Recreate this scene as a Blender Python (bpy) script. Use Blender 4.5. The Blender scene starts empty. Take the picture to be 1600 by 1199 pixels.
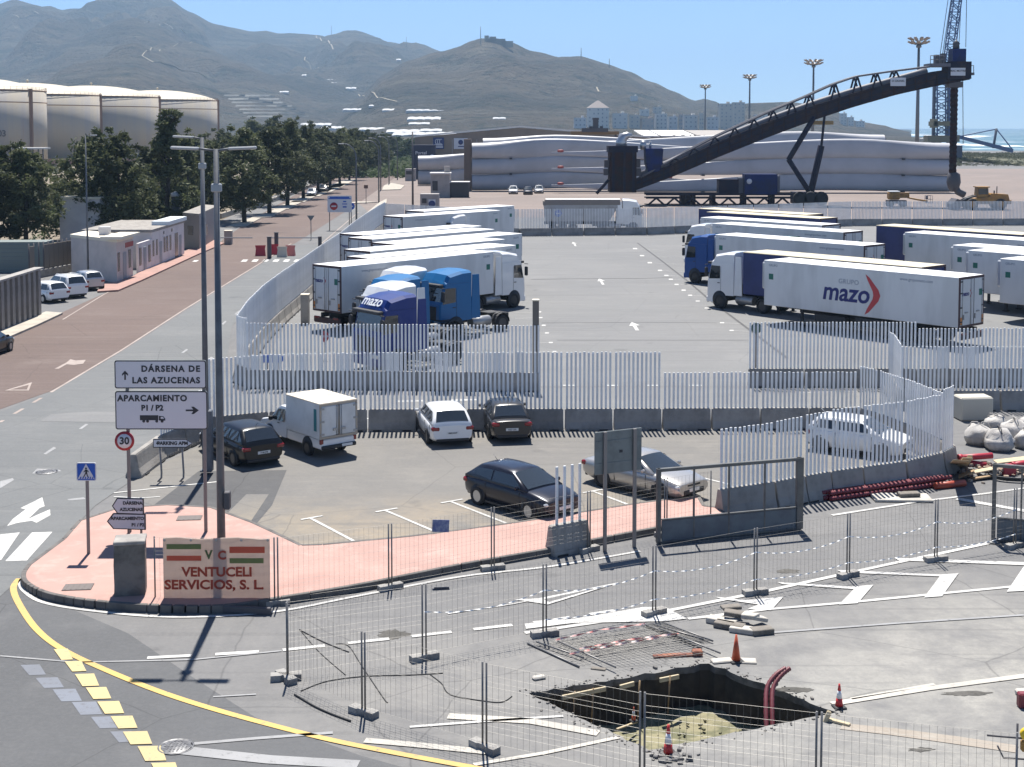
import bpy, bmesh, math, random
from mathutils import Vector, Matrix, noise
from mathutils.geometry import tessellate_polygon
random.seed(7)
SC = bpy.context.scene
COL = SC.collection
R = math.radians

# ------------------------------------------------------------------ camera
CAM_H = 12.3
FPX, PX0, PY0 = 2150.0, 800.0, 336.0        # focal length and principal point in photo pixels (1600 wide)
PITCH = math.atan(137.0 / FPX)
cam_d = bpy.data.cameras.new('camera'); cam = bpy.data.objects.new('camera', cam_d); COL.objects.link(cam)
cam.location = (0, 0, CAM_H); cam.rotation_euler = (math.pi / 2 - PITCH, 0, 0)
cam_d.sensor_fit = 'HORIZONTAL'; cam_d.sensor_width = 36.0; cam_d.lens = 36.0 * FPX / 1600.0
cam_d.shift_y = -(599.5 - PY0) / 1600.0
cam_d.clip_start = 0.5; cam_d.clip_end = 40000
SC.camera = cam

# ------------------------------------------------------------------ light
SUN_EL, SUN_AZ = R(64.5), R(-3.0)            # azimuth measured from +Y towards +X
sun_dir = Vector((math.sin(SUN_AZ) * math.cos(SUN_EL), math.cos(SUN_AZ) * math.cos(SUN_EL), math.sin(SUN_EL)))
W = bpy.data.worlds.new('World'); SC.world = W; W.use_nodes = True
nt = W.node_tree; nt.nodes.clear()
sky_n = nt.nodes.new('ShaderNodeTexSky'); sky_n.sky_type = 'NISHITA'; sky_n.sun_disc = False
sky_n.sun_elevation = SUN_EL; sky_n.sun_rotation = SUN_AZ
sky_n.altitude = 300; sky_n.air_density = 0.55; sky_n.dust_density = 0.0; sky_n.ozone_density = 7.0
bg = nt.nodes.new('ShaderNodeBackground'); bg.inputs['Strength'].default_value = 0.082
wo = nt.nodes.new('ShaderNodeOutputWorld')
nt.links.new(sky_n.outputs[0], bg.inputs['Color']); nt.links.new(bg.outputs[0], wo.inputs['Surface'])
sl = bpy.data.lights.new('sun', 'SUN'); sl.energy = 4.6; sl.angle = R(0.53); sl.color = (1.0, 0.955, 0.89)
so = bpy.data.objects.new('sun', sl); COL.objects.link(so)
so.rotation_euler = sun_dir.to_track_quat('Z', 'Y').to_euler(); so.location = (0, 100, 600)
SC.view_settings.view_transform = 'Standard'; SC.view_settings.look = 'None'
SC.view_settings.exposure = 1.08; SC.view_settings.gamma = 1.0; SC.view_settings.use_curve_mapping = False
SC.render.engine = 'CYCLES'
SC.cycles.use_denoising = True
SC.cycles.max_bounces = 6; SC.cycles.diffuse_bounces = 3; SC.cycles.glossy_bounces = 3
SC.cycles.transmission_bounces = 4; SC.cycles.transparent_max_bounces = 12; SC.cycles.volume_bounces = 0
SC.cycles.sample_clamp_indirect = 6.0

# ------------------------------------------------------------------ photo pixel -> world
_cp, _sp = math.cos(PITCH), math.sin(PITCH)
def ray(px, py):
    u = (px - PX0) / FPX; v = -(py - PY0) / FPX
    return Vector((u, _cp + _sp * v, -_sp + _cp * v))
def G(px, py, z=0.0):
    d = ray(px, py); t = (z - CAM_H) / d.z
    return Vector((d.x * t, d.y * t, z))
def AT(px, py, Y):
    d = ray(px, py); t = Y / d.y
    return Vector((d.x * t, Y, CAM_H + d.z * t))
def HT(px, base_y, top_y, bx=None):
    """height of something standing on the ground at photo row base_y whose top is at row top_y"""
    b = G(px if bx is None else bx, base_y); return AT(px, top_y, b.y).z

# ------------------------------------------------------------------ materials
def _nodes(name):
    m = bpy.data.materials.new(name); m.use_nodes = True
    t = m.node_tree; b = t.nodes['Principled BSDF']
    return m, t, b
def rgb(c): return (c[0], c[1], c[2], 1.0)
def mixc(t, fac, a, b, mode='MIX'):
    n = t.nodes.new('ShaderNodeMix'); n.data_type = 'RGBA'; n.blend_type = mode
    if hasattr(fac, 'links') or hasattr(fac, 'is_linked'): t.links.new(fac, n.inputs[0])
    else: n.inputs[0].default_value = fac
    for i, s in ((6, a), (7, b)):
        if isinstance(s, (tuple, list)): n.inputs[i].default_value = rgb(s)
        else: t.links.new(s, n.inputs[i])
    return n.outputs[2]
def pos_out(t, world=True, scale=None, rot=None):
    if world:
        g = t.nodes.new('ShaderNodeNewGeometry'); o = g.outputs['Position']
    else:
        g = t.nodes.new('ShaderNodeTexCoord'); o = g.outputs['Object']
    if scale is not None or rot is not None:
        mp = t.nodes.new('ShaderNodeMapping'); t.links.new(o, mp.inputs[0])
        if scale is not None: mp.inputs['Scale'].default_value = scale
        if rot is not None: mp.inputs['Rotation'].default_value = (0, 0, rot)
        o = mp.outputs[0]
    return o
def noise_ramp(t, vec, scale, lo, hi, detail=4, rough=.6, dist=0):
    n = t.nodes.new('ShaderNodeTexNoise'); n.inputs['Scale'].default_value = scale
    n.inputs['Detail'].default_value = detail; n.inputs['Roughness'].default_value = rough
    n.inputs['Distortion'].default_value = dist
    if vec is not None: t.links.new(vec, n.inputs['Vector'])
    r = t.nodes.new('ShaderNodeMapRange'); r.inputs[1].default_value = lo; r.inputs[2].default_value = hi
    r.interpolation_type = 'SMOOTHSTEP'
    t.links.new(n.outputs[0], r.inputs[0]); return r.outputs[0]
def mul(t, a, k):
    n = t.nodes.new('ShaderNodeMath'); n.operation = 'MULTIPLY'
    t.links.new(a, n.inputs[0])
    if isinstance(k, (int, float)): n.inputs[1].default_value = k
    else: t.links.new(k, n.inputs[1])
    return n.outputs[0]
def bump(t, b, h, strength, dist):
    n = t.nodes.new('ShaderNodeBump'); n.inputs['Strength'].default_value = strength
    n.inputs['Distance'].default_value = dist; t.links.new(h, n.inputs['Height'])
    t.links.new(n.outputs[0], b.inputs['Normal'])
def mat(name, col, rough=.6, metal=0.0, col2=None, vscale=1.5, lo=.4, hi=.65, spec=.5, world=False, bmp=0, bscale=20, streak=None, coat=0, vary=None):
    m, t, b = _nodes(name)
    b.inputs['Roughness'].default_value = rough; b.inputs['Metallic'].default_value = metal
    b.inputs['Specular IOR Level'].default_value = spec
    if coat: b.inputs['Coat Weight'].default_value = coat; b.inputs['Coat Roughness'].default_value = .05
    if col2 is None: b.inputs['Base Color'].default_value = rgb(col)
    else:
        v = pos_out(t, world, streak)
        f = noise_ramp(t, v, vscale, lo, hi)
        t.links.new(mixc(t, f, col, col2), b.inputs['Base Color'])
    if vary is not None and col2 is not None:
        oi = t.nodes.new('ShaderNodeObjectInfo'); mr = t.nodes.new('ShaderNodeMapRange'); mr.inputs[3].default_value = 1 - vary; mr.inputs[4].default_value = 1.0
        t.links.new(oi.outputs['Random'], mr.inputs[0]); hv = t.nodes.new('ShaderNodeHueSaturation'); src = b.inputs['Base Color'].links[0].from_socket
        t.links.new(src, hv.inputs['Color']); t.links.new(mr.outputs[0], hv.inputs['Value']); t.links.new(hv.outputs[0], b.inputs['Base Color'])
    if bmp:
        v2 = pos_out(t, world); h = noise_ramp(t, v2, bscale, .2, .8)
        bump(t, b, h, bmp, .02)
    return m
def ground_mat(name, base, dark, light, big=.06, fine=9.0, bands=None, dust=None, rough=.9, speck=.38, spec=.25):
    """worn asphalt / dust: big patches, drive streaks, fine grain, optional dust around a spot"""
    m, t, b = _nodes(name)
    P = pos_out(t, True)
    f1 = noise_ramp(t, P, big, .38, .68, 5, .6)
    c = mixc(t, f1, base, dark)
    f2 = noise_ramp(t, P, big * 4.3, .5, .75, 6, .65)
    c = mixc(t, mul(t, f2, .7), c, light)
    if bands:
        Ps = pos_out(t, True, scale=bands[0], rot=bands[1])
        f3 = noise_ramp(t, Ps, 1.0, .48, .7, 4, .55)
        c = mixc(t, mul(t, f3, bands[2]), c, dark)
        f4 = noise_ramp(t, Ps, 2.7, .5, .72, 3, .55)
        c = mixc(t, mul(t, f4, bands[2] * .8), c, light)
    if dust:
        for (cx, cy, r0, r1, dc, amt) in dust:
            d = t.nodes.new('ShaderNodeVectorMath'); d.operation = 'DISTANCE'
            t.links.new(P, d.inputs[0]); d.inputs[1].default_value = (cx, cy, 0)
            mr = t.nodes.new('ShaderNodeMapRange'); mr.inputs[1].default_value = r1; mr.inputs[2].default_value = r0
            mr.interpolation_type = 'SMOOTHSTEP'; t.links.new(d.outputs['Value'], mr.inputs[0])
            nn = noise_ramp(t, P, .42, .28, .64, 9, .70, .3)
            c = mixc(t, mul(t, mul(t, mr.outputs[0], nn), amt), c, dc)
    if bands:
        ol = noise_ramp(t, P, .42, .66, .74, 3, .5); c = mixc(t, mul(t, ol, .55), c, (dark[0] * .55, dark[1] * .55, dark[2] * .56))
        Pm = pos_out(t, True, scale=(.05, 2.2, 1), rot=bands[1] + .25); tm = noise_ramp(t, Pm, 1.0, .60, .68, 2, .4); c = mixc(t, mul(t, tm, .28), c, (dark[0] * .7, dark[1] * .7, dark[2] * .7))
    fs = noise_ramp(t, P, fine, .35, .7, 3, .8)
    c = mixc(t, mul(t, fs, speck), c, light)
    fk = noise_ramp(t, P, fine * 3.1, .55, .75, 2, .8)
    c = mixc(t, mul(t, fk, speck), c, dark)
    fm = noise_ramp(t, P, 2.3, .36, .66, 6, .8); c = mixc(t, mul(t, fm, .30), c, dark); fm2 = noise_ramp(t, P, 3.7, .55, .72, 5, .8); c = mixc(t, mul(t, fm2, .35), c, light)
    vr = t.nodes.new('ShaderNodeTexNoise'); vr.inputs['Scale'].default_value = .9; vr.inputs['Detail'].default_value = 6
    t.links.new(P, vr.inputs['Vector'])
    # hairline cracks
    vo = t.nodes.new('ShaderNodeTexVoronoi'); vo.feature = 'DISTANCE_TO_EDGE'; vo.inputs['Scale'].default_value = .16
    mp = mixc(t, .18, P, vr.outputs['Color'], 'ADD'); t.links.new(mp, vo.inputs['Vector'])
    ck = t.nodes.new('ShaderNodeMapRange'); ck.inputs[1].default_value = .004; ck.inputs[2].default_value = .0
    t.links.new(vo.outputs['Distance'], ck.inputs[0])
    c = mixc(t, mul(t, ck.outputs[0], .45), c, (dark[0] * .5, dark[1] * .5, dark[2] * .5))
    t.links.new(c, b.inputs['Base Color'])
    b.inputs['Roughness'].default_value = rough; b.inputs['Specular IOR Level'].default_value = spec
    bump(t, b, fs, .25, .01)
    return m
def paint_mat(name, col, under, wear=.5):
    """road paint with worn flecks showing the asphalt"""
    m, t, b = _nodes(name)
    P = pos_out(t, True)
    f = noise_ramp(t, P, 5.0, .5 + .12 * (1 - wear), .72, 6, .75)
    f2 = noise_ramp(t, P, .5, .3, .7, 4)
    c = mixc(t, mul(t, f, .85), col, under)
    c = mixc(t, mul(t, f2, wear * .5), c, under)
    t.links.new(c, b.inputs['Base Color']); b.inputs['Roughness'].default_value = .75; b.inputs['Specular IOR Level'].default_value = .3
    return m

# ------------------------------------------------------------------ mesh builder
class MB:
    def __init__(s): s.v = []; s.f = []; s.m = []; s.sm = []
    def add(s, vs, fs, mi=0, smooth=False, M=None):
        o = len(s.v)
        for p in vs:
            p = Vector(p); s.v.append(M @ p if M is not None else p)
        for f in fs: s.f.append([i + o for i in f]); s.m.append(mi); s.sm.append(smooth)
        return s
    def box(s, c, d, mi=0, M=None, top=None):
        """box by centre and size; top=(sx,sy) scales the upper face"""
        x, y, z = d[0] / 2, d[1] / 2, d[2] / 2; a, b_ = top if top else (1, 1)
        vs = [(-x, -y, -z), (x, -y, -z), (x, y, -z), (-x, y, -z), (-x * a, -y * b_, z), (x * a, -y * b_, z), (x * a, y * b_, z), (-x * a, y * b_, z)]
        vs = [(p[0] + c[0], p[1] + c[1], p[2] + c[2]) for p in vs]
        return s.add(vs, [(0, 3, 2, 1), (4, 5, 6, 7), (0, 1, 5, 4), (1, 2, 6, 5), (2, 3, 7, 6), (3, 0, 4, 7)], mi, False, M)
    def bbox(s, c, d, r=.03, mi=0, M=None):
        """box with chamfered edges"""
        x, y, z = d[0] / 2, d[1] / 2, d[2] / 2; r = min(r, x * .9, y * .9, z * .9)
        vs = []; 
        for sx in (-1, 1):
            for sy in (-1, 1):
                for sz in (-1, 1):
                    vs += [(sx * x, sy * (y - r), sz * (z - r)), (sx * (x - r), sy * y, sz * (z - r)), (sx * (x - r), sy * (y - r), sz * z)]
        bm = bmesh.new()
        for p in vs: bm.verts.new((p[0] + c[0], p[1] + c[1], p[2] + c[2]))
        res = bmesh.ops.convex_hull(bm, input=bm.verts)
        bm.verts.index_update()
        s.add([v.co.copy() for v in bm.verts], [[v.index for v in f.verts] for f in bm.faces], mi, False, M); bm.free(); return s
    def tube(s, p0, p1, r0, r1=None, n=8, mi=0, cap=True, M=None, smooth=True):
        p0, p1 = Vector(p0), Vector(p1); r1 = r0 if r1 is None else r1
        d = (p1 - p0).normalized(); a = d.orthogonal().normalized(); b_ = d.cross(a)
        if n == 4:
            h = Vector((0, 0, 1)) if abs(d.z) < .9 else Vector((1, 0, 0))
            e = d.cross(h).normalized(); g = d.cross(e); a = (e + g).normalized(); b_ = d.cross(a)
        vs = []
        for (p, r) in ((p0, r0), (p1, r1)):
            for k in range(n):
                t = 2 * math.pi * k / n; vs.append(p + a * (r * math.cos(t)) + b_ * (r * math.sin(t)))
        fs = [(k, (k + 1) % n, n + (k + 1) % n, n + k) for k in range(n)]
        s.add(vs, fs, mi, smooth and n > 4, M)
        if cap: s.add(vs, [tuple(range(n))[::-1], tuple(range(n, 2 * n))], mi, False, M)
        return s
    def path(s, pts, r, n=6, mi=0, M=None, radii=None):
        pts = [Vector(p) for p in pts]; rings = []
        prev = None
        for i, p in enumerate(pts):
            d = (pts[min(i + 1, len(pts) - 1)] - pts[max(i - 1, 0)]).normalized()
            a = d.orthogonal().normalized() if prev is None else (prev - d * prev.dot(d)).normalized()
            prev = a; b_ = d.cross(a); rr = radii[i] if radii else r
            rings.append([p + a * (rr * math.cos(2 * math.pi * k / n)) + b_ * (rr * math.sin(2 * math.pi * k / n)) for k in range(n)])
        return s.loft(rings, mi, True, True, M)
    def loft(s, rings, mi=0, cap=True, smooth=True, M=None, closed=True):
        n = len(rings[0]); vs = [p for r_ in rings for p in r_]; fs = []
        for i in range(len(rings) - 1):
            for k in range(n if closed else n - 1):
                fs.append((i * n + k, i * n + (k + 1) % n, (i + 1) * n + (k + 1) % n, (i + 1) * n + k))
        s.add(vs, fs, mi, smooth, M)
        if cap and closed: s.add(vs, [tuple(range(n))[::-1], tuple(range((len(rings) - 1) * n, len(rings) * n))], mi, False, M)
        return s
    def poly(s, pts, mi=0, M=None):
        return s.add(pts, [tuple(range(len(pts)))], mi, False, M)
    def extr(s, pts, vec, mi=0, M=None, smooth=False):
        """closed polygon extruded along vec, capped"""
        vec = Vector(vec); n = len(pts); a = [Vector(p) for p in pts]; b_ = [p + vec for p in a]
        s.add(a + b_, [(k, (k + 1) % n, n + (k + 1) % n, n + k) for k in range(n)], mi, smooth, M)
        s.add(a + b_, [tuple(range(n))[::-1], tuple(range(n, 2 * n))], mi, False, M); return s
    def lathe(s, prof, n=16, mi=0, c=(0, 0, 0), axis='z', M=None, smooth=True):
        rings = []
        for (r, h) in prof:
            ring = []
            for k in range(n):
                t = 2 * math.pi * k / n; x, y = r * math.cos(t), r * math.sin(t)
                p = (x, y, h) if axis == 'z' else ((h, x, y) if axis == 'x' else (y, h, x))
                ring.append((p[0] + c[0], p[1] + c[1], p[2] + c[2]))
            rings.append(ring)
        return s.loft(rings, mi, True, smooth, M)
    def mesh(s, name, mats):
        me = bpy.data.meshes.new(name); me.from_pydata([tuple(p) for p in s.v], [], s.f)
        for m in (mats if isinstance(mats, (list, tuple)) else [mats]): me.materials.append(m)
        me.polygons.foreach_set('material_index', s.m); me.polygons.foreach_set('use_smooth', s.sm)
        bm = bmesh.new(); bm.from_mesh(me); bmesh.ops.remove_doubles(bm, verts=bm.verts, dist=1e-5)
        bmesh.ops.recalc_face_normals(bm, faces=bm.faces); bm.to_mesh(me); bm.free()
        me.update(); return me
    def build(s, name, mats, parent=None, loc=None, rz=0.0):
        return obj(name, s.mesh(name, mats), parent, loc, rz)
def obj(name, me, parent=None, loc=None, rz=0.0, M=None):
    o = bpy.data.objects.new(name, me); COL.objects.link(o)
    if M is not None: o.matrix_local = M
    else:
        if loc is not None: o.location = loc
        o.rotation_euler = (0, 0, rz)
    if parent is not None: o.parent = parent
    return o
def tag(o, label=None, cat=None, group=None, kind=None):
    if label: o['label'] = label
    if cat: o['category'] = cat
    if group: o['group'] = group
    if kind: o['kind'] = kind
    return o
def thing(name, label, cat, loc=(0, 0, 0), rz=0.0, group=None):
    return tag(obj(name, None, None, loc, rz), label, cat, group)
def dup(o, loc=None, rz=None, label=None, group=None, scale=None):
    r_ = o.copy(); COL.objects.link(r_)
    if loc is not None: r_.location = loc
    if rz is not None: r_.rotation_euler = (0, 0, rz)
    if scale is not None: r_.scale = scale if isinstance(scale, (tuple, list)) else (scale,) * 3
    if label: r_['label'] = label
    if group: r_['group'] = group
    def kids(a, b_):
        for ch in [c for c in a.children if c.name in bpy.data.objects]:
            c = ch.copy(); COL.objects.link(c); c.parent = b_; kids(ch, c)
    kids(o, r_)
    return r_
_fonts = {}
def text_mesh(txt, size, extrude=.004, bold=0.0, align='CENTER', mat_=None, name='lettering', shear=0.0, space=1.0):
    cu = bpy.data.curves.new('txt', 'FONT'); cu.body = txt; cu.size = size; cu.extrude = extrude; cu.offset = bold
    cu.align_x = align; cu.align_y = 'CENTER'; cu.shear = shear; cu.space_character = space; cu.resolution_u = 3
    to = bpy.data.objects.new('txt', cu); COL.objects.link(to)
    dg = bpy.context.evaluated_depsgraph_get()
    me = bpy.data.meshes.new_from_object(to.evaluated_get(dg)); me.name = name
    bpy.data.objects.remove(to); bpy.data.curves.remove(cu)
    me.materials.clear()
    if mat_ is not None: me.materials.append(mat_)
    return me
UP = Matrix.Rotation(math.pi / 2, 4, 'X')      # text standing upright, facing -Y
def ledge(a, b):                                # heading of a->b about z
    return math.atan2(b[1] - a[1], b[0] - a[0])
def lerp(a, b, t): return a + (b - a) * t
# ------------------------------------------------------------------ haze (one closed box)
hz = MB().box((1500, 6000, 330), (13000, 12600, 668))
haze_me = hz.mesh('haze', [])
hm = bpy.data.materials.new('haze_air'); hm.use_nodes = True
ht = hm.node_tree; ht.nodes.clear()
pv = ht.nodes.new('ShaderNodeVolumePrincipled'); pv.inputs['Color'].default_value = (.50, .74, 1, 1)
pv.inputs['Density'].default_value = 1.35e-4; pv.inputs['Anisotropy'].default_value = 0.0
mo_ = ht.nodes.new('ShaderNodeOutputMaterial'); ht.links.new(pv.outputs[0], mo_.inputs['Volume'])
haze_me.materials.append(hm)
haze = tag(obj('haze', haze_me), kind='stuff')

# ------------------------------------------------------------------ ground sheets
PIT = [(826, 1083), (1108, 1037), (1308, 1113), (1013, 1172)]
pitw = [G(*p) for p in PIT]
def ragged(a, b, n, amp):
    out = []
    d = (b - a); nrm = Vector((-d.y, d.x, 0)).normalized()
    for i in range(n):
        t = i / n
        out.append(a + d * t + nrm * (random.uniform(-amp, amp) if i else 0))
    return out
pit_edge = ragged(pitw[0], pitw[1], 22, .07) + ragged(pitw[1], pitw[2], 16, .07) + ragged(pitw[2], pitw[3], 16, .05) + ragged(pitw[3], pitw[0], 18, .05)
pit_c = sum((p for p in pitw), Vector()) / 4

M_asph = ground_mat('asphalt', (.160, .158, .156), (.125, .125, .126), (.205, .200, .192), big=.07, bands=((.9, .08, 1), R(8), .35),
                    dust=[(pit_c.x + 3.0, pit_c.y - 1.0, 1.0, 9.0, (.33, .32, .29), .7), (pit_c.x + 9, pit_c.y + 2, 0.0, 9.0, (.36, .345, .305), .85), (pit_c.x - 5, pit_c.y + 0.5, 0.0, 7.0, (.26, .25, .23), .7)])
M_dark = ground_mat('asphalt_dark', (.105, .107, .110), (.085, .087, .090), (.140, .140, .140), big=.12)
M_road = ground_mat('asphalt_grey_road', (.150, .155, .154), (.120, .125, .127), (.19, .19, .185), big=.05, bands=((.10, .9, 1), R(30), .45))
M_red = ground_mat('red_asphalt', (.135, .099, .086), (.108, .080, .071), (.18, .145, .128), big=.05, bands=((.06, 1.0, 1), R(-62), .55))
M_lot = ground_mat('truck_lot_asphalt', (.180, .180, .177), (.150, .152, .153), (.22, .218, .212), big=.045, bands=((.07, .5, 1), 0, .5))
M_park = ground_mat('parking_asphalt', (.170, .163, .150), (.140, .136, .130), (.215, .202, .182), big=.09, bands=((.25, .9, 1), R(-6), .45), dust=[(G(560, 845).x, G(560, 845).y, 0, 6.5, (.30, .245, .175), .9), (G(720, 825).x, G(720, 825).y, 0, 5.0, (.29, .24, .175), .85), (G(980, 790).x, G(980, 790).y, 0, 5.5, (.28, .235, .175), .8), (G(430, 812).x, G(430, 812).y, 0, 3.5, (.27, .23, .17), .7)])
M_patch = ground_mat('patch_asphalt', (.088, .088, .089), (.072, .072, .074), (.115, .113, .110), big=.3)
M_yard = ground_mat('yard_dust', (.205, .165, .145), (.160, .135, .122), (.27, .225, .20), big=.02, fine=2.0, bands=((.015, .25, 1), 0, .7))
M_tan = ground_mat('dry_earth', (.20, .165, .12), (.13, .11, .08), (.28, .235, .17), big=.03, fine=2.0)
def sheet(name, pts, z, m, world=False, kind='structure'):
    b = MB(); w = [Vector((p[0], p[1], 0)) if world else G(*p) for p in pts]
    tris = tessellate_polygon([w])
    b.add([Vector((p.x, p.y, z)) for p in w], tris)
    return tag(b.build(name, m), kind=kind)
outer = [Vector(p) for p in ((-2600, -60, 0), (2600, -60, 0), (2600, 725, 0), (-2600, 725, 0))]
tri = tessellate_polygon([outer, pit_edge])
gb = MB(); gb.add([Vector((p.x, p.y, 0)) for p in outer + pit_edge], tri)
ground = tag(gb.build('ground', M_asph), kind='structure')

# pit: broken asphalt rim, earth walls and sunlit sand floor
PD = 1.02
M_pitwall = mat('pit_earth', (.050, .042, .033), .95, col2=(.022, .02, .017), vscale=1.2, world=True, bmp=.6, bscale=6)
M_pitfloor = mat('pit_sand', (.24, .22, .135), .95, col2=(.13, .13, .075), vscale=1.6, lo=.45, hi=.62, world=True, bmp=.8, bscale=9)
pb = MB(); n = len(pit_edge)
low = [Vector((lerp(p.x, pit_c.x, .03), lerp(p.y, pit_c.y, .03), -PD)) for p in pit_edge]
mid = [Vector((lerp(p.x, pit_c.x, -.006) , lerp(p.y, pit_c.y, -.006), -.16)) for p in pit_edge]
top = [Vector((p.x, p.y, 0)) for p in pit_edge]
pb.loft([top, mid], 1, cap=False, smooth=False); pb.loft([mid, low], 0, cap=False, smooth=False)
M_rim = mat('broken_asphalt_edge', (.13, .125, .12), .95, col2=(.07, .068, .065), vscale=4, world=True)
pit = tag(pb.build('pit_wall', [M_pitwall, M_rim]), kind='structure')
fb = MB(); N = 26; vs = []; fs = []
bx0, bx1 = min(p.x for p in low) - .5, max(p.x for p in low) + .5; by0, by1 = min(p.y for p in low) - .5, max(p.y for p in low) + .5
for i in range(N + 1):
    for j in range(N + 1):
        x, y = lerp(bx0, bx1, i / N), lerp(by0, by1, j / N)
        vs.append((x, y, -PD + .14 * noise.noise((x * .9, y * .9, 3)) + .05 * noise.noise((x * 4, y * 4, 1)) + .02))
for i in range(N):
    for j in range(N): fs.append((i * (N + 1) + j, (i + 1) * (N + 1) + j, (i + 1) * (N + 1) + j + 1, i * (N + 1) + j + 1))
fb.add(vs, fs, 0, True)
tag(fb.build('pit_floor', M_pitfloor), kind='structure')

sheet('red_road', [(-260, 645), (0, 640), (78, 612), (188, 550), (290, 484), (400, 417), (470, 375), (560, 318), (640, 262), (660, 240), (560, 240), (520, 262), (470, 300), (390, 345), (330, 388), (250, 425), (165, 458), (60, 505), (-10, 540), (-260, 600)], .008, M_red)
sheet('grey_road', [(-260, 650), (0, 644), (78, 614), (188, 552), (400, 418), (455, 383), (520, 383), (497, 400), (455, 430), (405, 470), (362, 510), (350, 600), (230, 735), (150, 790), (60, 880), (20, 915), (-30, 960), (-260, 960)], .0125, M_road)
sheet('truck_lot', [(392, 604), (1700, 604), (1900, 560), (1900, 352), (1340, 353), (1020, 369), (640, 369), (600, 350), (520, 410), (440, 520)], .004, M_lot)
sheet('service_road', [(330, 672), (1350, 668), (1500, 640), (1900, 640), (1900, 608), (380, 606), (330, 640)], .006, M_lot)
sheet('visitor_car_park', [(205, 750), (320, 692), (575, 676), (1345, 672), (1490, 738), (1250, 792), (900, 812), (560, 868), (470, 862), (400, 830), (260, 796), (205, 780)], .005, M_park)
sheet('dark_asphalt_apron', [(-300, 1400), (720, 1400), (720, 1225), (560, 1180), (400, 1122), (300, 1058), (200, 990), (118, 955), (40, 925), (30, 910), (-300, 940)], .005, M_dark)
sheet('asphalt_patch', [(205, 812), (240, 790), (310, 737), (448, 735), (425, 790), (395, 826), (330, 800), (255, 798)], .009, M_patch)
sheet('asphalt_strip', [(352, 806), (385, 773), (420, 773), (392, 815)], .012, M_park)
sheet('port_yard', [(600, 352), (690, 340), (1010, 340), (1330, 348), (2300, 346), (2300, 264), (1180, 264), (640, 262), (560, 318)], .004, M_yard)
sheet('verge_earth', [(-700, 470), (-60, 440), (90, 395), (250, 372), (330, 352), (430, 305), (540, 255), (590, 240), (600, 232), (-700, 232)], .004, M_tan)

# ------------------------------------------------------------------ road markings (worn paint sheets)
M_wp = paint_mat('white_road_paint', (.56, .55, .52), (.16, .16, .16), .8)
M_wf = paint_mat('faded_white_paint', (.30, .30, .30), (.15, .15, .15), .8)
M_wr = paint_mat('dusty_paint_on_red', (.36, .305, .27), (.14, .10, .085), .7)
M_yp = paint_mat('yellow_road_paint', (.58, .385, .12), (.15, .15, .15), .5)
M_yb = paint_mat('cream_yellow_blocks', (.52, .42, .20), (.15, .15, .15), .5)
M_bf = paint_mat('faded_blue_blocks', (.17, .185, .215), (.11, .11, .115), .8)
def marks(name, polys, m, z=.018):
    b = MB()
    for pts in polys:
        w = [G(*p) for p in pts]
        b.add([Vector((p.x, p.y, z)) for p in w], tessellate_polygon([w]))
    return tag(b.build(name, m), kind='structure')
def line(b, pts, w, z=.018, dash=None, px=True):
    """painted line through ground points, w metres wide; dash=(on,off)"""
    P = [G(*p) if px else Vector(p) for p in pts]
    segs = []
    if dash:
        s_on, s_off = dash; pos = 0; acc = 0.0
        for a, c in zip(P, P[1:]):
            L = (c - a).length; t = 0.0
            while t < L:
                ph = (acc + t) % (s_on + s_off)
                if ph < s_on:
                    e = min(L, t + s_on - ph); segs.append((a.lerp(c, t / L), a.lerp(c, e / L))); t = e + 1e-4
                else: t += (s_on + s_off - ph) + 1e-4
            acc += L
        for a, c in segs:
            d = (c - a).normalized(); q = Vector((-d.y, d.x, 0)) * w / 2
            b.add([(p.x, p.y, z) for p in (a - q, c - q, c + q, a + q)], [(0, 1, 2, 3)])
    else:
        L_, R_ = [], []
        for i, p in enumerate(P):
            d = (P[min(i + 1, len(P) - 1)] - P[max(i - 1, 0)]).normalized(); q = Vector((-d.y, d.x, 0)) * w / 2
            L_.append(p + q); R_.append(p - q)
        for i in range(len(P) - 1):
            b.add([(p.x, p.y, z) for p in (R_[i], R_[i + 1], L_[i + 1], L_[i])], [(0, 1, 2, 3)])
    return b
def smooth_px(pts, k=6):
    out = []
    n = len(pts)
    for i in range(n - 1):
        p0, p1, p2, p3 = pts[max(i - 1, 0)], pts[i], pts[i + 1], pts[min(i + 2, n - 1)]
        for j in range(k):
            t = j / k
            out.append(tuple(.5 * ((2 * p1[a]) + (-p0[a] + p2[a]) * t + (2 * p0[a] - 5 * p1[a] + 4 * p2[a] - p3[a]) * t * t + (-p0[a] + 3 * p1[a] - 3 * p2[a] + p3[a]) * t ** 3) for a in (0, 1)))
    out.append(pts[-1]); return out

# yellow curved line, yellow and blue blocks
b = MB(); line(b, smooth_px([(30, 905), (21, 920), (30, 945), (58, 985), (100, 1017), (170, 1050), (250, 1082), (330, 1108), (420, 1133), (520, 1158), (640, 1182), (760, 1204), (900, 1228)]), .17)
tag(b.build('road_marking', M_yp), kind='structure')
yb = [(84, 1016, 112, 1032), (101, 1035, 133, 1050), (117, 1055, 153, 1073), (134, 1076, 172, 1093), (152, 1098, 192, 1116), (173, 1121, 213, 1139), (192, 1145, 236, 1164), (215, 1168, 258, 1190), (236, 1194, 280, 1216)]
marks('road_marking', [[(x0, y0), (x1 - 6, y0 - 1), (x1 + 2, y1), (x0 + 12, y1 + 1)] for (x0, y0, x1, y1) in yb], M_yb, .0225)
bb = [(32, 1040, 62, 1055), (55, 1060, 90, 1075), (82, 1078, 118, 1096), (112, 1098, 150, 1117), (142, 1121, 182, 1138), (172, 1144, 206, 1160)]
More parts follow.
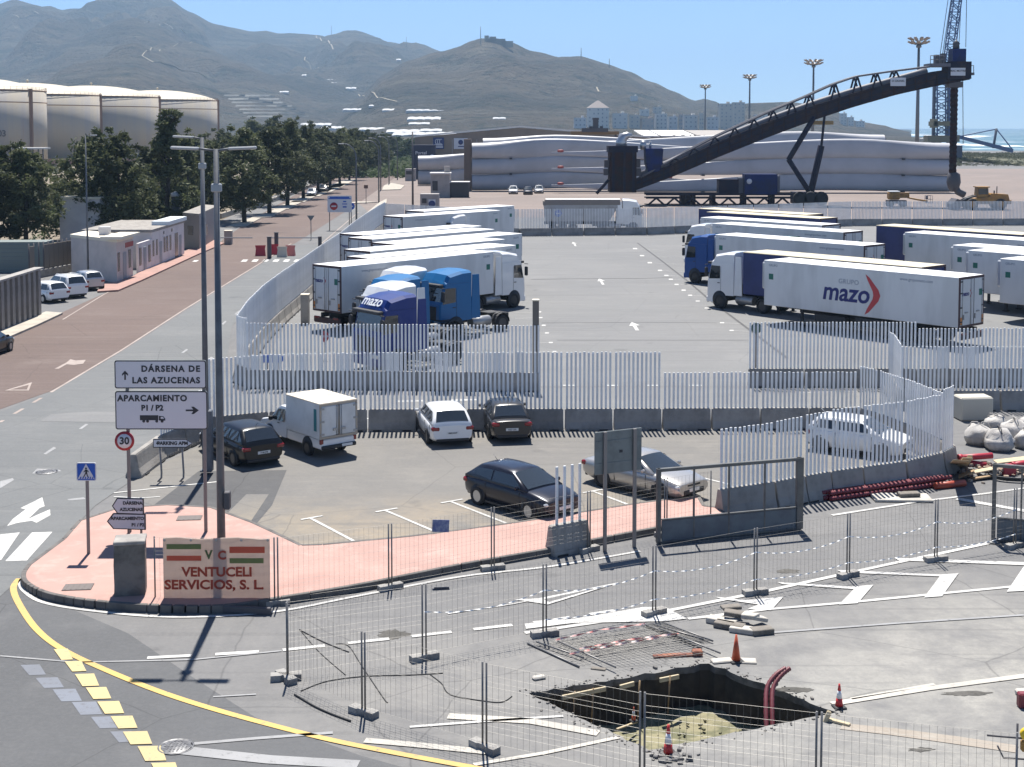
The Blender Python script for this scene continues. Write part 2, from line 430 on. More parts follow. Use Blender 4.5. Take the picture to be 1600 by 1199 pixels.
marks('road_marking', [[(x0, y0), (x1, y0 - 1), (x1 + 10, y1), (x0 + 14, y1 + 1)] for (x0, y0, x1, y1) in bb], M_bf, .0105)
# zebra at left and lane arrows
marks('road_marking', [[(0, 836), (31, 833), (2, 876), (-30, 880)], [(50, 833), (82, 832), (42, 877), (8, 878)], [(-52, 840), (-22, 837), (-60, 880), (-90, 882)]], M_wp)
marks('road_marking', [[(66, 778), (70, 792), (62, 795), (44, 812), (57, 806), (78, 797), (79, 806), (57, 818), (50, 815), (28, 818), (11, 823), (20, 812), (40, 797), (32, 795)]], M_wp)
marks('road_marking', [[(0, 753), (20, 748), (22, 751), (0, 764)], [(68, 710), (84, 699), (88, 701), (72, 711)], [(123, 671), (134, 663), (138, 664), (128, 671)], [(50, 741), (58, 733), (92, 735), (96, 737), (75, 741)], [(283, 552), (291, 546), (294, 547), (287, 552)], [(322, 564), (330, 558), (335, 561), (326, 566)], [(346, 507), (352, 502), (354, 503), (349, 508)], [(366, 492), (373, 486), (375, 487), (369, 492)]], M_wf)
marks('road_marking', [[(63, 659), (80, 648), (140, 644), (190, 644), (190, 661), (120, 660)]], M_lot)
marks('road_marking', [[(105, 781), (131, 778), (134, 781), (108, 783)], [(1000, 560), (1000, 560), (1000, 560)]], M_wf)
marks('road_marking', [[(85, 577), (104, 567), (110, 562), (118, 564), (134, 563), (130, 569), (115, 571), (104, 570), (92, 577)]], M_wr)
marks('road_marking', [[(7, 611), (40, 601), (50, 598), (45, 611)]], M_wr)
marks('road_marking', [[(16, 609.5), (40, 603.5), (45, 602), (42, 609.5)]], M_red, .022)
b = MB(); line(b, [(84, 611), (188, 549), (290, 483), (400, 416), (455, 381)], .13); line(b, [(-120, 678), (0, 660.5), (84, 611)], .16, dash=(1.1, 1.3))
line(b, [(500, 383), (560, 332)], .12); line(b, [(98, 500), (160, 462), (205, 438), (310, 384), (345, 368)], .10)
tag(b.build('road_marking', M_wr), kind='structure')
b = MB(); line(b, [(178, 771), (345, 753)], .10); line(b, [(178, 777), (220, 779), (250, 777)], .08)
for (a, c) in (((484, 810), (556, 848)), ((601, 798), (700, 840)), ((703, 784), (800, 822)), ((925, 768), (1010, 800))):
    line(b, [a, c], .11)
    q = (a[0] - 14, a[1] + 3), (a[0] + 20, a[1] - 3); line(b, q, .11, z=.022)
line(b, [(1050, 735), (1140, 758)], .10)
tag(b.build('road_marking', M_wp), kind='structure')
# zebra across the far road
b = MB()
for i in range(6):
    x = 376 + i * 16.4; b.add([Vector((p.x, p.y, .018)) for p in (G(x, 409.5), G(x + 8.5, 409.5), G(x + 12, 406), G(x + 4, 406))], [(0, 1, 2, 3)])
for i in range(5):
    x = 300 - i * 20; b.add([Vector((p.x, p.y, .018)) for p in (G(x, 409.5), G(x + 7, 409.5), G(x + 11, 407), G(x + 4, 407))], [(0, 1, 2, 3)])
tag(b.build('road_marking', M_wp), kind='structure')
# lines of the junction in front
b = MB()
line(b, smooth_px([(42, 898), (32, 910), (38, 925), (70, 943), (150, 956), (270, 965), (420, 958), (560, 932), (720, 902), (860, 886), (1000, 862)]), .12)
line(b, [(230, 1029), (330, 1024), (440, 1017), (620, 998), (850, 972), (960, 955)], .16, dash=(1.0, .55))
line(b, [(820, 990), (1010, 962), (1200, 924), (1340, 893), (1600, 838)], .16)
line(b, [(1075, 968), (1200, 953), (1330, 942), (1640, 912)], .14)
line(b, [(1300, 806), (1440, 784), (1540, 772), (1640, 758)], .14)
line(b, [(1495, 780), (1640, 806)], .3)
line(b, [(700, 960), (800, 945), (966, 912)], .06)
line(b, [(640, 1137), (760, 1128), (880, 1120)], .10)
tag(b.build('road_marking', M_wp), kind='structure')
b = MB(); line(b, [(0, 1026), (120, 1036), (300, 1032), (440, 1018)], .07); line(b, [(250, 1168), (400, 1155), (520, 1146)], .12); line(b, [(270, 1172), (420, 1188), (560, 1196)], .35)
line(b, [(1200, 990), (1400, 975), (1600, 962)], .10); line(b, [(333, 1090), (400, 1086)], .06)
tag(b.build('road_marking', M_wf), kind='structure')
marks('road_marking', [[(900, 968), (1005, 950), (1040, 950), (1073, 968), (1040, 972), (895, 975)], [(820, 976), (900, 968), (895, 975), (822, 984)],
                       [(1118, 934), (1165, 939), (1224, 934), (1205, 955), (1168, 953), (1185, 946), (1130, 938)],
                       [(1215, 911), (1330, 918), (1365, 915), (1340, 944), (1311, 946), (1334, 922), (1222, 914)],
                       [(1308, 892), (1470, 899), (1498, 897), (1472, 933), (1444, 935), (1468, 902), (1316, 896)],
                       [(1398, 873), (1640, 881), (1640, 886), (1404, 877)], [(1600, 886), (1640, 886), (1610, 924), (1573, 926)],
                       [(804, 938), (850, 936), (966, 912), (856, 946)], ], M_wp, .022)
marks('road_marking', [[(850, 938), (945, 917), (858, 942)]], M_asph, .026)
M_wc = paint_mat('dusty_cream_paint', (.52, .49, .43), (.22, .21, .19), .9)
b = MB(); line(b, [(1300, 1101), (1450, 1077), (1610, 1056)], .2); line(b, [(1330, 1093), (1460, 1070)], .10); line(b, [(700, 1120), (830, 1128), (935, 1147)], .26); line(b, [(740, 1196), (850, 1178), (968, 1153)], .12); line(b, [(570, 1158), (640, 1164), (760, 1176)], .22); line(b, [(0, 1160), (0, 1160.1)], .01)
tag(b.build('road_marking', M_wc), kind='structure')
M_clay = ground_mat('clay_patch', (.31, .27, .225), (.26, .225, .185), (.36, .335, .29), big=.5)
sheet('trench_patch', [(1318, 1131), (1400, 1139), (1500, 1152), (1592, 1166), (1588, 1177), (1490, 1163), (1390, 1149), (1312, 1140)], .010, M_clay)
M_spill = ground_mat('dark_spill', (.10, .095, .085), (.06, .058, .052), (.17, .16, .145), big=.8)
for cx, cy, rx, ry in ((1510, 1084, 42, 4.5), (1440, 1172, 24, 4), (615, 992, 26, 8), (1230, 893, 20, 4), (1242, 1078, 34, 5)):
    sheet('spill_stain', [(cx + rx * math.cos(a) * random.uniform(.6, 1.1), cy + ry * math.sin(a) * random.uniform(.55, 1.1)) for a in [2 * math.pi * k / 26 for k in range(26)]], .007, M_spill)
# truck lot: arrows, bay ends, gate lettering
def arrow(x, y, s):
    return [(x - 8 * s, y - 1 * s), (x - 4 * s, y - 7 * s), (x + 9 * s, y - 2 * s), (x + 2.5 * s, y - 1.8 * s), (x + 8 * s, y + 6 * s), (x + 2 * s, y + 6 * s), (x - 2.5 * s, y - 1.4 * s)]
marks('road_marking', [arrow(991, 511, 1.0), arrow(939, 441, .72), arrow(897, 382, .5)], M_wp)
b = MB()
lx = [(843, 488), (845, 497), (850, 509), (855, 521), (861, 536), (867, 550)]
for (x, y) in lx: b.add([Vector((p.x, p.y, .018)) for p in (G(x - 4, y + .9), G(x + 2, y + .9), G(x + 3, y - .9), G(x - 3, y - .9))], [(0, 1, 2, 3)]); line(b, [(x - 40, y + 1.5), (x - 4, y)], .05)
for (x, y) in ((992, 389), (1003, 400), (1015, 411), (1031, 423), (1041, 431), (1048, 437), (1057, 445), (1068, 454), (1078, 462), (1090, 471), (1104, 482), (1128, 505), (1143, 517)):
    b.add([Vector((p.x, p.y, .018)) for p in (G(x - 3, y + .9), G(x + 4, y + .9), G(x + 3, y - .9), G(x - 3, y - .9))], [(0, 1, 2, 3)]); line(b, [(x + 4, y + .2), (x + 46, y + 2.5)], .05)
line(b, [(880, 603), (1100, 603)], .25, dash=(.6, 1.4)); line(b, [(560, 655), (720, 653)], .18); line(b, [(620, 628), (760, 625)], .3, dash=(1.2, 1.2)); line(b, [(1250, 614), (1340, 612)], .16)
tag(b.build('road_marking', M_wp), kind='structure')
b = MB(); line(b, [(996, 380), (1030, 405), (1075, 440), (1110, 470), (1170, 515), (1230, 560)], .16); line(b, [(830, 437), (900, 436), (1000, 435.5), (1050, 434)], .12); line(b, [(846, 505), (1000, 504), (1120, 505)], .06); line(b, [(870, 532), (1170, 532)], .06)
tag(b.build('asphalt_joint', mat('tar_joint', (.055, .055, .057), .8)), kind='structure')
# ------------------------------------------------------------------ hills and sea
def interp(pts, x):
    if x <= pts[0][0]: return pts[0][1]
    for (a, b), (c, d) in zip(pts, pts[1:]):
        if x <= c:
            t = (x - a) / (c - a); t = t * t * (3 - 2 * t) * .5 + t * .5; return b + (d - b) * t
    return pts[-1][1]
def sstep(a, b, x):
    t = max(0, min(1, (x - a) / (b - a))); return t * t * (3 - 2 * t)
RA = [(-400, 34), (-200, 22), (0, 12), (30, 3), (62, 9), (100, 19), (150, 13), (185, 2), (215, -4), (240, -4), (268, 3), (300, 16), (340, 34), (400, 46), (450, 51), (510, 52), (555, 47), (590, 57), (630, 68), (690, 80), (760, 100), (900, 150), (1000, 192), (1120, 206), (1300, 240)]
RS = [(-400, 110), (0, 110), (60, 90), (120, 62), (160, 44), (190, 30), (215, 24), (250, 34), (300, 62), (370, 92), (430, 118), (500, 150), (560, 180), (620, 199), (680, 215)]
RB = [(520, 185), (560, 150), (600, 112), (640, 92), (690, 81), (715, 75), (740, 66), (752, 63), (780, 63), (800, 68), (830, 78), (870, 84), (905, 87), (950, 101), (980, 110), (1020, 127), (1050, 141), (1085, 156), (1100, 153), (1115, 158), (1140, 172), (1180, 190), (1210, 199), (1300, 225)]
RC = [(1040, 196), (1090, 180), (1130, 168), (1170, 160), (1230, 158), (1285, 163), (1304, 168), (1318, 184), (1345, 191), (1380, 197), (1395, 202), (1440, 214)]
RIDGES = ((RA, 4700., 1900.), (RS, 3300., 1500.), (RB, 2700., 1250.), (RC, 2100., 1750.))
def hill(X, Y):
    u = X / Y * FPX + PX0; D = Y
    land = 1 - sstep(1150, 1235, u)
    h = -4 + land * (4.6 + 7 * sstep(900, 1900, D))
    for (P, Dr, Df) in RIDGES:
        rz = CAM_H + (199 - interp(P, u)) / FPX * Dr
        if rz < 2 and P is not RC: continue
        if P is RC and u > 1420: rz = -8
        if D < Dr: s = max(0.0, (D - Df) / (Dr - Df)); s = s * s * (3 - 2 * s) * .55 + s * .45
        else: s = 1 - .75 * sstep(Dr, Dr + 2200, D)
        g = noise.fractal((X * .0021, Y * .0012, 1.3), .9, 2.1, 5)
        gl = abs(noise.noise((X * .0045 + g, Y * .0016, 4.2)))
        w = max(0, min(1, s * (1.03 - s) * 3.4))
        z = rz * s * (1 - .30 * w * (1 - gl * 2.4)) + rz * .17 * w * g + (1.6 * noise.noise((X * .02, Y * .01, 7)) + 4 * noise.noise((X * .006, Y * .006, 2))) * s
        h = max(h, z)
    return h
NU, ND = 300, 130; vs = []; fs = []
for j in range(ND + 1):
    D = 722 * (6400 / 722) ** (j / ND)
    for i in range(NU + 1):
        u = -420 + (1470 + 420) * i / NU; X = (u - PX0) / FPX * D
        vs.append((X, D, hill(X, D) if j else -.5))
for j in range(ND):
    for i in range(NU):
        a = j * (NU + 1) + i; fs.append((a, a + 1, a + NU + 2, a + NU + 1))
m, t, bs = _nodes('hillside_scrub')
P = pos_out(t, True)
c = mixc(t, noise_ramp(t, P, .0035, .35, .65, 6, .6), (.098, .080, .056), (.054, .050, .038))
c = mixc(t, mul(t, noise_ramp(t, P, .02, .52, .66, 5, .7), .8), c, (.022, .030, .020))
c = mixc(t, mul(t, noise_ramp(t, P, .008, .58, .70, 6, .65), .6), c, (.15, .13, .095))
c = mixc(t, mul(t, noise_ramp(t, P, .07, .58, .64, 3, .6), .75), c, (.014, .020, .013))
Pt = pos_out(t, True, scale=(.0012, .004, .09))
c = mixc(t, mul(t, noise_ramp(t, Pt, 1.0, .55, .66, 2, .5), .45), c, (.13, .118, .088))
t.links.new(c, bs.inputs['Base Color']); bs.inputs['Roughness'].default_value = 1; bs.inputs['Specular IOR Level'].default_value = .1
bump(t, bs, noise_ramp(t, P, .016, .2, .8, 6, .75), 1.0, 22.0)
hb = MB(); hb.add(vs, fs, 0, True); hills = tag(hb.build('hills', m), kind='structure')
def TG(px, py, d0=740):
    """point of the hills seen at a photo pixel"""
    d = ray(px, py); D = d0; last = D
    while D < 6300:
        X = d.x * D / d.y; z = CAM_H + d.z * D / d.y
        if z < hill(X, D): 
            for _ in range(12):
                md = (last + D) / 2
                if CAM_H + d.z * md / d.y < hill(d.x * md / d.y, md): D = md
                else: last = md
            X = d.x * D / d.y; return Vector((X, D, hill(X, D)))
        last = D; D *= 1.006
    return None
# sea with whitecaps and surf
m, t, bs = _nodes('sea_water')
P = pos_out(t, True); Pw = pos_out(t, True, scale=(.010, .022, 1))
c = mixc(t, noise_ramp(t, P, .004, .3, .7, 4), (.022, .085, .105), (.045, .135, .150))
foam = noise_ramp(t, Pw, 1.6, .55, .64, 6, .7, .5)
c = mixc(t, foam, c, (.80, .83, .83))
t.links.new(c, bs.inputs['Base Color']); bs.inputs['Roughness'].default_value = .35
bump(t, bs, noise_ramp(t, Pw, 6, .2, .8, 5, .6), .6, .5)
sb = MB(); sb.add([(-3500, 724, -.7), (7000, 724, -.7), (7000, 12000, -.7), (-3500, 12000, -.7)], [(0, 1, 2, 3)])
tag(sb.build('sea', m), kind='structure')
M_foam = mat('surf_foam', (.85, .87, .87), .8)
def blob_strip(pts, wid, z, seed):
    b = MB(); rnd = random.Random(seed); P = [G(*p, z) for p in pts]
    for a, c_ in zip(P, P[1:]):
        n_ = 10
        for i in range(n_):
            p = a.lerp(c_, (i + .5) / n_); w = (c_ - a).length / n_ * rnd.uniform(.35, .75); h = wid * rnd.uniform(.3, 1)
            b.lathe([(.01, .9), (.5, .6), (1, 0)], 9, M=Matrix.Translation((p.x, p.y + rnd.uniform(-h, h), z)) @ Matrix.Diagonal((w, h, rnd.uniform(.4, 1.3), 1)))
    return b
tag(blob_strip([(1240, 211), (1330, 208), (1440, 212)], 26, -.7, 3).build('surf', M_foam), kind='stuff')
tag(blob_strip([(1195, 224), (1260, 219), (1350, 219), (1460, 217), (1530, 213)], 12, -.7, 5).build('surf', M_foam), kind='stuff')
tag(blob_strip([(1480, 226), (1600, 230)], 8, -.7, 6).build('surf', M_foam), kind='stuff')

# light tracks on the hills
b = MB()
def track(b, pts, w):
    P = [TG(*p) for p in pts]; P = [p for p in P if p]
    q = []
    for a, c_ in zip(P, P[1:]):
        for i in range(8):
            p = a.lerp(c_, i / 8); p.z = hill(p.x, p.y) + .8; q.append(p)
    for a, c_ in zip(q, q[1:]):
        dx = Vector((w / 2, 0, 0)) if abs((c_ - a).x) < abs((c_ - a).y) else Vector((0, w, 0))
        za = Vector((0, 0, w * .12))
        b.add([a - dx - za, c_ - dx - za, c_ + dx + za, a + dx + za], [(0, 1, 2, 3)])
for pts, w in (([(494, 56), (502, 63), (517, 70), (521, 78)], 9), ([(481, 88), (476, 95), (484, 101), (498, 106), (510, 110)], 8), ([(225, 37), (250, 38), (270, 46), (296, 57)], 7), ([(270, 74), (300, 66), (335, 74)], 6), ([(250, 78), (222, 88), (240, 98), (262, 102), (290, 112), (330, 124)], 7),
               ([(560, 148), (590, 154), (625, 160)], 5), ([(932, 137), (938, 144)], 6), ([(46, 18), (60, 22), (30, 28), (0, 31)], 8)):
    track(b, pts, w * .36)
tag(b.build('hill_track', mat('bare_track', (.30, .26, .19), 1)), kind='structure')

ORD = ['first', 'second', 'third', 'fourth', 'fifth', 'sixth', 'seventh', 'eighth', 'ninth', 'tenth', 'eleventh', 'twelfth', 'thirteenth', 'fourteenth', 'fifteenth', 'sixteenth', 'seventeenth', 'eighteenth', 'nineteenth', 'twentieth']
def nth(i):
    if i < 20: return ORD[i]
    if i < 29: return 'twenty-' + ORD[i - 20]
    if i == 29: return 'thirtieth'
    if i < 39: return 'thirty-' + ORD[i - 30]
    return '%dth' % (i + 1)

# ------------------------------------------------------------------ greenhouses under white plastic
M_plas = mat('greenhouse_plastic', (.42, .42, .41), .55, col2=(.30, .30, .295), vscale=.05)
M_plas2 = mat('greenhouse_side', (.45, .46, .45), .7)
GH = [((491, 540), 126, 5, 'upper of two long white greenhouses high on the slope'), ((502, 560), 130.5, 4, 'lower of two long white greenhouses high on the slope'), ((530, 556), 139.5, 3.5, 'short white greenhouse just below the pair high on the slope'),
      ((428, 450), 145, 3, 'small white greenhouse left of the terraces on the slope'), ((469, 478), 119, 3, 'tiny white greenhouse at the left above the long pair'), ((611, 626), 94.5, 3, 'lone white greenhouse high below the saddle of the hills'),
      ((535, 590), 173, 4, 'left greenhouse of the long white row at the hill foot'), ((597, 623), 173.5, 4, 'middle greenhouse of the long white row at the hill foot'), ((634, 735), 174, 4, 'right and longest greenhouse of the long white row at the hill foot'),
      ((576, 591), 166.5, 3, 'little white greenhouse above the long row'), ((636, 688), 188, 6, 'greenhouse with a row of arched white bays under the long row'), ((638, 671), 195, 4, 'white greenhouse below the arched one'),
      ((770, 790), 186.5, 3.5, 'small white greenhouse right of the arched one'), ((468, 516), 197, 5, 'broad white greenhouse roof just over the dark trees'), ((500, 560), 202, 5, 'broad white greenhouse roof behind the palm'),
      ((560, 600), 204, 5, 'low white greenhouse right of the palm'), ((603, 655), 208, 6, 'near broad white greenhouse behind the bend of the road'), ((612, 712), 213, 7, 'nearest and widest white greenhouse beside the tan warehouse'), ((656, 690), 206, 5, 'low greenhouse with grey wavy roof left of the tan warehouse')]
for (x0, x1), py, hpx, lab in GH:
    p = TG((x0 + x1) / 2, py)
    if p is None: continue
    k = p.y / FPX; w = (x1 - x0) * k; h = hpx * k * .7; dep = min(60, max(12, w * .4))
    th = thing('greenhouse', lab, 'greenhouse', (p.x, p.y + dep / 2, p.z), 0, 'white greenhouses below the hills')
    nb = max(2, int(w / 9)); prof = [(-w / 2, h * .22)]
    for i in range(nb):
        for q in (.25, .5, .75, 1.0): prof.append((-w / 2 + w * (i + q) / nb, h * (.22 + .2 * math.sin(math.pi * q))))
    rb = MB(); f0 = [(x, -dep / 2, z) for x, z in prof]; f1 = [(x, dep / 2, z + h * .95) for x, z in prof]
    rb.loft([f0, f1], 0, cap=False, closed=False, smooth=False)
    rb.build('roof', M_plas, th)
    wb = MB(); wb.extr([(-w / 2, -dep / 2, -2)] + [(x, -dep / 2 + .05, z - .02) for x, z in prof] + [(w / 2, -dep / 2, -2)], (0, .2, 0)); wb.box((-w / 2 + .1, 0, h * .1 - 1), (.2, dep - .6, h * .2 + 2)); wb.box((w / 2 - .1, 0, h * .1 - 1), (.2, dep - .6, h * .2 + 2))
    wb.build('wall', M_plas2, th)
# terraced pale field
b = MB()
for i in range(7):
    py = 150 + i * 5.5; x0, x1 = 350 + i * 6, 430 + i * 10
    q = [TG(x, py) for x in range(int(x0), int(x1), 8)]; q = [p for p in q if p]
    for a, c_ in zip(q, q[1:]):
        b.add([a + Vector((0, -9, -1.5)), c_ + Vector((0, -9, -1.5)), c_ + Vector((0, 6, 2.2)), a + Vector((0, 6, 2.2))], [(0, 1, 2, 3)])
tag(b.build('terraced_field', mat('terrace_netting', (.13, .125, .11), .9, col2=(.09, .088, .078), vscale=.03, world=True)), kind='structure')

# ------------------------------------------------------------------ town at the coast
M_win = mat('far_window', (.22, .23, .25), .4)
TWALL = [mat('town_plaster_white', (.54, .52, .48), .9), mat('town_plaster_cream', (.48, .43, .36), .9), mat('town_plaster_grey', (.52, .51, .50), .9), mat('town_brick', (.42, .34, .29), .9)]
M_troof = mat('town_roof', (.36, .30, .26), .9)
def block(px0, px1, ptop, pbase, label, wall=0, pyramid=0, floors=None, Y=None, name='apartment_block'):
    c_ = TG((px0 + px1) / 2, pbase) if Y is None else None
    if Y is None: Y = c_.y if c_ else 1500
    k = Y / FPX; w = (px1 - px0) * k; x = ((px0 + px1) / 2 - PX0) * k
    zb = CAM_H + (199 - pbase) * k - 4; zt = CAM_H + (199 - ptop) * k; H = zt - zb; dep = min(w, 18)
    th = thing(name, label, 'building', (x, Y + dep / 2, zb), 0, 'buildings of the coastal town')
    wb = MB(); wb.box((0, 0, H / 2), (w, dep, H)); wb.build('wall', TWALL[wall], th)
    if pyramid:
        pb_ = MB(); pb_.box((0, 0, H + pyramid / 2), (w * 1.05, dep * 1.05, pyramid), top=(.08, .08)); pb_.build('roof', M_troof, th)
    else:
        pb_ = MB(); pb_.box((0, 0, H + .3), (w * 1.01, dep * 1.01, .6)); pb_.box((w * .2, 0, H + 1.6), (w * .2, dep * .4, 2.4)); pb_.build('roof', TWALL[wall], th)
    nf = floors or max(1, int(H / 4)); nc = max(2, int(w / 4.2)); wm = MB(); wm.box((0, 0, 0), (1.5, .12, 1.7)); me = wm.mesh('window', M_win)
    for f in range(min(nf, 11)):
        for q in range(min(nc, 9)):
            if random.random() < .12: continue
            obj('window', me, th, (-w / 2 + w * (q + .5) / min(nc, 9), -dep / 2 - .04, H * (f + .55) / min(nf, 11)))
    return th
block(918, 951, 169, 200, 'tall pale tower block with low pyramid roof in the coastal town', 0, 8)
block(1124, 1144, 163, 203, 'left half of the big twin apartment block near the headland', 1)
block(1145, 1163, 161, 203, 'right half of the big twin apartment block near the headland', 1)
for (x0, x1, yt, yb_, w_, lab) in ((897, 916, 185, 201, 2, 'low grey building left of the pyramid roofed tower'), (957, 980, 178, 201, 0, 'white block right of the pyramid roofed tower'), (983, 1000, 181, 201, 1, 'cream block with flat roof in mid town'), (1002, 1022, 186, 203, 3, 'brick coloured low block in mid town'),
                         (1024, 1042, 179, 203, 0, 'white flat roofed block left of the brown tower in town'), (1044, 1058, 183, 203, 2, 'narrow grey block in mid town'), (1060, 1066, 180, 203, 3, 'slim dark brown tower in town'), (1068, 1090, 181, 203, 0, 'wide white block right of the slim brown tower'), (1092, 1099, 178, 203, 1, 'slim cream block left of the smallest floodlight mast'),
                         (1104, 1122, 184, 203, 2, 'grey block right of the smallest floodlight mast'), (1180, 1200, 180, 203, 0, 'white block below the conveyor at the coast'), (1206, 1226, 184, 203, 1, 'cream block below the conveyor at the coast'), (1000, 1014, 172, 182, 0, 'small white house up the slope behind town'), (985, 996, 151, 158, 0, 'lone white house high on the slope above town'), (1020, 1034, 168, 178, 1, 'small cream house up the slope behind town')):
    block(x0, x1, yt, yb_, lab, w_)
for (x0, x1, yt, yb_, lab) in ((1312, 1322, 178, 196, 'white villa at the shoulder of the headland'), (1324, 1333, 184, 197, 'lower villa on the headland'), (1336, 1350, 190, 199, 'last low villa toward the tip of the headland')):
    block(x0, x1, yt, yb_, lab, 0, name='villa')
# ridge top fort and aerials
M_stone = mat('fort_stone', (.17, .15, .125), .95)
p = TG(768, 68); k = p.y / FPX
th = thing('hilltop_fort', 'low ruined fort on the summit of the right hand hill', 'fort', (p.x, p.y + 20, p.z - 6))
for nm, x, w, h in (('tower', -9, 8, 21), ('wall', 8, 34, 15), ('bastion', 28, 22, 11), ('gatehouse', 2, 12, 19)):
    b = MB(); b.box((x, 0, h / 2), (w, 14, h)); b.build(nm, M_stone, th)
M_mast = mat('aerial_grey', (.16, .16, .17), .6)
for i, (x, yb_, yt, lab) in enumerate(((751, 66, 42, 'tall thin aerial left of the hilltop fort'), (908, 88, 75, 'thin aerial left on the falling ridge'), (952, 103, 92, 'short aerial right on the falling ridge'), (635, 70, 58, 'thin aerial on the ridge left of the saddle'), (518, 53, 40, 'faint thin aerial on the middle ridge'))):
    p = TG(x, yb_ + 3)
    if not p: continue
    H = (yb_ - yt + 3) * p.y / FPX; b = MB(); b.tube((0, 0, -3), (0, 0, H), .9, .5, 6); o = b.build('radio_mast', M_mast, None, p); tag(o, lab, 'aerial', 'aerials on the ridge')

# ------------------------------------------------------------------ storage tanks
m, t, bs = _nodes('tank_paint')
P = pos_out(t, False, scale=(.16, .16, .012))
c = mixc(t, noise_ramp(t, P, 1.0, .42, .60, 4), (.40, .35, .275), (.35, .32, .29))
c = mixc(t, mul(t, noise_ramp(t, P, 2.1, .58, .74, 4), .5), c, (.36, .25, .17))
t.links.new(c, bs.inputs['Base Color']); bs.inputs['Roughness'].default_value = .65; M_tank = m
M_troof2 = mat('tank_roof_white', (.47, .405, .295), .55)
M_rail = mat('rust_rail', (.22, .13, .09), .8)
TH = 24.4; TR = 27.0
def tank_parts(th):
    b = MB(); n = 72
    b.lathe([(TR, 0), (TR, TH)], n); b.build('shell', M_tank, th)
    b = MB(); b.lathe([(TR - .3, TH)] + [((TR - .3) * math.cos(a * math.pi / 2 / 8), TH + 4.8 * math.sin(a * math.pi / 2 / 8) ** 1.6) for a in range(0, 8)] + [(.05, TH + 4.8)], n); r_ = b.build('roof', M_troof2, th)
    b = MB(); b.tube((0, 0, TH + 4.6), (0, 0, TH + 5.6), .35, .35, 10); b.lathe([(.1, TH + 6.1), (.55, TH + 5.8), (.55, TH + 5.6), (.1, TH + 5.5)], 10); b.build('vent', M_troof2, r_)
    b = MB(); b.lathe([(TR + .02, TH - 4.1), (TR + .22, TH - 4.1), (TR + .22, TH - 3.8), (TR + .02, TH - 3.8)], n); b.build('wind_girder', M_rail, th)
    b = MB(); b.lathe([(TR - .25, TH - .2), (TR + .18, TH - .2), (TR + .18, TH + .12), (TR - .25, TH + .12)], n)
    for k in range(n):
        a = 2 * math.pi * k / n; p = Vector((TR * math.cos(a), TR * math.sin(a), TH)); b.tube(p, p + Vector((0, 0, 1.1)), .05, n=4); a2 = a + 2 * math.pi / n
        q = Vector((TR * math.cos(a2), TR * math.sin(a2), TH))
        for hh in (.55, 1.1): b.tube(p + Vector((0, 0, hh)), q + Vector((0, 0, hh)), .045, n=4)
    b.build('railing', M_rail, th)
    b = MB()
    b.box((TR * .96, -TR * .30, TH / 2), (1.1, 1.1, TH + 1)); b.build('ladder_cage', M_rail, th)
tk = [(-57, 463, 'nearest storage tank, cut off by the left edge'), (46, 529, 'second storage tank from the left'), (145, 563, 'third storage tank from the left'), (248, 632, 'rightmost and farthest storage tank')]
t0_ = None
for px, Y, lab in tk:
    loc = ((px - PX0) / FPX * Y, Y, 0)
    if t0_ is None: t0_ = thing('storage_tank', lab, 'storage tank', loc, 0, 'white domed storage tanks'); tank_parts(t0_)
    else: dup(t0_, loc, .4, lab)
# lettering on the near tank
me = text_mesh('T-103', 2.9, .02, .05, mat_=mat('tank_lettering', (.12, .11, .11), .8))
a = math.radians(-90 + 55.5)
q = G(42, 206); 
Lt = obj('lettering', me, t0_, M=Matrix.Translation((TR * math.cos(R(-47)) * 1.006, TR * math.sin(R(-47)) * 1.006, 10.2)) @ Matrix.Rotation(R(43), 4, 'Z') @ UP)
# pump shelter and low bund wall in front of the tanks
M_conc = mat('concrete', (.36, .335, .30), .9, col2=(.26, .245, .225), vscale=1.2, bmp=.3, bscale=14)
M_dsteel = mat('dark_steel', (.07, .065, .07), .6)
th = thing('pump_shelter', 'flat roofed open shelter on dark columns before the nearest tank', 'shelter', (*AT(46, 250, 420).xy, 0))
b = MB(); b.box((0, 0, 5.9), (11, 6, .5)); b.build('roof', mat('shelter_roof', (.6, .58, .54), .7), th)
b = MB(); b.tube((0, 0, 0), (0, 0, 5.7), .22, n=8); cm = b.mesh('column', M_dsteel)
for x in (-5, -3.6, .9, 1.9, 3.6, 5): obj('column', cm, th, (x, -2.4, 0))
b = MB(); b.box((0, 0, 1.2), (150, .6, 2.4)); o = b.build('bund_wall', mat('bund_brick', (.30, .19, .15), .9), None, (-175, 432, 0)); tag(o, 'long low reddish bund wall below the storage tanks', 'wall')
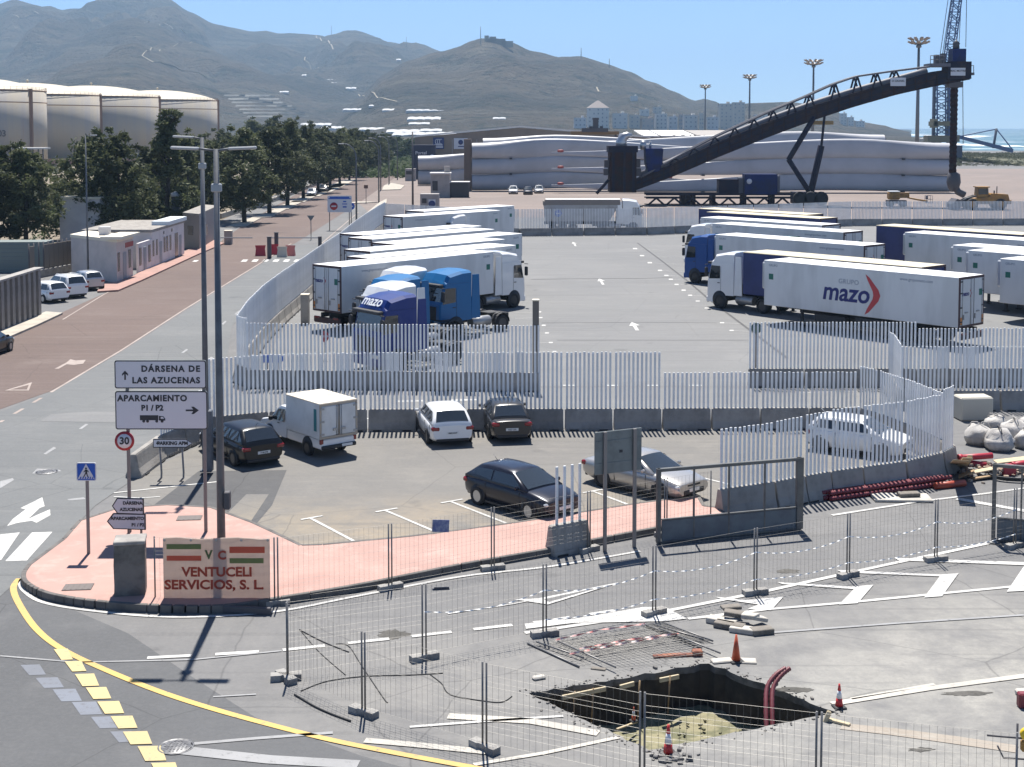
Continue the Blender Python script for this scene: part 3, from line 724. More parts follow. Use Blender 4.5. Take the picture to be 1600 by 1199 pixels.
# ------------------------------------------------------------------ trees
def leaf_mat(name, a, b_, c_):
    m, t, bs = _nodes(name)
    g = t.nodes.new('ShaderNodeTexCoord'); oi = t.nodes.new('ShaderNodeObjectInfo')
    f = noise_ramp(t, g.outputs['Object'], .9, .35, .65, 3)
    c = mixc(t, f, a, b_); f2 = noise_ramp(t, g.outputs['Object'], 3.5, .55, .75, 2); c = mixc(t, mul(t, f2, .7), c, c_)
    hv = t.nodes.new('ShaderNodeHueSaturation'); t.links.new(c, hv.inputs['Color'])
    mr = t.nodes.new('ShaderNodeMapRange'); mr.inputs[3].default_value = .75; mr.inputs[4].default_value = 1.3; t.links.new(oi.outputs['Random'], mr.inputs[0]); t.links.new(mr.outputs[0], hv.inputs['Value'])
    t.links.new(hv.outputs[0], bs.inputs['Base Color']); bs.inputs['Roughness'].default_value = .7; bs.inputs['Specular IOR Level'].default_value = .25
    tl = t.nodes.new('ShaderNodeBsdfTranslucent'); t.links.new(hv.outputs[0], tl.inputs['Color']); mx = t.nodes.new('ShaderNodeMixShader'); mx.inputs[0].default_value = .35
    t.links.new(bs.outputs[0], mx.inputs[1]); t.links.new(tl.outputs[0], mx.inputs[2]); t.links.new(mx.outputs[0], t.nodes['Material Output'].inputs['Surface'])
    return m
M_leaf = leaf_mat('dark_foliage', (.098, .110, .050), (.054, .066, .034), (.155, .152, .075))
M_leafo = leaf_mat('olive_foliage', (.085, .090, .045), (.050, .060, .030), (.15, .145, .08))
M_leafg = leaf_mat('green_foliage', (.060, .085, .030), (.040, .060, .024), (.10, .125, .05))
M_bark = mat('bark', (.055, .042, .034), .95, col2=(.03, .024, .02), vscale=3)
def crown_mesh(name, m, seed, H, Wd, z0, clumps, per, leaf, shape='tree'):
    rnd = random.Random(seed); vs = []; fs = []
    cs = []
    for i in range(clumps):
        t = rnd.random() ** .8; z = z0 + (H - z0) * t
        if shape == 'tree': rad = Wd / 2 * (math.sin(math.pi * min(1, (t * .86 + .12))) ** .7)
        elif shape == 'pine': rad = Wd / 2 * (1.02 - t) ** .75
        else: rad = Wd / 2 * math.sqrt(max(0, 1 - t * t)) 
        a = rnd.uniform(0, 2 * math.pi); lob = 1 + .34 * noise.noise((math.cos(a) * 1.4 + seed, math.sin(a) * 1.4, z * .35)); r_ = rad * math.sqrt(rnd.uniform(.10, 1)) * rnd.uniform(.75, 1.2) * lob
        cs.append((r_ * math.cos(a), r_ * math.sin(a), z, rnd.uniform(.5, 1.25) * Wd * (.115 if shape != 'pine' else .09)))
    if shape != 'dome':
        for k in range(7): a = rnd.uniform(0, 6.28); r_ = rnd.uniform(0, Wd * .24); cs.append((r_ * math.cos(a), r_ * math.sin(a), H * rnd.uniform(.96, 1.10), Wd * .07))
    for (cx, cy, cz, cr) in cs:
        for k in range(per):
            d = Vector((rnd.gauss(0, 1), rnd.gauss(0, 1), rnd.gauss(0, .75))); d = d.normalized() * cr * rnd.uniform(.25, 1.05)
            p = Vector((cx, cy, cz)) + d; s_ = leaf * rnd.uniform(.6, 1.5)
            a = Vector((rnd.gauss(0, 1), rnd.gauss(0, 1), rnd.gauss(0, .8))).normalized(); b_ = a.orthogonal().normalized(); q = rnd.uniform(0, 6.28)
            b_ = Matrix.Rotation(q, 3, a) @ b_; o = len(vs)
            vs += [p - a * s_, p + b_ * s_ * .42, p + a * s_, p - b_ * s_ * .42]; fs.append((o, o + 1, o + 2, o + 3))
    me = bpy.data.meshes.new(name); me.from_pydata([tuple(v) for v in vs], [], fs); me.materials.append(m); me.update(); return me, cs
def trunk_mesh(seed, H, r, cs, z0):
    rnd = random.Random(seed); b = MB()
    pts = [(0, 0, 0), (rnd.uniform(-.1, .1), rnd.uniform(-.1, .1), H * .3), (rnd.uniform(-.25, .25), rnd.uniform(-.25, .25), H * .6), (rnd.uniform(-.2, .2), rnd.uniform(-.2, .2), H * .93)]
    b.path(pts, r, 8, radii=[r * 1.25, r * .9, r * .6, r * .15])
    for c_ in rnd.sample(cs, min(9, len(cs))):
        zb = max(z0 * .8, c_[2] - 1.6); b.path([(0, 0, zb), (c_[0] * .5, c_[1] * .5, (zb + c_[2]) / 2 + .15), (c_[0], c_[1], c_[2])], .1, 5, radii=[r * .45, r * .3, r * .1])
    return b.mesh('trunk', M_bark)
TREES = {}
def tree_kind(key, m, seed, H, Wd, z0, clumps, per, leaf, shape='tree'):
    me, cs = crown_mesh('crown', m, seed, H, Wd, z0, clumps, per, leaf, shape); TREES[key] = (me, trunk_mesh(seed, H, H * .016 + .04, cs, z0), H)
for i in range(4): tree_kind('dark%d' % i, M_leaf, 20 + i, 10, 6.6, 1.9, 130, 60, .21)
for i in range(2): tree_kind('pine%d' % i, M_leaf, 40 + i, 12, 6.4, 1.5, 130, 60, .21, 'pine')
for i in range(2): tree_kind('olive%d' % i, M_leafo, 50 + i, 6, 7, .4, 80, 60, .19, 'dome')
for i in range(2): tree_kind('green%d' % i, M_leafg, 60 + i, 5, 6, .3, 70, 55, .19, 'dome')
def tree(kind, loc, H, label, group, rz=None, wide=1.0, name='broadleaf_tree', cat='tree'):
    cr, tr, H0 = TREES[kind]; H = H * .93; s_ = H / H0
    th = thing(name, label, cat, loc, random.uniform(0, 6.28) if rz is None else rz, group); th.scale = (s_ * wide, s_ * wide, s_)
    obj('trunk', tr, th); obj('crown', cr, th); return th
# row on the far side of the red road, with bases read off the photograph
row = [(382, 349, 203), (421, 335, 198), (449, 322, 194), (474, 311, 200), (497, 302, 203), (516, 295, 204), (531, 288, 203), (546, 282, 205), (559, 277, 207), (570, 273, 208), (580, 269, 210), (590, 265, 212), (597, 262, 214)]
for i, (x, y, yt) in enumerate(row):
    b_ = G(x, y); H = HT(x, y, yt)
    tree('dark%d' % (i % 4), (b_.x, b_.y, 0), H, 'dark tree, %s from near end of the row along the red road' % nth(i), 'trees in a row along the red road', wide=1.15)
back = [(395, 262, 186, 'dark1', 1.25), (425, 262, 183, 'dark2', 1.2), (455, 262, 186, 'dark0', 1.1), (487, 258, 189, 'pine0', .9), (505, 258, 200, 'dark3', 1.3), (575, 252, 204, 'dark2', 1.3), (605, 250, 208, 'dark1', 1.5), (350, 290, 205, 'dark3', 1.3), (310, 300, 212, 'dark2', 1.4), (620, 248, 214, 'green0', 1.6), (645, 250, 216, 'green1', 1.8)]
for i, (x, y, yt, k, w) in enumerate(back):
    b_ = G(x, y); tree(k, (b_.x, b_.y, 0), HT(x, y, yt), ['tall dark tree behind the roadside row', 'lighter green bushy tree at the bend of the road'][k.startswith('green')] + ', %s from the left' % nth(sorted(q[0] for q in back).index(x)), 'trees standing behind the roadside row', wide=w)
near = [(-60, 405, 240, 'dark0', 1.3, 'wide dark tree beyond the left edge above the wall'), (-8, 400, 232, 'dark2', 1.25, 'dark tree cut by the left edge'), (42, 398, 228, 'dark1', 1.1, 'big dark tree second from the left edge, before the tanks'),
        (150, 388, 208, 'dark3', .95, 'dark tree left of the two behind the white hut'), (185, 392, 214, 'dark0', 1.1, 'broad dark tree right behind the white hut roof'), (212, 380, 262, 'dark1', 1.2, 'low dark tree overhanging the long white building'), (262, 372, 172, 'pine0', 1.15, 'tallest pine tree, upright before the rightmost tank'), (292, 360, 205, 'pine1', 1.0, 'slimmer pine just left of the lamp posts'),
        (238, 366, 232, 'dark2', 1.2, 'dark tree left of the tallest pine'), (330, 345, 222, 'dark0', 1.3, 'dark tree right of the lamp posts behind the flat roofed hut')]
for (x, y, yt, k, w, lab) in near:
    b_ = G(x, y); tree(k, (b_.x, b_.y, 0), HT(x, y, yt), lab, 'big dark trees in front of the tanks', wide=w, name='pine_tree' if k.startswith('pine') else 'broadleaf_tree')
bush = [(70, 340, 292, 'olive0', 1.4, 'olive shrub mass left below the tanks'), (105, 345, 282, 'olive1', 1.5, 'olive shrub mass in the middle below the tanks'), (140, 340, 285, 'olive0', 1.2, 'olive shrub right below the second tank'), (115, 375, 310, 'green0', 1.3, 'yellow green bush beside the street lamp left'), (225, 330, 268, 'olive1', 1.2, 'olive bush between the two dark tree groups'), (285, 322, 265, 'olive0', 1.3, 'olive bush behind the lamp posts'), (25, 330, 290, 'green1', 1.4, 'green bush at far left between dark trees')]
for (x, y, yt, k, w, lab) in bush:
    b_ = G(x, y); tree(k, (b_.x, b_.y, 0), HT(x, y, yt), lab, 'bushes on the bank below the tanks', wide=w, name='bush', cat='bush')
# palm silhouette over the row
b_ = G(545, 262); Hp = HT(545, 262, 202); th = thing('palm_tree', 'dark palm with radiating fronds rising over the roadside row', 'palm tree', (b_.x, b_.y, 0))
b = MB(); b.path([(0, 0, 0), (.2, 0, Hp * .5), (0, 0, Hp - 1)], .3, 8); b.build('trunk', M_bark, th)
fb = MB()
for k in range(22):
    a = k * 2.4; up = .9 - .08 * (k % 13); L = 4.6; prev = None
    for s_ in range(6):
        t = s_ / 5; p = Vector((math.cos(a) * L * t * (1 - .15 * t), math.sin(a) * L * t * (1 - .15 * t), Hp - 1 + L * (up * t - .75 * t * t))); q = Vector((-math.sin(a), math.cos(a), -.4)) * .5 * math.sin(math.pi * min(1, t + .12)) 
        if prev: fb.add([prev[0] - prev[1], p - q, p + q, prev[0] + prev[1]], [(0, 1, 2, 3)])
        prev = (p, q)
fb.build('fronds', M_leaf, th)
# far bank vegetation seen as one mass
def scrub(name, xs, Y0, Y1, n_, hmax, m, seed, zf=None):
    rnd = random.Random(seed); vs = []; fs = []
    for i in range(n_):
        Y = rnd.uniform(Y0, Y1); x = rnd.uniform(*xs); X = (x - PX0) / FPX * Y; hh = hmax * rnd.uniform(.4, 1) * (.6 + .4 * noise.noise((X * .05, Y * .05, 1)))
        for k in range(26):
            d = Vector((rnd.gauss(0, 1), rnd.gauss(0, 1), abs(rnd.gauss(0, 1)))).normalized() * rnd.uniform(.5, 1); p = Vector((X + d.x * hh * 1.2, Y + d.y * hh * 1.2, d.z * hh + (zf(Y) if zf else 0)))
            s_ = hh * .22; a = Vector((rnd.gauss(0, 1), rnd.gauss(0, 1), rnd.gauss(0, 1))).normalized(); b_ = a.orthogonal().normalized(); o = len(vs)
            vs += [p - a * s_, p + b_ * s_, p + a * s_, p - b_ * s_]; fs.append((o, o + 1, o + 2, o + 3))
    me = bpy.data.meshes.new(name); me.from_pydata([tuple(v) for v in vs], [], fs); me.materials.append(m); return tag(obj(name, me), kind='stuff')
scrub('coastal_scrub', (1440, 1700), 432, 590, 2600, 1.5, M_leafo, 5, lambda Y: max(0, 2.3 * (1 - abs(Y - 512) / 85)))
scrub('bank_scrub', (-150, 330), 180, 400, 900, 2.4, M_leafo, 6)
scrub('bank_scrub', (520, 700), 330, 640, 600, 4.0, M_leafg, 8)
scrub('plain_trees', (520, 1120), 950, 1450, 900, 5.5, M_leaf, 9)
# earth bank behind the yard on the right and under the tanks
def berm(name, x0, x1, Y, dep, h, m):
    b = MB(); N = 60; rings = []
    for i in range(N + 1):
        x = lerp(x0, x1, i / N); hh = h * (.8 + .3 * noise.noise((x * .03, 2, 1)))
        rings.append([(x, Y - dep / 2, -.2), (x, Y - dep * .25, hh * .75), (x, Y, hh), (x, Y + dep * .25, hh * .8), (x, Y + dep / 2, -.2)])
    b.loft(rings, 0, cap=False, closed=False); return tag(b.build(name, m), kind='structure')
berm('earth_bank', (1480 - PX0) / FPX * 510, 420, 512, 170, 2.6, mat('bank_earth', (.11, .105, .065), 1, col2=(.07, .075, .042), vscale=.08, world=True))
berm('earth_bank', -330, -70, 300, 60, 2.5, M_tan)
# ------------------------------------------------------------------ concrete barriers carrying white slats
M_barr = mat('barrier_concrete', (.34, .32, .29), .92, col2=(.25, .235, .215), vscale=1.4, bmp=.35, bscale=16, vary=.22)
M_slat = mat('slat_white', (.80, .80, .79), .5, col2=(.70, .70, .69), vscale=1.1, vary=.12)
M_foot = mat('rubber_black', (.025, .025, .026), .85)
BH = .86
_bars = {}
def barrier_mesh(L):
    k = round(L, 2)
    if k not in _bars:
        b = MB(); h = L / 2 - .02
        half = [(.30, 0), (.30, .10), (.20, .34), (.115, .80), (.09, BH)]
        prof = [(y, z) for y, z in half] + [(-y, z) for y, z in half[::-1]]
        b.loft([[(x * .985, y * s_, z if z < .8 else z - (0 if s_ == 1 else .03)) for y, z in prof] for x, s_ in ((-h, .94), (-h + .05, 1), (h - .05, 1), (h, .94))], 0, smooth=False)
        _bars[k] = b.mesh('barrier', M_barr)
    return _bars[k]
b = MB(); b.box((0, 0, 0), (.35, .66, .06)); FOOT = b.mesh('footing', M_foot)
_slats = {}
def slat_mesh(h):
    k = round(h, 2)
    if k not in _slats:
        b = MB(); b.bbox((0, 0, h / 2), (.088, .052, h), .012); _slats[k] = b.mesh('slat', M_slat)
    return _slats[k]
def slat_fence(pts, seg, slat_h, what, group, start=0, pitch=.176, z0=None, world=False, stuff=False, total=None, bar=True, skip=()):
    """barrier segments of length ~seg along ground pixels, each a thing with its own slats"""
    P = [G(*p) if not world else Vector(p) for p in pts]; idx = start
    for si, (a, c) in enumerate(zip(P, P[1:])):
        L = (c - a).length; n_ = max(1, round(L / seg)); l = L / n_; h = ledge(a, c)
        sh = slat_h[si] if isinstance(slat_h, (list, tuple)) else slat_h
        for i in range(n_):
            p = a.lerp(c, (i + .5) / n_)
            th = thing('slatted_barrier', what % nth(idx), 'barrier', p, h, group); idx += 1
            if bar: obj('barrier', barrier_mesh(l), th)
            if bar and not stuff:
                for fx in (-l * .3, l * .3): obj('footing', FOOT, th, (fx, -.012, .026))
            if sh <= 0: continue
            ns = max(1, int(l / pitch)); off = (l - ns * pitch) / 2
            if stuff:
                b = MB()
                for q in range(ns): b.box((-l / 2 + off + pitch * (q + .5), 0, BH + sh / 2 - .02), (.088, .05, sh))
                tag(b.build('slats', M_slat, th), kind='stuff')
            else:
                for q in range(ns):
                    dz = random.uniform(-.015, .015)
                    obj('slat', slat_mesh(sh), th, (-l / 2 + off + pitch * (q + .5), 0, BH - .03 + dz), random.uniform(-.03, .03))
            
    return idx
# near fence behind the parked cars (left part rises, right part is lower)
gA = 'slatted barriers behind the parked cars'
wA = 'grey barrier with white slats, %s from left behind parked cars'
k = slat_fence([(208, 748), (250, 716), (318, 686), (420, 676), (575, 672), (1034, 670.5)], 2.05, [0, 1.15, 2.35, 2.35, 2.35], wA, gA)
k = slat_fence([(1034, 670.5), (1340, 669)], 2.05, 1.5, wA, gA, k)
# bay at the right: inner oblique side, curved end, front side
gB = 'slatted barriers around the white car bay'
wB = 'grey barrier with white slats, %s around the white car bay at right'
k = slat_fence([(1340, 669), (1372, 678), (1412, 694), (1455, 714), (1489, 733)], 1.6, 1.75, wB, gB)
k = slat_fence([(1489, 734), (1470, 744.5), (1412, 759), (1345, 768.5), (1295, 776), (1255, 783.5), (1208, 793), (1122, 806)], 1.95, [2.25, 2.1, 2.1, 2.1, 2.05, 2.0, 1.95], wB, gB, k)
# fence along the front of the truck lot
gC = 'slatted barriers along the front of the truck lot'
wC = 'grey barrier with white slats, %s from left along truck lot front'
k = slat_fence([(384, 606), (845, 611)], 2.3, 2.25, wC, gC)
k = slat_fence([(1168, 604), (1432, 604)], 2.3, 2.25, wC, gC, k)
k = slat_fence([(1432, 604), (1640, 603)], 2.3, 1.95, wC, gC, k)
gE = 'slatted barriers along the service road at right'
k = slat_fence([(1404, 640), (1640, 641)], 2.05, 1.95, 'grey barrier with white slats, %s from left beside rubble heap', gE)
k = slat_fence([(1388, 613), (1396, 618), (1406, 638)], 1.2, 2.0, 'short slatted barrier, %s of the little oblique link behind rubble corner', gE)
# fence between road and truck lot, seen at a slant
gD = 'slatted barriers between road and truck lot'
wD = 'pale barrier with tall white slats, %s from near end beside road'
k = slat_fence([(388, 603), (371, 597), (388, 565), (412, 533), (441, 504), (478, 471), (510, 441), (533, 421), (556, 396), (576, 378), (590, 366), (602, 357)], 2.4, 2.4, wD, gD)
# far fence across the end of the truck lot
gF = 'slatted barriers across the far end of the truck lot'
wF = 'far barrier with thin white slats, %s from left across lot end'
k = slat_fence([(600, 357), (700, 364), (812, 369), (1010, 367)], 4.0, 2.2, wF, gF, stuff=True)
slat_fence([(1010, 367), (1330, 353), (1660, 352)], 4.0, 2.2, wF, gF, k, stuff=True)
# short stray piece on the island near the gate
slat_fence([(858, 868), (917, 856)], 1.7, 1.72, 'short lone barrier stub with six white slats (%s) on the pink island', 'lone slatted barrier stub', pitch=.27)

# ------------------------------------------------------------------ pink island
M_pink = None
m, t, bs = _nodes('pink_paving')
P = pos_out(t, True)
c = mixc(t, noise_ramp(t, P, .5, .35, .65, 5), (.41, .255, .215), (.36, .225, .19))
c = mixc(t, mul(t, noise_ramp(t, P, 2.2, .5, .75, 5), .55), c, (.47, .33, .285))
c = mixc(t, mul(t, noise_ramp(t, P, .28, .56, .7, 3), .5), c, (.30, .17, .14))
t.links.new(c, bs.inputs['Base Color']); bs.inputs['Roughness'].default_value = .9; M_pink = m
M_kerb_shade = mat('kerb_stone_shaded', (.13, .12, .11), .9, col2=(.09, .085, .08), vscale=2, world=True)  # island kerb: shade of its face put into the stone colour
M_kerb = mat('kerb_stone', (.34, .32, .29), .9, col2=(.24, .225, .21), vscale=2, world=True)
M_grate = mat('grate_iron', (.12, .10, .09), .7)
front = smooth_px([(46, 893), (37, 908), (44, 922), (78, 938), (150, 950), (250, 957), (350, 957), (440, 944), (560, 924), (720, 892), (860, 867), (940, 850), (1035, 832), (1130, 814)], 5)
backe = [(1128, 803), (1100, 800), (1090, 783), (1000, 795), (905, 810), (800, 827), (640, 848), (505, 861), (470, 862), (425, 840), (395, 826), (330, 802), (262, 798), (185, 803), (125, 823), (100, 852)]
kz = .19
poly_ = [G(*p) for p in front + backe]
b = MB(); b.add([Vector((p.x, p.y, kz)) for p in poly_], tessellate_polygon([poly_])); tag(b.build('pavement_island', M_pink), kind='structure')
kerbs = MB()
n_ = len(poly_); cen = sum(poly_, Vector()) / n_
isl = thing('island_kerb', 'pale kerb running around the pink paved island', 'kerb', (0, 0, 0))
pl = []
for i in range(n_):
    a, c_ = poly_[i], poly_[(i + 1) % n_]; L = (c_ - a).length; m_ = max(1, round(L / 1.0))
    for q in range(m_): pl.append((a.lerp(c_, q / m_), a.lerp(c_, (q + 1) / m_)))
_kb = {}
for a, c_ in pl:
    L = (c_ - a).length; kk = round(L, 1)
    if kk not in _kb: b = MB(); b.bbox((0, 0, .097), (max(.1, kk - .012), .13, .21), .012); _kb[kk] = b.mesh('kerb_stone', M_kerb_shade)
    mid = (a + c_) / 2; obj('kerb_stone', _kb[kk], isl, (mid.x, mid.y, 0), ledge(a, c_))
for (x, y, lab) in ((296, 810, 'flat inspection cover on the pink island beside the sign'), (122, 918, 'small drain cover near the tip of the pink island')):
    p = G(x, y, kz); b = MB(); b.bbox((0, 0, .012), (.75, .5, .02), .008)
    for i in range(5): b.box((-.3 + .15 * i, 0, .024), (.05, .42, .006))
    tag(b.build('drain_cover', M_grate, None, (p.x, p.y, kz), .1), lab, 'drain cover')
# manhole covers in the road
M_iron = mat('cast_iron', (.10, .10, .105), .5, .3, col2=(.2, .2, .2), vscale=9)
for (x, y, r_, lab) in ((275, 1168, .36, 'round iron manhole cover beside the yellow blocks'), (73, 738, .4, 'worn round manhole cover on the grey road at left')):
    p = G(x, y); b = MB(); b.lathe([(.01, .012), (r_ * .82, .012), (r_ * .84, .006), (r_ * .9, .006), (r_ * .92, .014), (r_, .012), (r_, 0)], 28)
    for i in range(-3, 4):
        for j in range(-3, 4):
            if i * i + j * j < 11: b.box((i * r_ * .2, j * r_ * .2, .016), (r_ * .1, r_ * .1, .008))
    tag(b.build('manhole_cover', M_iron, None, (p.x, p.y, .012)), lab, 'manhole cover')

# ------------------------------------------------------------------ temporary mesh fence
M_galv = mat('galvanised_tube', (.15, .15, .15), .5, .6, col2=(.22, .21, .20), vscale=3)
M_wire = mat('fence_wire', (.17, .165, .155), .5, .5)
M_block = mat('fence_foot_concrete', (.30, .29, .27), .95, col2=(.18, .17, .16), vscale=4, bmp=.4)
b = MB(); 
pr = [(-.34, -.11), (-.12, -.11), (-.08, -.075), (.08, -.075), (.12, -.11), (.34, -.11), (.34, .11), (.12, .11), (.08, .075), (-.08, .075), (-.12, .11), (-.34, .11)]
b.extr([(x, y, 0) for x, y in pr], (0, 0, .14)); BLK = b.mesh('fence_foot', M_block)
def mesh_panel(a, c, h, label, group, lean=0.0):
    """one clip together panel: two upright tubes, mesh of wires"""
    L = (c - a).length; th = thing('mesh_fence_panel', label, 'fence panel', (a.x, a.y, a.z), ledge(a, c), group)
    b = MB(); b.tube((.045, 0, .10), (.045, 0, h), .021, n=8); tb = b.mesh('post', M_galv)
    obj('post', tb, th); obj('post', tb, th, (L - .09, 0, 0))
    w = MB(); r_ = .0026
    nv = int((L - .1) / .13)
    for i in range(1, nv): 
        x = .045 + (L - .09) * i / nv; w.tube((x, 0, .16), (x, 0, h - .03), r_, n=3, cap=False)
    for i, z in enumerate([.16 + (h - .19) * j / 7 for j in range(8)]):
        w.tube((.045, .004, z), (L - .045, .004, z), r_ * 1.2, n=3, cap=False)
    for z in (h * .28, h * .52, h * .78):        # the pressed stiffening folds
        w.tube((.045, .022, z), (L - .045, .022, z), r_, n=3, cap=False)
    tag(w.build('wire_mesh', M_wire, th), kind='stuff'); return th
HP = 1.78
def fence_row(pix, what, group, fwhat, hs=HP, first_feet=True, z=0.0):
    P = [G(*p, z) for p in pix]
    for i, (a, c) in enumerate(zip(P, P[1:])):
        mesh_panel(a, c, hs, what % nth(i), group)
    for i, p in enumerate(P):
        if i == 0: d = P[1] - P[0]
        else: d = P[i] - P[i - 1]
        f = obj('fence_foot', BLK, None, (p.x, p.y, z + .0), math.atan2(d.y, d.x) + (.12 if i % 2 else -.2)); tag(f, fwhat % nth(i), 'concrete foot', group + ' feet')
rowA = [(432, 946), (610, 921), (770, 891), (920, 862), (1040, 838), (1112, 824)]
rowB = [(447, 1062), (663, 1031), (851, 994), (1022, 961), (1180, 929), (1325, 902), (1462, 877), (1585, 856), (1700, 836)]
rowC = [(447, 1063), (568, 1117), (757, 1172), (1003, 1226), (1278, 1262), (1590, 1300)]
fence_row(rowA, 'wire mesh panel before the pink island, %s from the banner', 'mesh panels along the pink island', 'concrete foot under island mesh fence, %s from the banner')
fence_row(rowB, 'wire mesh panel of the long middle row, %s from left', 'mesh panels of the long middle row', 'concrete foot of the long middle mesh row, %s from left')
fence_row(rowC[:], 'wire mesh panel of the nearest row, %s from left', 'mesh panels of the nearest row', 'concrete foot of the nearest mesh row, %s from left', hs=1.78)
# ------------------------------------------------------------------ vehicle materials
def paint(name, c, metal=0.0, rough=.28): return mat(name, c, rough, metal, spec=.5 if max(c) > .2 else .35, coat=.6 if max(c) > .2 else .3)
def glass_mat(name, c=(.018, .022, .026)):
    m, t, b = _nodes(name); b.inputs['Base Color'].default_value = rgb(c); b.inputs['Roughness'].default_value = .04
    b.inputs['Specular IOR Level'].default_value = .9; b.inputs['Coat Weight'].default_value = .3; return m
M_glass = glass_mat('window_glass'); M_glass2 = glass_mat('windscreen_glass', (.030, .036, .040))
M_tyre = mat('tyre', (.018, .018, .019), .85); M_rim = mat('alloy_rim', (.42, .42, .42), .35, .8); M_rimd = mat('dark_rim', (.06, .06, .065), .4, .6)
M_plast = mat('black_plastic', (.022, .022, .024), .6); M_chassis = mat('truck_chassis', (.030, .030, .032), .7)
M_redl = mat('tail_lens', (.20, .010, .012), .2, coat=.5); M_headl = mat('head_lens', (.55, .57, .58), .08, .3, coat=.8)
M_orange = mat('orange_marker', (.60, .22, .05), .5); M_plate = mat('plate_white', (.68, .68, .66), .5); M_platet = mat('plate_ink', (.03, .03, .04), .6)
M_steel = mat('bare_steel', (.35, .35, .35), .45, .7)
P_black = paint('paint_black', (.008, .008, .009)); P_white = paint('paint_white', (.74, .74, .73)); P_grey = paint('paint_dark_grey', (.045, .043, .042), .3)
P_navy = paint('paint_midnight', (.014, .015, .024), .3); P_silver = paint('paint_silver', (.42, .40, .37), .55, .3); P_lgrey = paint('paint_light_silver', (.50, .51, .52), .4)
b = MB()
def wheel_meshes(r, w, rimm, key, spokes=10, _c={}):
    if key in _c: return _c[key]
    b = MB(); b.lathe([(r * .62, -w * .5), (r * .93, -w * .5), (r, -w * .36), (r, w * .36), (r * .93, w * .5), (r * .62, w * .5), (r * .60, w * .2), (r * .60, -w * .2)], 28, axis='y'); ty = b.mesh('tyre', M_tyre)
    b = MB(); b.lathe([(r * .66, w * .46), (r * .64, w * .50), (r * .60, w * .44), (r * .58, w * .1), (.01, w * .06)], 28, axis='y')
    for k in range(spokes):
        a = 2 * math.pi * k / spokes; M_ = Matrix.Rotation(a, 4, 'Y')
        b.box((r * .34, w * .36, 0), (r * .54, .03, r * .085), M=M_)
    b.lathe([(r * .14, w * .3), (r * .14, w * .44), (.01, w * .45)], 12, axis='y'); ri = b.mesh('rim', rimm)
    b = MB(); b.lathe([(r * .60, w * .30), (.01, w * .05)], 20, axis='y'); 
    _c[key] = (ty, ri); return _c[key]
def add_wheel(th, x, y, r, w, key, rimm=None, spokes=10, side=None):
    ty, ri = wheel_meshes(r, w, rimm or M_rim, key, spokes)
    s_ = 1 if y > 0 else -1
    o = obj('wheel', ty, th, (x, y, r), 0 if s_ > 0 else math.pi); obj('rim', ri, o); return o

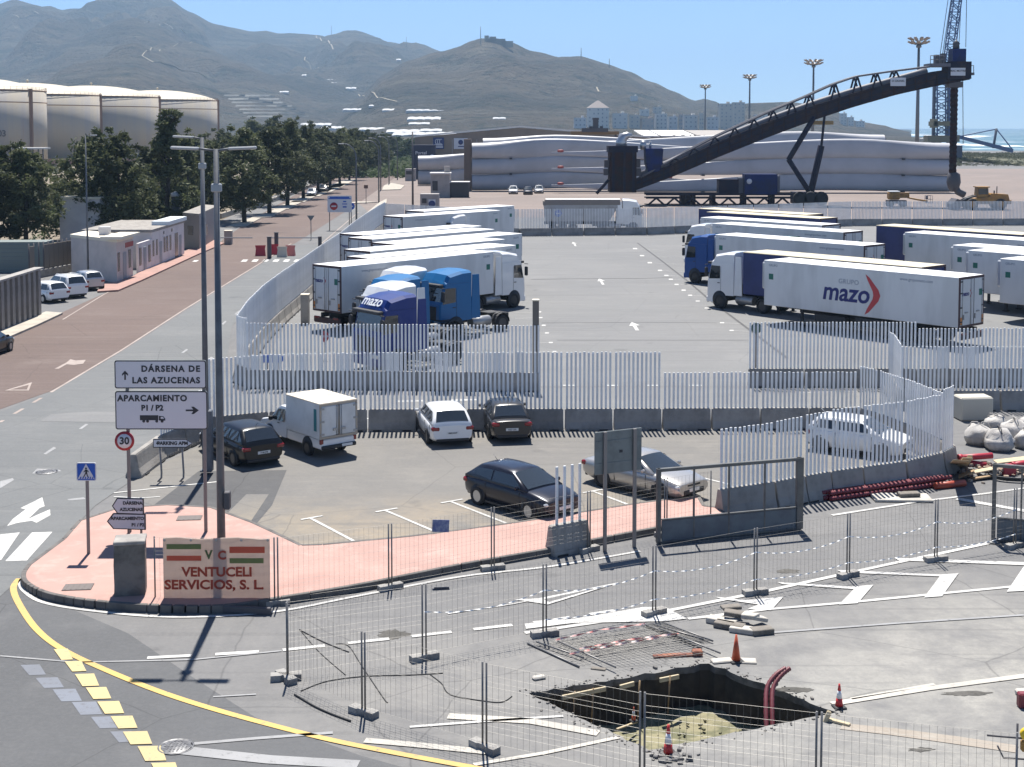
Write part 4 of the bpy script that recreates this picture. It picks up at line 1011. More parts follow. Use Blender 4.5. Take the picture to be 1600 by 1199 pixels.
class CarShape:
    pass
def car(p, heading, label, paint_, L=4.2, W=1.78, H=1.46, belt=.93, hood=.86, wb=2.58, fo=.82, xa=-.5, xb=-.40, xc=.06, xd=.27, tail=.93, doors=5, boot=None, r=.31, rim=None, spokes=10, group='cars parked in the visitor lot', plate=True, roofbar=False, scale=.95, name='parked_car', cat='car', hoodslope=.14, plate_txt=None, rear_glass=True):
    """x forward. xa..xd are cabin key stations as fractions of L: rear glass base, rear roof, front roof, windscreen base"""
    th = thing(name, label, cat, p, heading, group); th.scale = (scale,) * 3; h2 = L / 2; w2 = W / 2
    xf = h2 - fo; xr = xf - wb
    XA, XB, XC, XD = xa * L, xb * L, xc * L, xd * L
    def plan(x):
        t = abs(x) / h2; return 1 - .13 * max(0, (t - .55) / .45) ** 2.2
    def topz(x):
        if x > XD: t = (x - XD) / (h2 - XD); return lerp(hood + .06, hood - hoodslope, t ** 1.7)
        if x < XA: t = (XA - x) / max(.05, (h2 + XA)); return lerp(tail, tail - .05, min(1, t))
        return belt
    def botz(x):
        t = abs(x) / h2; return .19 + .12 * max(0, (t - .8) / .2) ** 1.5
    xs = [-h2, -h2 + .035, -h2 + .12, -h2 + .3] + [lerp(-h2 + .55, h2 - .5, i / 12) for i in range(13)] + [h2 - .3, h2 - .13, h2 - .04, h2]
    xs = sorted(set(xs + [XD, XA])); xs = [x for x in xs if -h2 <= x <= h2]
    rings = []
    for x in xs:
        e = 1.0
        if x <= -h2 + .001: e = .80
        elif x <= -h2 + .04: e = .94
        if x >= h2 - .001: e = .76
        elif x >= h2 - .05: e = .92
        w = w2 * plan(x); zt = topz(x); zb = botz(x); zm = lerp(zb, zt, .5)
        zt2 = lerp(zm, zt, .55 + .45 * e); zb2 = lerp(zm, zb, .7 + .3 * e); w *= .93 + .07 * e
        half = [(0, zb2), (w * .80, zb2), (w * .955, zb2 + .10), (w * .985, zm - .06), (w, zm + .08), (w * .985, zt2 - .13), (w * .93, zt2 - .035), (w * .80, zt2), (w * .4, zt2 + .02), (0, zt2 + .025)]
        rings.append([(x, y, z) for y, z in half] + [(x, -y, z) for y, z in half[::-1][1:-1]])
    b = MB(); b.loft(rings, 0)
    # cabin
    yb_, yt_ = w2 * .925, w2 * .70
    def yside(z): return lerp(yb_, yt_, max(0, min(1, (z - belt) / (H - belt))))
    def roofz(x):
        if x <= XA or x >= XD: return belt - .01
        if x < XB: t = (x - XA) / (XB - XA); return lerp(belt, H - .045, t)
        if x > XC: t = (XD - x) / (XD - XC); return lerp(belt, H - .035, t)
        t = (x - XB) / (XC - XB); return lerp(H - .045, H - .035, t) + .045 * math.sin(math.pi * min(1, t * .9 + .05))
    cs = [XA - .01] + [lerp(XA, XB, t) for t in (.5, .9)] + [lerp(XB, XC, t) for t in (0.02, .2, .4, .6, .8, .98)] + [lerp(XC, XD, t) for t in (.12, .5)] + [XD + .01]
    rings = []
    for x in cs:
        z = roofz(x); y = yside(z); zl = belt - .08; pl_ = lerp(1, plan(x), .5)
        half = [(yb_ * 1.0, zl), (yb_, belt), (lerp(yb_, y, .9), lerp(belt, z, .9)), (y * .90, z), (y * .5, z + .022), (0, z + .03)]
        half = [(yy * pl_, zz) for yy, zz in half]
        rings.append([(x, yy, zz) for yy, zz in half] + [(x, -yy, zz) for yy, zz in half[::-1][1:]])
    b.loft(rings, 0, closed=True)
    if roofbar:
        for s_ in (-1, 1): b.path([(XB + .2, s_ * yt_ * .86, H - .02), (XB + .3, s_ * yt_ * .86, H + .05), (XC - .1, s_ * yt_ * .86, H + .05), (XC, s_ * yt_ * .86, H - .02)], .02, 5)
    b.tube((XB + .15, 0, H), (XB - .05, 0, H + .18), .008, n=5)
    b.build('body', paint_, th)
    # glazing
    def panel(nm, x0, x1, mm, smax=.86):
        g = MB(); n_ = 6; rows = []
        for t in (0, .5, 1):
            x = lerp(x0, x1, t); z = roofz(x); y = yside(z) * .90; pl_ = lerp(1, plan(x), .5); row = []
            for k in range(n_ + 1):
                s_ = (k / n_ * 2 - 1) * smax / .9; a = abs(s_)
                zz = z + (.03 - .03 * (a / 1.0) ** 2) * 1.0
                row.append(Vector((x, s_ * y * pl_, zz)))
            rows.append(row)
        nrm = Vector((rows[2][3].z - rows[0][3].z, 0, -(rows[2][3].x - rows[0][3].x))).normalized()
        if nrm.z < 0: nrm = -nrm
        for rw in rows:
            for p_ in rw: p_ += nrm * .014
        g.loft(rows, 0, cap=False, closed=False); return g.build(nm, mm, th)
    panel('windscreen', lerp(XD, XC, .07), lerp(XD, XC, .93), M_glass2)
    if rear_glass: panel('rear_window', lerp(XA, XB, .16), lerp(XA, XB, .92), M_glass)
    top_in = H - .115
    def sidepoly(nm, pts):
        for s_ in (1, -1):
            g = MB(); q = []
            for x, z in pts:
                pl_ = lerp(1, plan(x), .5); q.append((x, s_ * (yside(z) * pl_ + .012), z))
            g.poly(q); g.build(nm, M_glass, th)
    def fx(z): return lerp(XD, XC, (z - belt) / (H - belt))        # windscreen pillar line
    def rx(z): return lerp(XA, XB, (z - belt) / (H - belt))
    lo = belt + .05; mid = lerp(XB, XC, .47)
    sidepoly('side_window', [(mid + .04, lo), (fx(lo) - .22, lo), (fx(top_in) - .10, top_in), (mid + .04, top_in)])
    if doors == 5:
        q = lerp(XB, XC, .02); sidepoly('side_window', [(q + .02, lo), (mid - .04, lo), (mid - .04, top_in), (q + .1, top_in)])
        if xb > -.44 or cat == 'SUV': sidepoly('quarter_window', [(rx(lo) + .22, lo + .06), (q - .04, lo), (q + .02, top_in), (rx(top_in) + .16, top_in - .06)])
    else:
        sidepoly('side_window', [(rx(lo) + .30, lo + .07), (mid - .04, lo), (mid - .04, top_in), (rx(top_in) + .20, top_in - .03)])
    # seams, handles, sills
    d = MB()
    for x in ((mid, mid - .95) if doors == 5 else (mid - .25,)) + (fx(belt) - .30,):
        for s_ in (1, -1): d.box((x, s_ * (w2 * .990 * plan(x)), lerp(.30, belt, .5)), (.010, .02, belt - .42))
    for s_ in (1, -1):
        d.box((0, s_ * w2 * .968, .225), (wb - .75, .03, .07))
    d.build('door_seam', M_plast, th)
    # arches and wheels
    for x in (xf, xr):
        for s_ in (1, -1):
            a = MB(); a.lathe([(r * 1.16, -.05), (r * 1.16, .0), (r * .2, .002)], 24, axis='y', c=(0, 0, 0)); 
            o = obj('wheel_arch', a.mesh('wheel_arch', M_plast), th, (x, s_ * (w2 * plan(x) * .992 + .004), r + .03), 0 if s_ > 0 else math.pi)
            add_wheel(th, x, s_ * (w2 * plan(x) - .085), r, .22, (r, (rim or M_rim).name, spokes), rim, spokes)
    # lamps, bumpers, plates, mirrors
    pe = plan(h2)
    for s_ in (1, -1):
        g = MB(); g.bbox((h2 - .16, s_ * w2 * .70, hood - hoodslope - .09), (.30, .36, .13), .045, M=None); g.build('headlight', M_headl, th)
        g = MB(); g.bbox((-h2 + .07, s_ * w2 * .76, tail - .17), (.20, .34, .17), .045); g.build('tail_light', M_redl, th)
        g = MB(); g.bbox((XD - .34, s_ * (w2 + .07), belt + .07), (.10, .20, .13), .04); g.build('mirror', paint_ if paint_ is not P_white else P_white, th)
    g = MB(); g.bbox((h2 - .045, 0, .40), (.14, W * .62, .20), .04); g.bbox((h2 - .05, 0, .62), (.12, W * .40, .11), .03); g.build('grille', M_plast, th)
    g = MB(); g.bbox((-h2 + .05, 0, .30), (.14, W * .74, .15), .04); g.build('rear_diffuser', M_plast, th)
    if plate:
        for x, s_ in ((-h2 + .012, -1), (h2 + .02, 1)):
            g = MB(); g.bbox((x, 0, .58 if s_ < 0 else .46), (.035, .52, .115), .006); o = g.build('number_plate', M_plate, th)
            me = text_mesh(plate_txt or '', .085, .002, .002, mat_=M_platet) if plate_txt else None
            if me and s_ < 0: obj('characters', me, o, M=Matrix.Translation((x - .022, 0, .575)) @ Matrix.Rotation(-math.pi / 2, 4, 'Z') @ UP)
    return th
def place(pr, pf):
    """centre and heading from ground pixels under rear and front bumper"""
    a, c = G(*pr), G(*pf); m_ = (a + c) / 2; return (m_.x, m_.y, 0), ledge(a, c)
# visitor lot
p, h = place((410, 729), (343, 699)); car(p, h, 'black hatchback seen from behind beside the white box van', P_black, L=4.25, W=1.82, H=1.44, xa=-.49, xb=-.36, xc=.04, xd=.25, rim=M_rimd, plate_txt='7148 JVB')
p, h = place((706, 697), (680, 666)); car(p, h, 'white hatchback seen from behind against the slatted barrier', P_white, L=4.3, W=1.84, H=1.45, xa=-.49, xb=-.37, xc=.05, xd=.26, rim=M_rimd, plate_txt='9082 KNT')
p, h = place((799, 691), (780, 660)); car(p, h, 'dark grey saloon seen from behind right of the white hatchback', P_grey, L=4.4, W=1.75, H=1.42, xa=-.40, xb=-.24, xc=.08, xd=.27, tail=.96, rim=M_rimd, plate_txt='4427 CFS')
p, h = (G(815, 794), R(-48)); car(p, h, 'midnight blue three door hatchback with sun glint on its bonnet', P_navy, L=4.2, W=1.77, H=1.42, xa=-.49, xb=-.33, xc=.05, xd=.27, doors=3, spokes=12, r=.32, plate_txt='2061 FRK')
p, h = (G(1006, 765), R(-47)); car(p, h, 'silver coupe with dark windscreen behind the back of the large sign', P_silver, L=4.6, W=1.79, H=1.38, belt=.90, hood=.84, wb=2.72, xa=-.36, xb=-.20, xc=.05, xd=.25, tail=.90, doors=3, rim=M_rimd, spokes=7, r=.33, plate_txt='8850 DLZ')
p, h = (G(1343, 707), R(-33)); car(p, h, 'white car parked inside the slatted bay at the right', P_white, L=3.9, W=1.72, H=1.42, wb=2.45,  rim=M_rimd)
# parked on the left by the hut
gl = 'cars parked beside the white hut'
p, h = place((98, 474), (40, 466)); car(p, h, 'white car half hidden behind the grey panel wall', P_white, L=4.3, H=1.5, group=gl, plate=False)
p, h = place((133, 469), (72, 456)); car(p, h, 'white estate SUV between the two other cars by the hut', P_white, L=4.7, W=1.86, H=1.7, belt=1.02, hood=.98, tail=1.02, xa=-.49, xb=-.41, group=gl, r=.36, wb=2.7, roofbar=True, cat='SUV', plate=False)
p, h = place((158, 457), (112, 446)); car(p, h, 'small pale silver hatchback nearest the white hut wall', P_lgrey, L=3.8, W=1.7, H=1.5, belt=.95, group=gl, wb=2.45, plate=False)
p, h = place((-52, 566), (4, 545)); car(p, h, 'black car mostly outside the left edge on the red road', P_black, L=4.4, W=1.8, H=1.5, group=None or 'cars on the red road', plate=False)
gr = 'cars on the red road'
p, h = place((492, 304), (483, 309)); car(p, (G(470, 330) - G(520, 288)).to_2d().angle_signed(Vector((1, 0))), 'nearer pale car with glinting windscreen parked under the tree row', P_lgrey, L=4.3, H=1.5, group=gr, plate=False)
p = G(505, 300); car(p, (G(470, 330) - G(520, 288)).to_2d().angle_signed(Vector((1, 0))), 'farther dark car with glinting windscreen parked under the tree row', P_grey, L=4.3, H=1.5, group=gr, plate=False)
gy = 'cars parked in front of the turbine blades'
for x, y, pn, lab in ((802, 303, P_white, 'leftmost tiny white car below the stacked blades'), (825, 304, P_navy, 'tiny dark blue car below the stacked blades'), (842, 302, P_lgrey, 'tiny glinting pale car right of the dark blue one')):
    p = G(x, y); car(p, R(-90), lab, pn, L=4.2, H=1.55, group=gy, plate=False)

# white pick-up with insulated box body
def box_van():
    p, h = place((524, 713), (441, 684))
    th = thing('box_van', 'white pickup with boxy refrigerated body and grey double rear doors', 'van', p, h); th.scale = (.92, .92, .90)
    W2 = .86
    b = MB()   # cab: side profile extruded with inset shoulders
    prof = [(.35, .45), (.35, 1.66), (.55, 1.72), (.95, 1.71), (1.12, 1.62), (1.66, 1.08), (2.36, .93), (2.50, .80), (2.54, .45)]
    rings = []
    for y, k in ((-W2, .0), (-W2 + .06, .035), (W2 - .06, .035), (W2, .0)):
        rings.append([(x, y * (1 if z < 1.05 else 1 - .16 * (z - 1.05) / .65), z + (k if z > .5 else 0)) for x, z in prof])
    b.loft(rings, 0, smooth=False); b.bbox((-1.05, 0, .62), (2.75, 1.62, .42), .04); b.build('cab', P_white, th)
    for s_ in (1, -1):
        g = MB(); g.poly([(.50, s_ * (W2 - .005), 1.10), (1.55, s_ * (W2 + .008), 1.10), (1.10, s_ * (W2 * .87), 1.58), (.55, s_ * (W2 * .86 + .01), 1.62)]); g.build('side_window', M_glass, th)
        g = MB(); g.bbox((1.42, s_ * (W2 + .10), 1.15), (.12, .2, .2), .04); g.build('mirror', M_plast, th)
        g = MB(); g.box((.95, s_ * (W2 + .003), 1.0), (.16, .02, .035)); g.build('door_handle', M_plast, th)
    g = MB(); g.poly([(1.66, -.72, 1.14), (1.66, .72, 1.14), (1.18, .60, 1.64), (1.18, -.60, 1.64)], M=Matrix.Translation((.012, 0, .02))); g.build('windscreen', M_glass2, th)
    M_boxw = mat('insulated_panel', (.66, .66, .64), .4, col2=(.56, .56, .54), vscale=.9)
    M_boxr = mat('box_roof_stained', (.62, .56, .46), .6, col2=(.50, .38, .25), vscale=1.3, lo=.5, hi=.72)
    bx0, bx1, bz0, bz1, by = -2.42, .28, .86, 2.32, .88
    b = MB(); b.bbox(((bx0 + bx1) / 2, 0, (bz0 + bz1) / 2), (bx1 - bx0, by * 2, bz1 - bz0), .02); b.build('cargo_box', M_boxw, th)
    b = MB(); b.bbox(((bx0 + bx1) / 2, 0, bz1 + .012), (bx1 - bx0 + .03, by * 2 + .03, .05), .015); b.build('roof', M_boxr, th)
    M_trimb = mat('beige_frame', (.42, .35, .27), .6)
    b = MB()
    for y in (-by + .03, by - .03): b.box((bx0 - .012, y, (bz0 + bz1) / 2), (.05, .07, bz1 - bz0))
    for z in (bz0 + .05, bz1 - .04): b.box((bx0 - .012, 0, z), (.05, by * 2 - .14, .09))
    b.box((bx0 - .012, 0, (bz0 + bz1) / 2), (.05, .05, bz1 - bz0 - .2)); b.build('door_frame', M_trimb, th)
    for s_ in (1, -1):
        g = MB(); g.bbox((bx0 - .02, s_ * .425, (bz0 + bz1) / 2), (.04, .76, bz1 - bz0 - .22), .02); d = g.build('rear_door', M_boxw, th)
        g = MB()
        for y in (.12, .04): g.tube((bx0 - .055, s_ * y, bz0 + .1), (bx0 - .055, s_ * y, bz1 - .1), .014, n=6)
        g.box((bx0 - .06, s_ * .2, 1.22), (.05, .18, .1)); g.build('lock_rod', M_steel, d)
        g = MB()
        for z in (bz0 + .2, (bz0 + bz1) / 2, bz1 - .2): g.box((bx0 - .045, s_ * .78, z), (.03, .18, .08))
        g.build('hinge', M_steel, d)
        g = MB(); g.bbox((bx0 + .04, s_ * .78, .74), (.10, .16, .20), .02); g.build('tail_light', M_redl, th)
        g = MB(); g.bbox((2.46, s_ * .66, .78), (.16, .28, .16), .04); g.build('headlight', M_headl, th)
    g = MB(); g.box(((bx0) + .34, by + .008, 1.62), (.20, .012, .92)); g.build('teal_stripe', mat('teal_vinyl', (.02, .16, .17), .5), th)
    g = MB(); g.bbox((bx0 - .02, 0, .50), (.16, 1.6, .16), .03); g.build('rear_bumper', M_plast, th)
    g = MB(); g.bbox((bx0 - .10, -.35, .52), (.02, .5, .11), .006); g.build('number_plate', M_plate, th)
    for x in (1.72, -1.35):
        for s_ in (1, -1):
            a = MB(); a.lathe([(.40, -.05), (.40, .0), (.05, .002)], 22, axis='y'); obj('wheel_arch', a.mesh('wheel_arch', M_plast), th, (x, s_ * (W2 - .03 if x < 0 else W2 + .004), .42), 0 if s_ > 0 else math.pi)
            add_wheel(th, x, s_ * (W2 - .09), .32, .2, ('van',), M_rimd, 8)
box_van()

# ------------------------------------------------------------------ lorries
M_tw = mat('trailer_white', (.64, .64, .63), .42, col2=(.54, .54, .53), vscale=.6, vary=.10, streak=(1, 1, .25)); M_troofw = mat('trailer_roof', (.80, .80, .79), .5, col2=(.70, .70, .69), vscale=.3)
M_tan_roof = mat('tan_tarpaulin', (.56, .50, .36), .7, col2=(.44, .39, .28), vscale=.4); M_dblue = mat('blue_curtain', (.018, .030, .13), .5, col2=(.013, .022, .10), vscale=.8)
M_frame = mat('trailer_frame_dark', (.06, .028, .028), .6); M_grn = mat('green_square', (.015, .13, .09), .5); M_navytext = mat('navy_lettering', (.012, .016, .13), .5)
M_redtext = mat('red_chevron', (.45, .045, .05), .5); M_greytext = mat('grey_lettering', (.28, .30, .34), .6); M_whitetext = mat('white_lettering', (.80, .80, .80), .5)
TL, TW_, TF, TT = 13.5, 2.55, 1.18, 4.0
_tm = {}
def bold_word():
    return 'mazo'
def trailer_mesh(side, roof):
    k = (side.name, roof.name)
    if k not in _tm:
        b = MB(); b.bbox((TL / 2, 0, (TF + TT - .05) / 2), (TL, TW_, TT - .05 - TF), .03); body = b.mesh('cargo_box', side)
        b = MB(); b.bbox((TL / 2, 0, TT - .03), (TL + .02, TW_ + .02, .06), .02); rf = b.mesh('roof', roof)
        _tm[k] = (body, rf)
    return _tm[k]
def chevron(sz):
    o = [(0, 1), (.22, .86), (.75, .28), (.86, 0), (.75, -.28), (.22, -.86), (-.02, -1), (.10, -.72), (.42, -.2), (.46, 0), (.42, .2), (.10, .76)]
    b = MB(); b.extr([(x * sz, y * sz, -.004) for x, y in o], (0, 0, .008)); return b
b = MB()
b.box((5.6, .38, .98), (11.5, .1, .28)); b.box((5.6, -.38, .98), (11.5, .1, .28))
for x in (1.2, 2.5, 3.8, 6, 8, 10): b.box((x, 0, .98), (.12, .66, .2))
for x in (2.1, 3.42, 4.74): b.tube((x, -1.1, .52), (x, 1.1, .52), .07, n=8)
b.box((5.4, 1.18, .82), (2.8, .03, .5)); b.box((5.4, -1.18, .82), (2.8, .03, .5)); b.box((8.6, .95, .78), (2.2, .5, .42))
T_CH = b.mesh('chassis', M_chassis)
b = MB(); b.box((0, 0, 0), (.16, .14, 1.0)); b.box((0, 0, -.52), (.34, .3, .05)); T_LG = b.mesh('landing_leg', M_chassis)
b = MB(); b.bbox((-.02, 0, .68), (.10, 2.4, .34), .03); b.box((-.05, 0, .55), (.05, 2.2, .14)); T_BP = b.mesh('rear_bumper', M_frame)
b = MB()
for y in (-TW_ / 2 + .04, TW_ / 2 - .04): b.box((-.02, y, (TF + TT) / 2), (.07, .1, TT - TF))
b.box((-.02, 0, TT - .07), (.07, TW_ - .18, .14)); b.box((-.02, 0, TF + .05), (.07, TW_ - .18, .12)); T_FR = b.mesh('rear_frame', M_frame)
b = MB(); b.bbox((-.03, 0, (TF + TT) / 2 - .01), (.06, 1.17, TT - TF - .24), .015); T_DR = b.mesh('rear_door', M_tw)
b = MB()
for y in (-.45, .42): b.tube((-.08, y, TF + .1), (-.08, y, TT - .12), .018, n=6)
b.box((-.09, 0, 2.0), (.05, .30, .06)); b.box((-.09, .3, 1.75), (.05, .08, .28)); T_LK = b.mesh('lock_rod', M_steel)
b = MB()
for z in (1.5, 2.3, 3.1, 3.75): b.box((-.07, 0, z), (.03, .2, .07))
T_HG = b.mesh('hinge', M_chassis)
b = MB(); b.bbox((-.09, 0, .82), (.05, .45, .12), .01); T_TL = b.mesh('tail_light', M_redl)
b = MB(); b.box((-.066, 0, 1.55), (.012, .16, .42)); T_OM = b.mesh('marker_board', M_orange)
b = MB(); b.box((0, 0, 0), (.34, .012, .36)); T_GS = b.mesh('green_plate', M_grn)
b = MB(); b.bbox((TL + .2, 0, 3.0), (.42, 2.0, 1.7), .08); T_FU = b.mesh('cooling_unit', P_lgrey)
T_word = text_mesh(bold_word(), .34, .003, .012, mat_=M_navytext, shear=.12); T_chev = chevron(.22).mesh('chevron', M_redtext)
T_url = text_mesh('www.grupomazo.com', .24, .003, .004, mat_=M_greytext); T_lot = text_mesh('GRUPO', .2, .003, .004, mat_=M_greytext)
SIDE_T = lambda s_: (Matrix.Rotation(0 if s_ < 0 else math.pi, 4, 'Z') @ UP)
def trailer(p, h, label, group, side=None, roof=None, detail=2, name='semi_trailer', doors=True):
    side = side or M_tw; roof = roof or M_troofw
    th = thing(name, label, 'trailer', p, h, group)
    body, rf = trailer_mesh(side, roof); bo = obj('cargo_box', body, th); obj('roof', rf, th); obj('chassis', T_CH, th)
    for x in (2.1, 3.42, 4.74):
        for s_ in (1, -1): add_wheel(th, x, s_ * 1.06, .5, .38, ('trl',), M_rimd, 8)
    for s_ in (1, -1): obj('landing_leg', T_LG, th, (10.9, s_ * .8, .62))
    obj('rear_bumper', T_BP, th); obj('rear_frame', T_FR, th)
    if doors:
        for s_ in (1, -1):
            d = obj('rear_door', T_DR, th, (0, s_ * .6, 0)); obj('lock_rod', T_LK, d)
            obj('hinge', T_HG, d, (0, s_ * .52, 0)); obj('marker_board', T_OM, d, (0, s_ * .5, 0)); obj('tail_light', T_TL, th, (0, s_ * .85, 0))
        d0 = [c for c in th.children if c.name.startswith('rear_door')]
        RT = Matrix.Rotation(-math.pi / 2, 4, 'Z') @ UP
        # seen from behind: letters on the left leaf
        obj('word', T_word, d0[0], M=Matrix.Translation((-.065, .10, 3.05)) @ RT); obj('chevron', T_chev, d0[0], M=Matrix.Translation((-.066, -.36, 3.05)) @ RT)
        obj('green_plate', T_GS, d0[1], M=Matrix.Translation((-.066, -.3, 3.05)) @ Matrix.Rotation(math.pi / 2, 4, 'Z'))
    if side is M_tw:
        for s_ in (-1, 1):
            y = s_ * (TW_ / 2 + .004)
            obj('green_plate', T_GS, bo, (TL - .55, y, 3.0)); obj('web_address', T_url, bo, M=Matrix.Translation((2.7, y, 3.62)) @ SIDE_T(s_))
            obj('small_lettering', T_lot, bo, M=Matrix.Translation((TL - .7, y, 3.7)) @ SIDE_T(s_))
    if side is M_tw: obj('cooling_unit', T_FU, th)
    return th
def trailer_top(rear_px, front_px, side_near):
    """rear and front pixels of the near upper long edge (4 m up) -> root at centre of rear, heading"""
    a, c = G(*rear_px, TT), G(*front_px, TT); d = (c - a).to_2d().normalized(); n_ = Vector((-d.y, d.x))
    if n_.y < 0: n_ = -n_                     # centre line lies on the far side of the near edge
    q = a.to_2d() + n_ * TW_ / 2
    return (q.x, q.y, 0), math.atan2(d.y, d.x), (c - a).length

# tractor units: x forward, origin under the rear end of the frame, cab in front
_tr = {}
def tractor_meshes(key, paint_, high=True):
    if key in _tr: return _tr[key]
    W2 = 1.24; x0, x1 = 3.55, 5.85; Z = 3.15; T = 3.85 if high else 3.45
    out = {}
    b = MB(); prof = [(x0, .95), (x0, Z), (x1 - .34, Z), (x1 - .10, 2.15), (x1, 1.95), (x1 + .04, 1.2), (x1 + .02, .42), (x1 - .55, .38), (x1 - .62, .9)]
    rings = []
    for y, k in ((-W2, .06), (-W2 + .09, 0), (W2 - .09, 0), (W2, .06)):
        rings.append([(x - (k if x > x0 + .1 else -k * .3), y, z) for x, z in prof])
    b.loft(rings, 0, smooth=False); out['cab'] = b.mesh('cab', paint_)
    b = MB(); pr = [(x0, Z + .002), (x0, T), (x0 + .75, T - .02), (x0 + 1.66, T - .20), (x1 - .42, Z + .16), (x1 - .30, Z + .002)]
    rings = []
    for y, k in ((-W2 + .02, .10), (-W2 + .22, 0), (0, -.04), (W2 - .22, 0), (W2 - .02, .10)):
        rings.append([(x - (k if x > x0 + .1 else 0), y, z - (k * 1.3 if z > Z + .1 else 0)) for x, z in pr])
    b.loft(rings, 0, smooth=False); out['roof_deflector'] = b.mesh('roof_deflector', paint_)
    b = MB(); b.box((x0 - .35, 0, 2.3), (.68, .05, 2.6), top=(.7, 1)); out['side_fairing'] = b.mesh('side_fairing', paint_)
    b = MB(); b.poly([(x1 - .095, -1.1, 2.12), (x1 - .095, 1.1, 2.12), (x1 - .30, 1.06, 3.0), (x1 - .30, -1.06, 3.0)], M=Matrix.Translation((.018, 0, 0))); out['windscreen'] = b.mesh('windscreen', M_glass2)
    b = MB(); b.bbox((x1 - .12, 0, 3.06), (.36, 2.3, .16), .03); out['sun_visor'] = b.mesh('sun_visor', M_plast)
    b = MB(); b.bbox((x1 + .03, 0, 1.42), (.06, 1.7, .8), .02)
    for i in range(5): b.box((x1 + .065, 0, 1.14 + .14 * i), (.02, 1.6, .03))
    out['grille'] = b.mesh('grille', M_plast)
    b = MB(); b.bbox((x1 + .02, 0, .56), (.22, 2.46, .42), .06); out['bumper'] = b.mesh('bumper', paint_)
    b = MB(); b.poly([(x0 + 1.18, 0, 2.05), (x1 - .16, 0, 1.98), (x1 - .36, 0, 2.9), (x0 + 1.18, 0, 2.9)]); out['side_window'] = b.mesh('side_window', M_glass)
    b = MB(); b.box((x0 + 1.12, 0, 1.9), (.014, .012, 1.9)); out['door_seam'] = b.mesh('door_seam', M_plast); b = MB(); b.box((x0 + 1.3, 0, 1.75), (.2, .04, .05)); out['door_handle'] = b.mesh('door_handle', M_plast)
    b = MB(); b.bbox((x1 - .02, 0, .86), (.16, .5, .26), .04); out['headlight'] = b.mesh('headlight', M_headl)
    b = MB(); b.bbox((x1 - .05, 0, 2.45), (.16, .26, .62), .05); b.box((x1 - .05, 0, 2.95), (.06, .3, .04)); out['mirror'] = b.mesh('mirror', M_plast)
    b = MB(); b.box((2.9, .38, .82), (5.6, .1, .26)); b.box((2.9, -.38, .82), (5.6, .1, .26)); b.box((.1, 0, .82), (.12, .9, .3)); b.bbox((1.15, 0, 1.04), (.9, .95, .10), .04)
    b.tube((1.15, -1.1, .52), (1.15, 1.1, .52), .09, n=8); b.tube((4.75, -1.1, .52), (4.75, 1.1, .52), .08, n=8); b.box((3.0, 0, 1.4), (.3, 1.6, .7)); out['chassis'] = b.mesh('chassis', M_chassis)
    b = MB(); b.path([(.62, 0, .62), (.72, 0, 1.02), (1.15, 0, 1.14), (1.58, 0, 1.02), (1.68, 0, .62)], .05, 6); b.extr([(1.15 + .56 * math.cos(a), -.25, .55 + .58 * math.sin(a)) for a in [math.pi * i / 8 for i in range(9)]] + [(1.15 + .53 * math.cos(a), -.25, .55 + .55 * math.sin(a)) for a in [math.pi * i / 8 for i in range(8, -1, -1)]], (0, .5, 0)); out['mudguard'] = b.mesh('mudguard', M_plast)
    b = MB(); b.tube((2.0, 0, .72), (3.4, 0, .72), .31, n=14); out['fuel_tank'] = b.mesh('fuel_tank', M_steel)
    _tr[key] = out; return out
def tractor(p, h, label, group, paint_, key, word=None, high=True, rim=None, cat='truck', name='tractor_unit'):
    th = thing(name, label, cat, p, h, group); o = tractor_meshes(key, paint_, high)
    for nm in ('cab', 'roof_deflector', 'windscreen', 'sun_visor', 'grille', 'bumper', 'chassis'): obj(nm, o[nm], th)
    for s_ in (1, -1):
        for nm, y in (('side_window', 1.248), ('side_fairing', 1.19), ('door_seam', 1.245), ('door_handle', 1.25), ('headlight', .9), ('mirror', 1.42), ('mudguard', .98), ('fuel_tank', .92)): obj(nm, o[nm], th, (0, s_ * y, 0))
        a = MB(); a.lathe([(.62, -.03), (.62, 0), (.1, .002)], 24, axis='y'); obj('wheel_arch', a.mesh('wheel_arch', M_plast), th, (4.75, s_ * 1.246, .60), 0 if s_ > 0 else math.pi)
        add_wheel(th, 4.75, s_ * 1.09, .5, .33, ('trf',), rim or M_rim, 10); add_wheel(th, 1.15, s_ * 1.0, .5, .5, ('trr',), M_rimd, 8)
    if word:
        d0 = [c for c in th.children if c.name.startswith('roof_deflector')][0]
        me = text_mesh(word, .78, .004, .014, mat_=M_whitetext, shear=.15)
        obj('lettering', me, d0, M=Matrix.Translation((5.41, 0, 3.55)) @ Matrix.Rotation(math.pi / 2, 4, 'Z') @ Matrix.Rotation(R(56), 4, 'X'))
    return th
def cabp(n_, c): return mat(n_, c, .42, spec=.35, coat=.12)
P_tw = paint('cab_white', (.70, .70, .69)); P_tb = cabp('cab_blue', (.004, .055, .22)); P_tn = cabp('cab_deep_blue', (.004, .022, .15)); P_tc = cabp('cab_light_blue', (.004, .115, .29)); P_tg = paint('cab_green', (.012, .13, .09))
def couple(tp, th_, label, group, paint_, key, gap=.0, **k):
    """tractor in front of a trailer standing at tp with heading th_"""
    d = Vector((math.cos(th_), math.sin(th_), 0)); p = Vector(tp) + d * (TL - 1.75 - .9 + gap)
    return tractor(p, th_, label, group, paint_, key, **k)
gT, gU = 'semi trailers parked in the truck lot', 'tractor units in the truck lot'
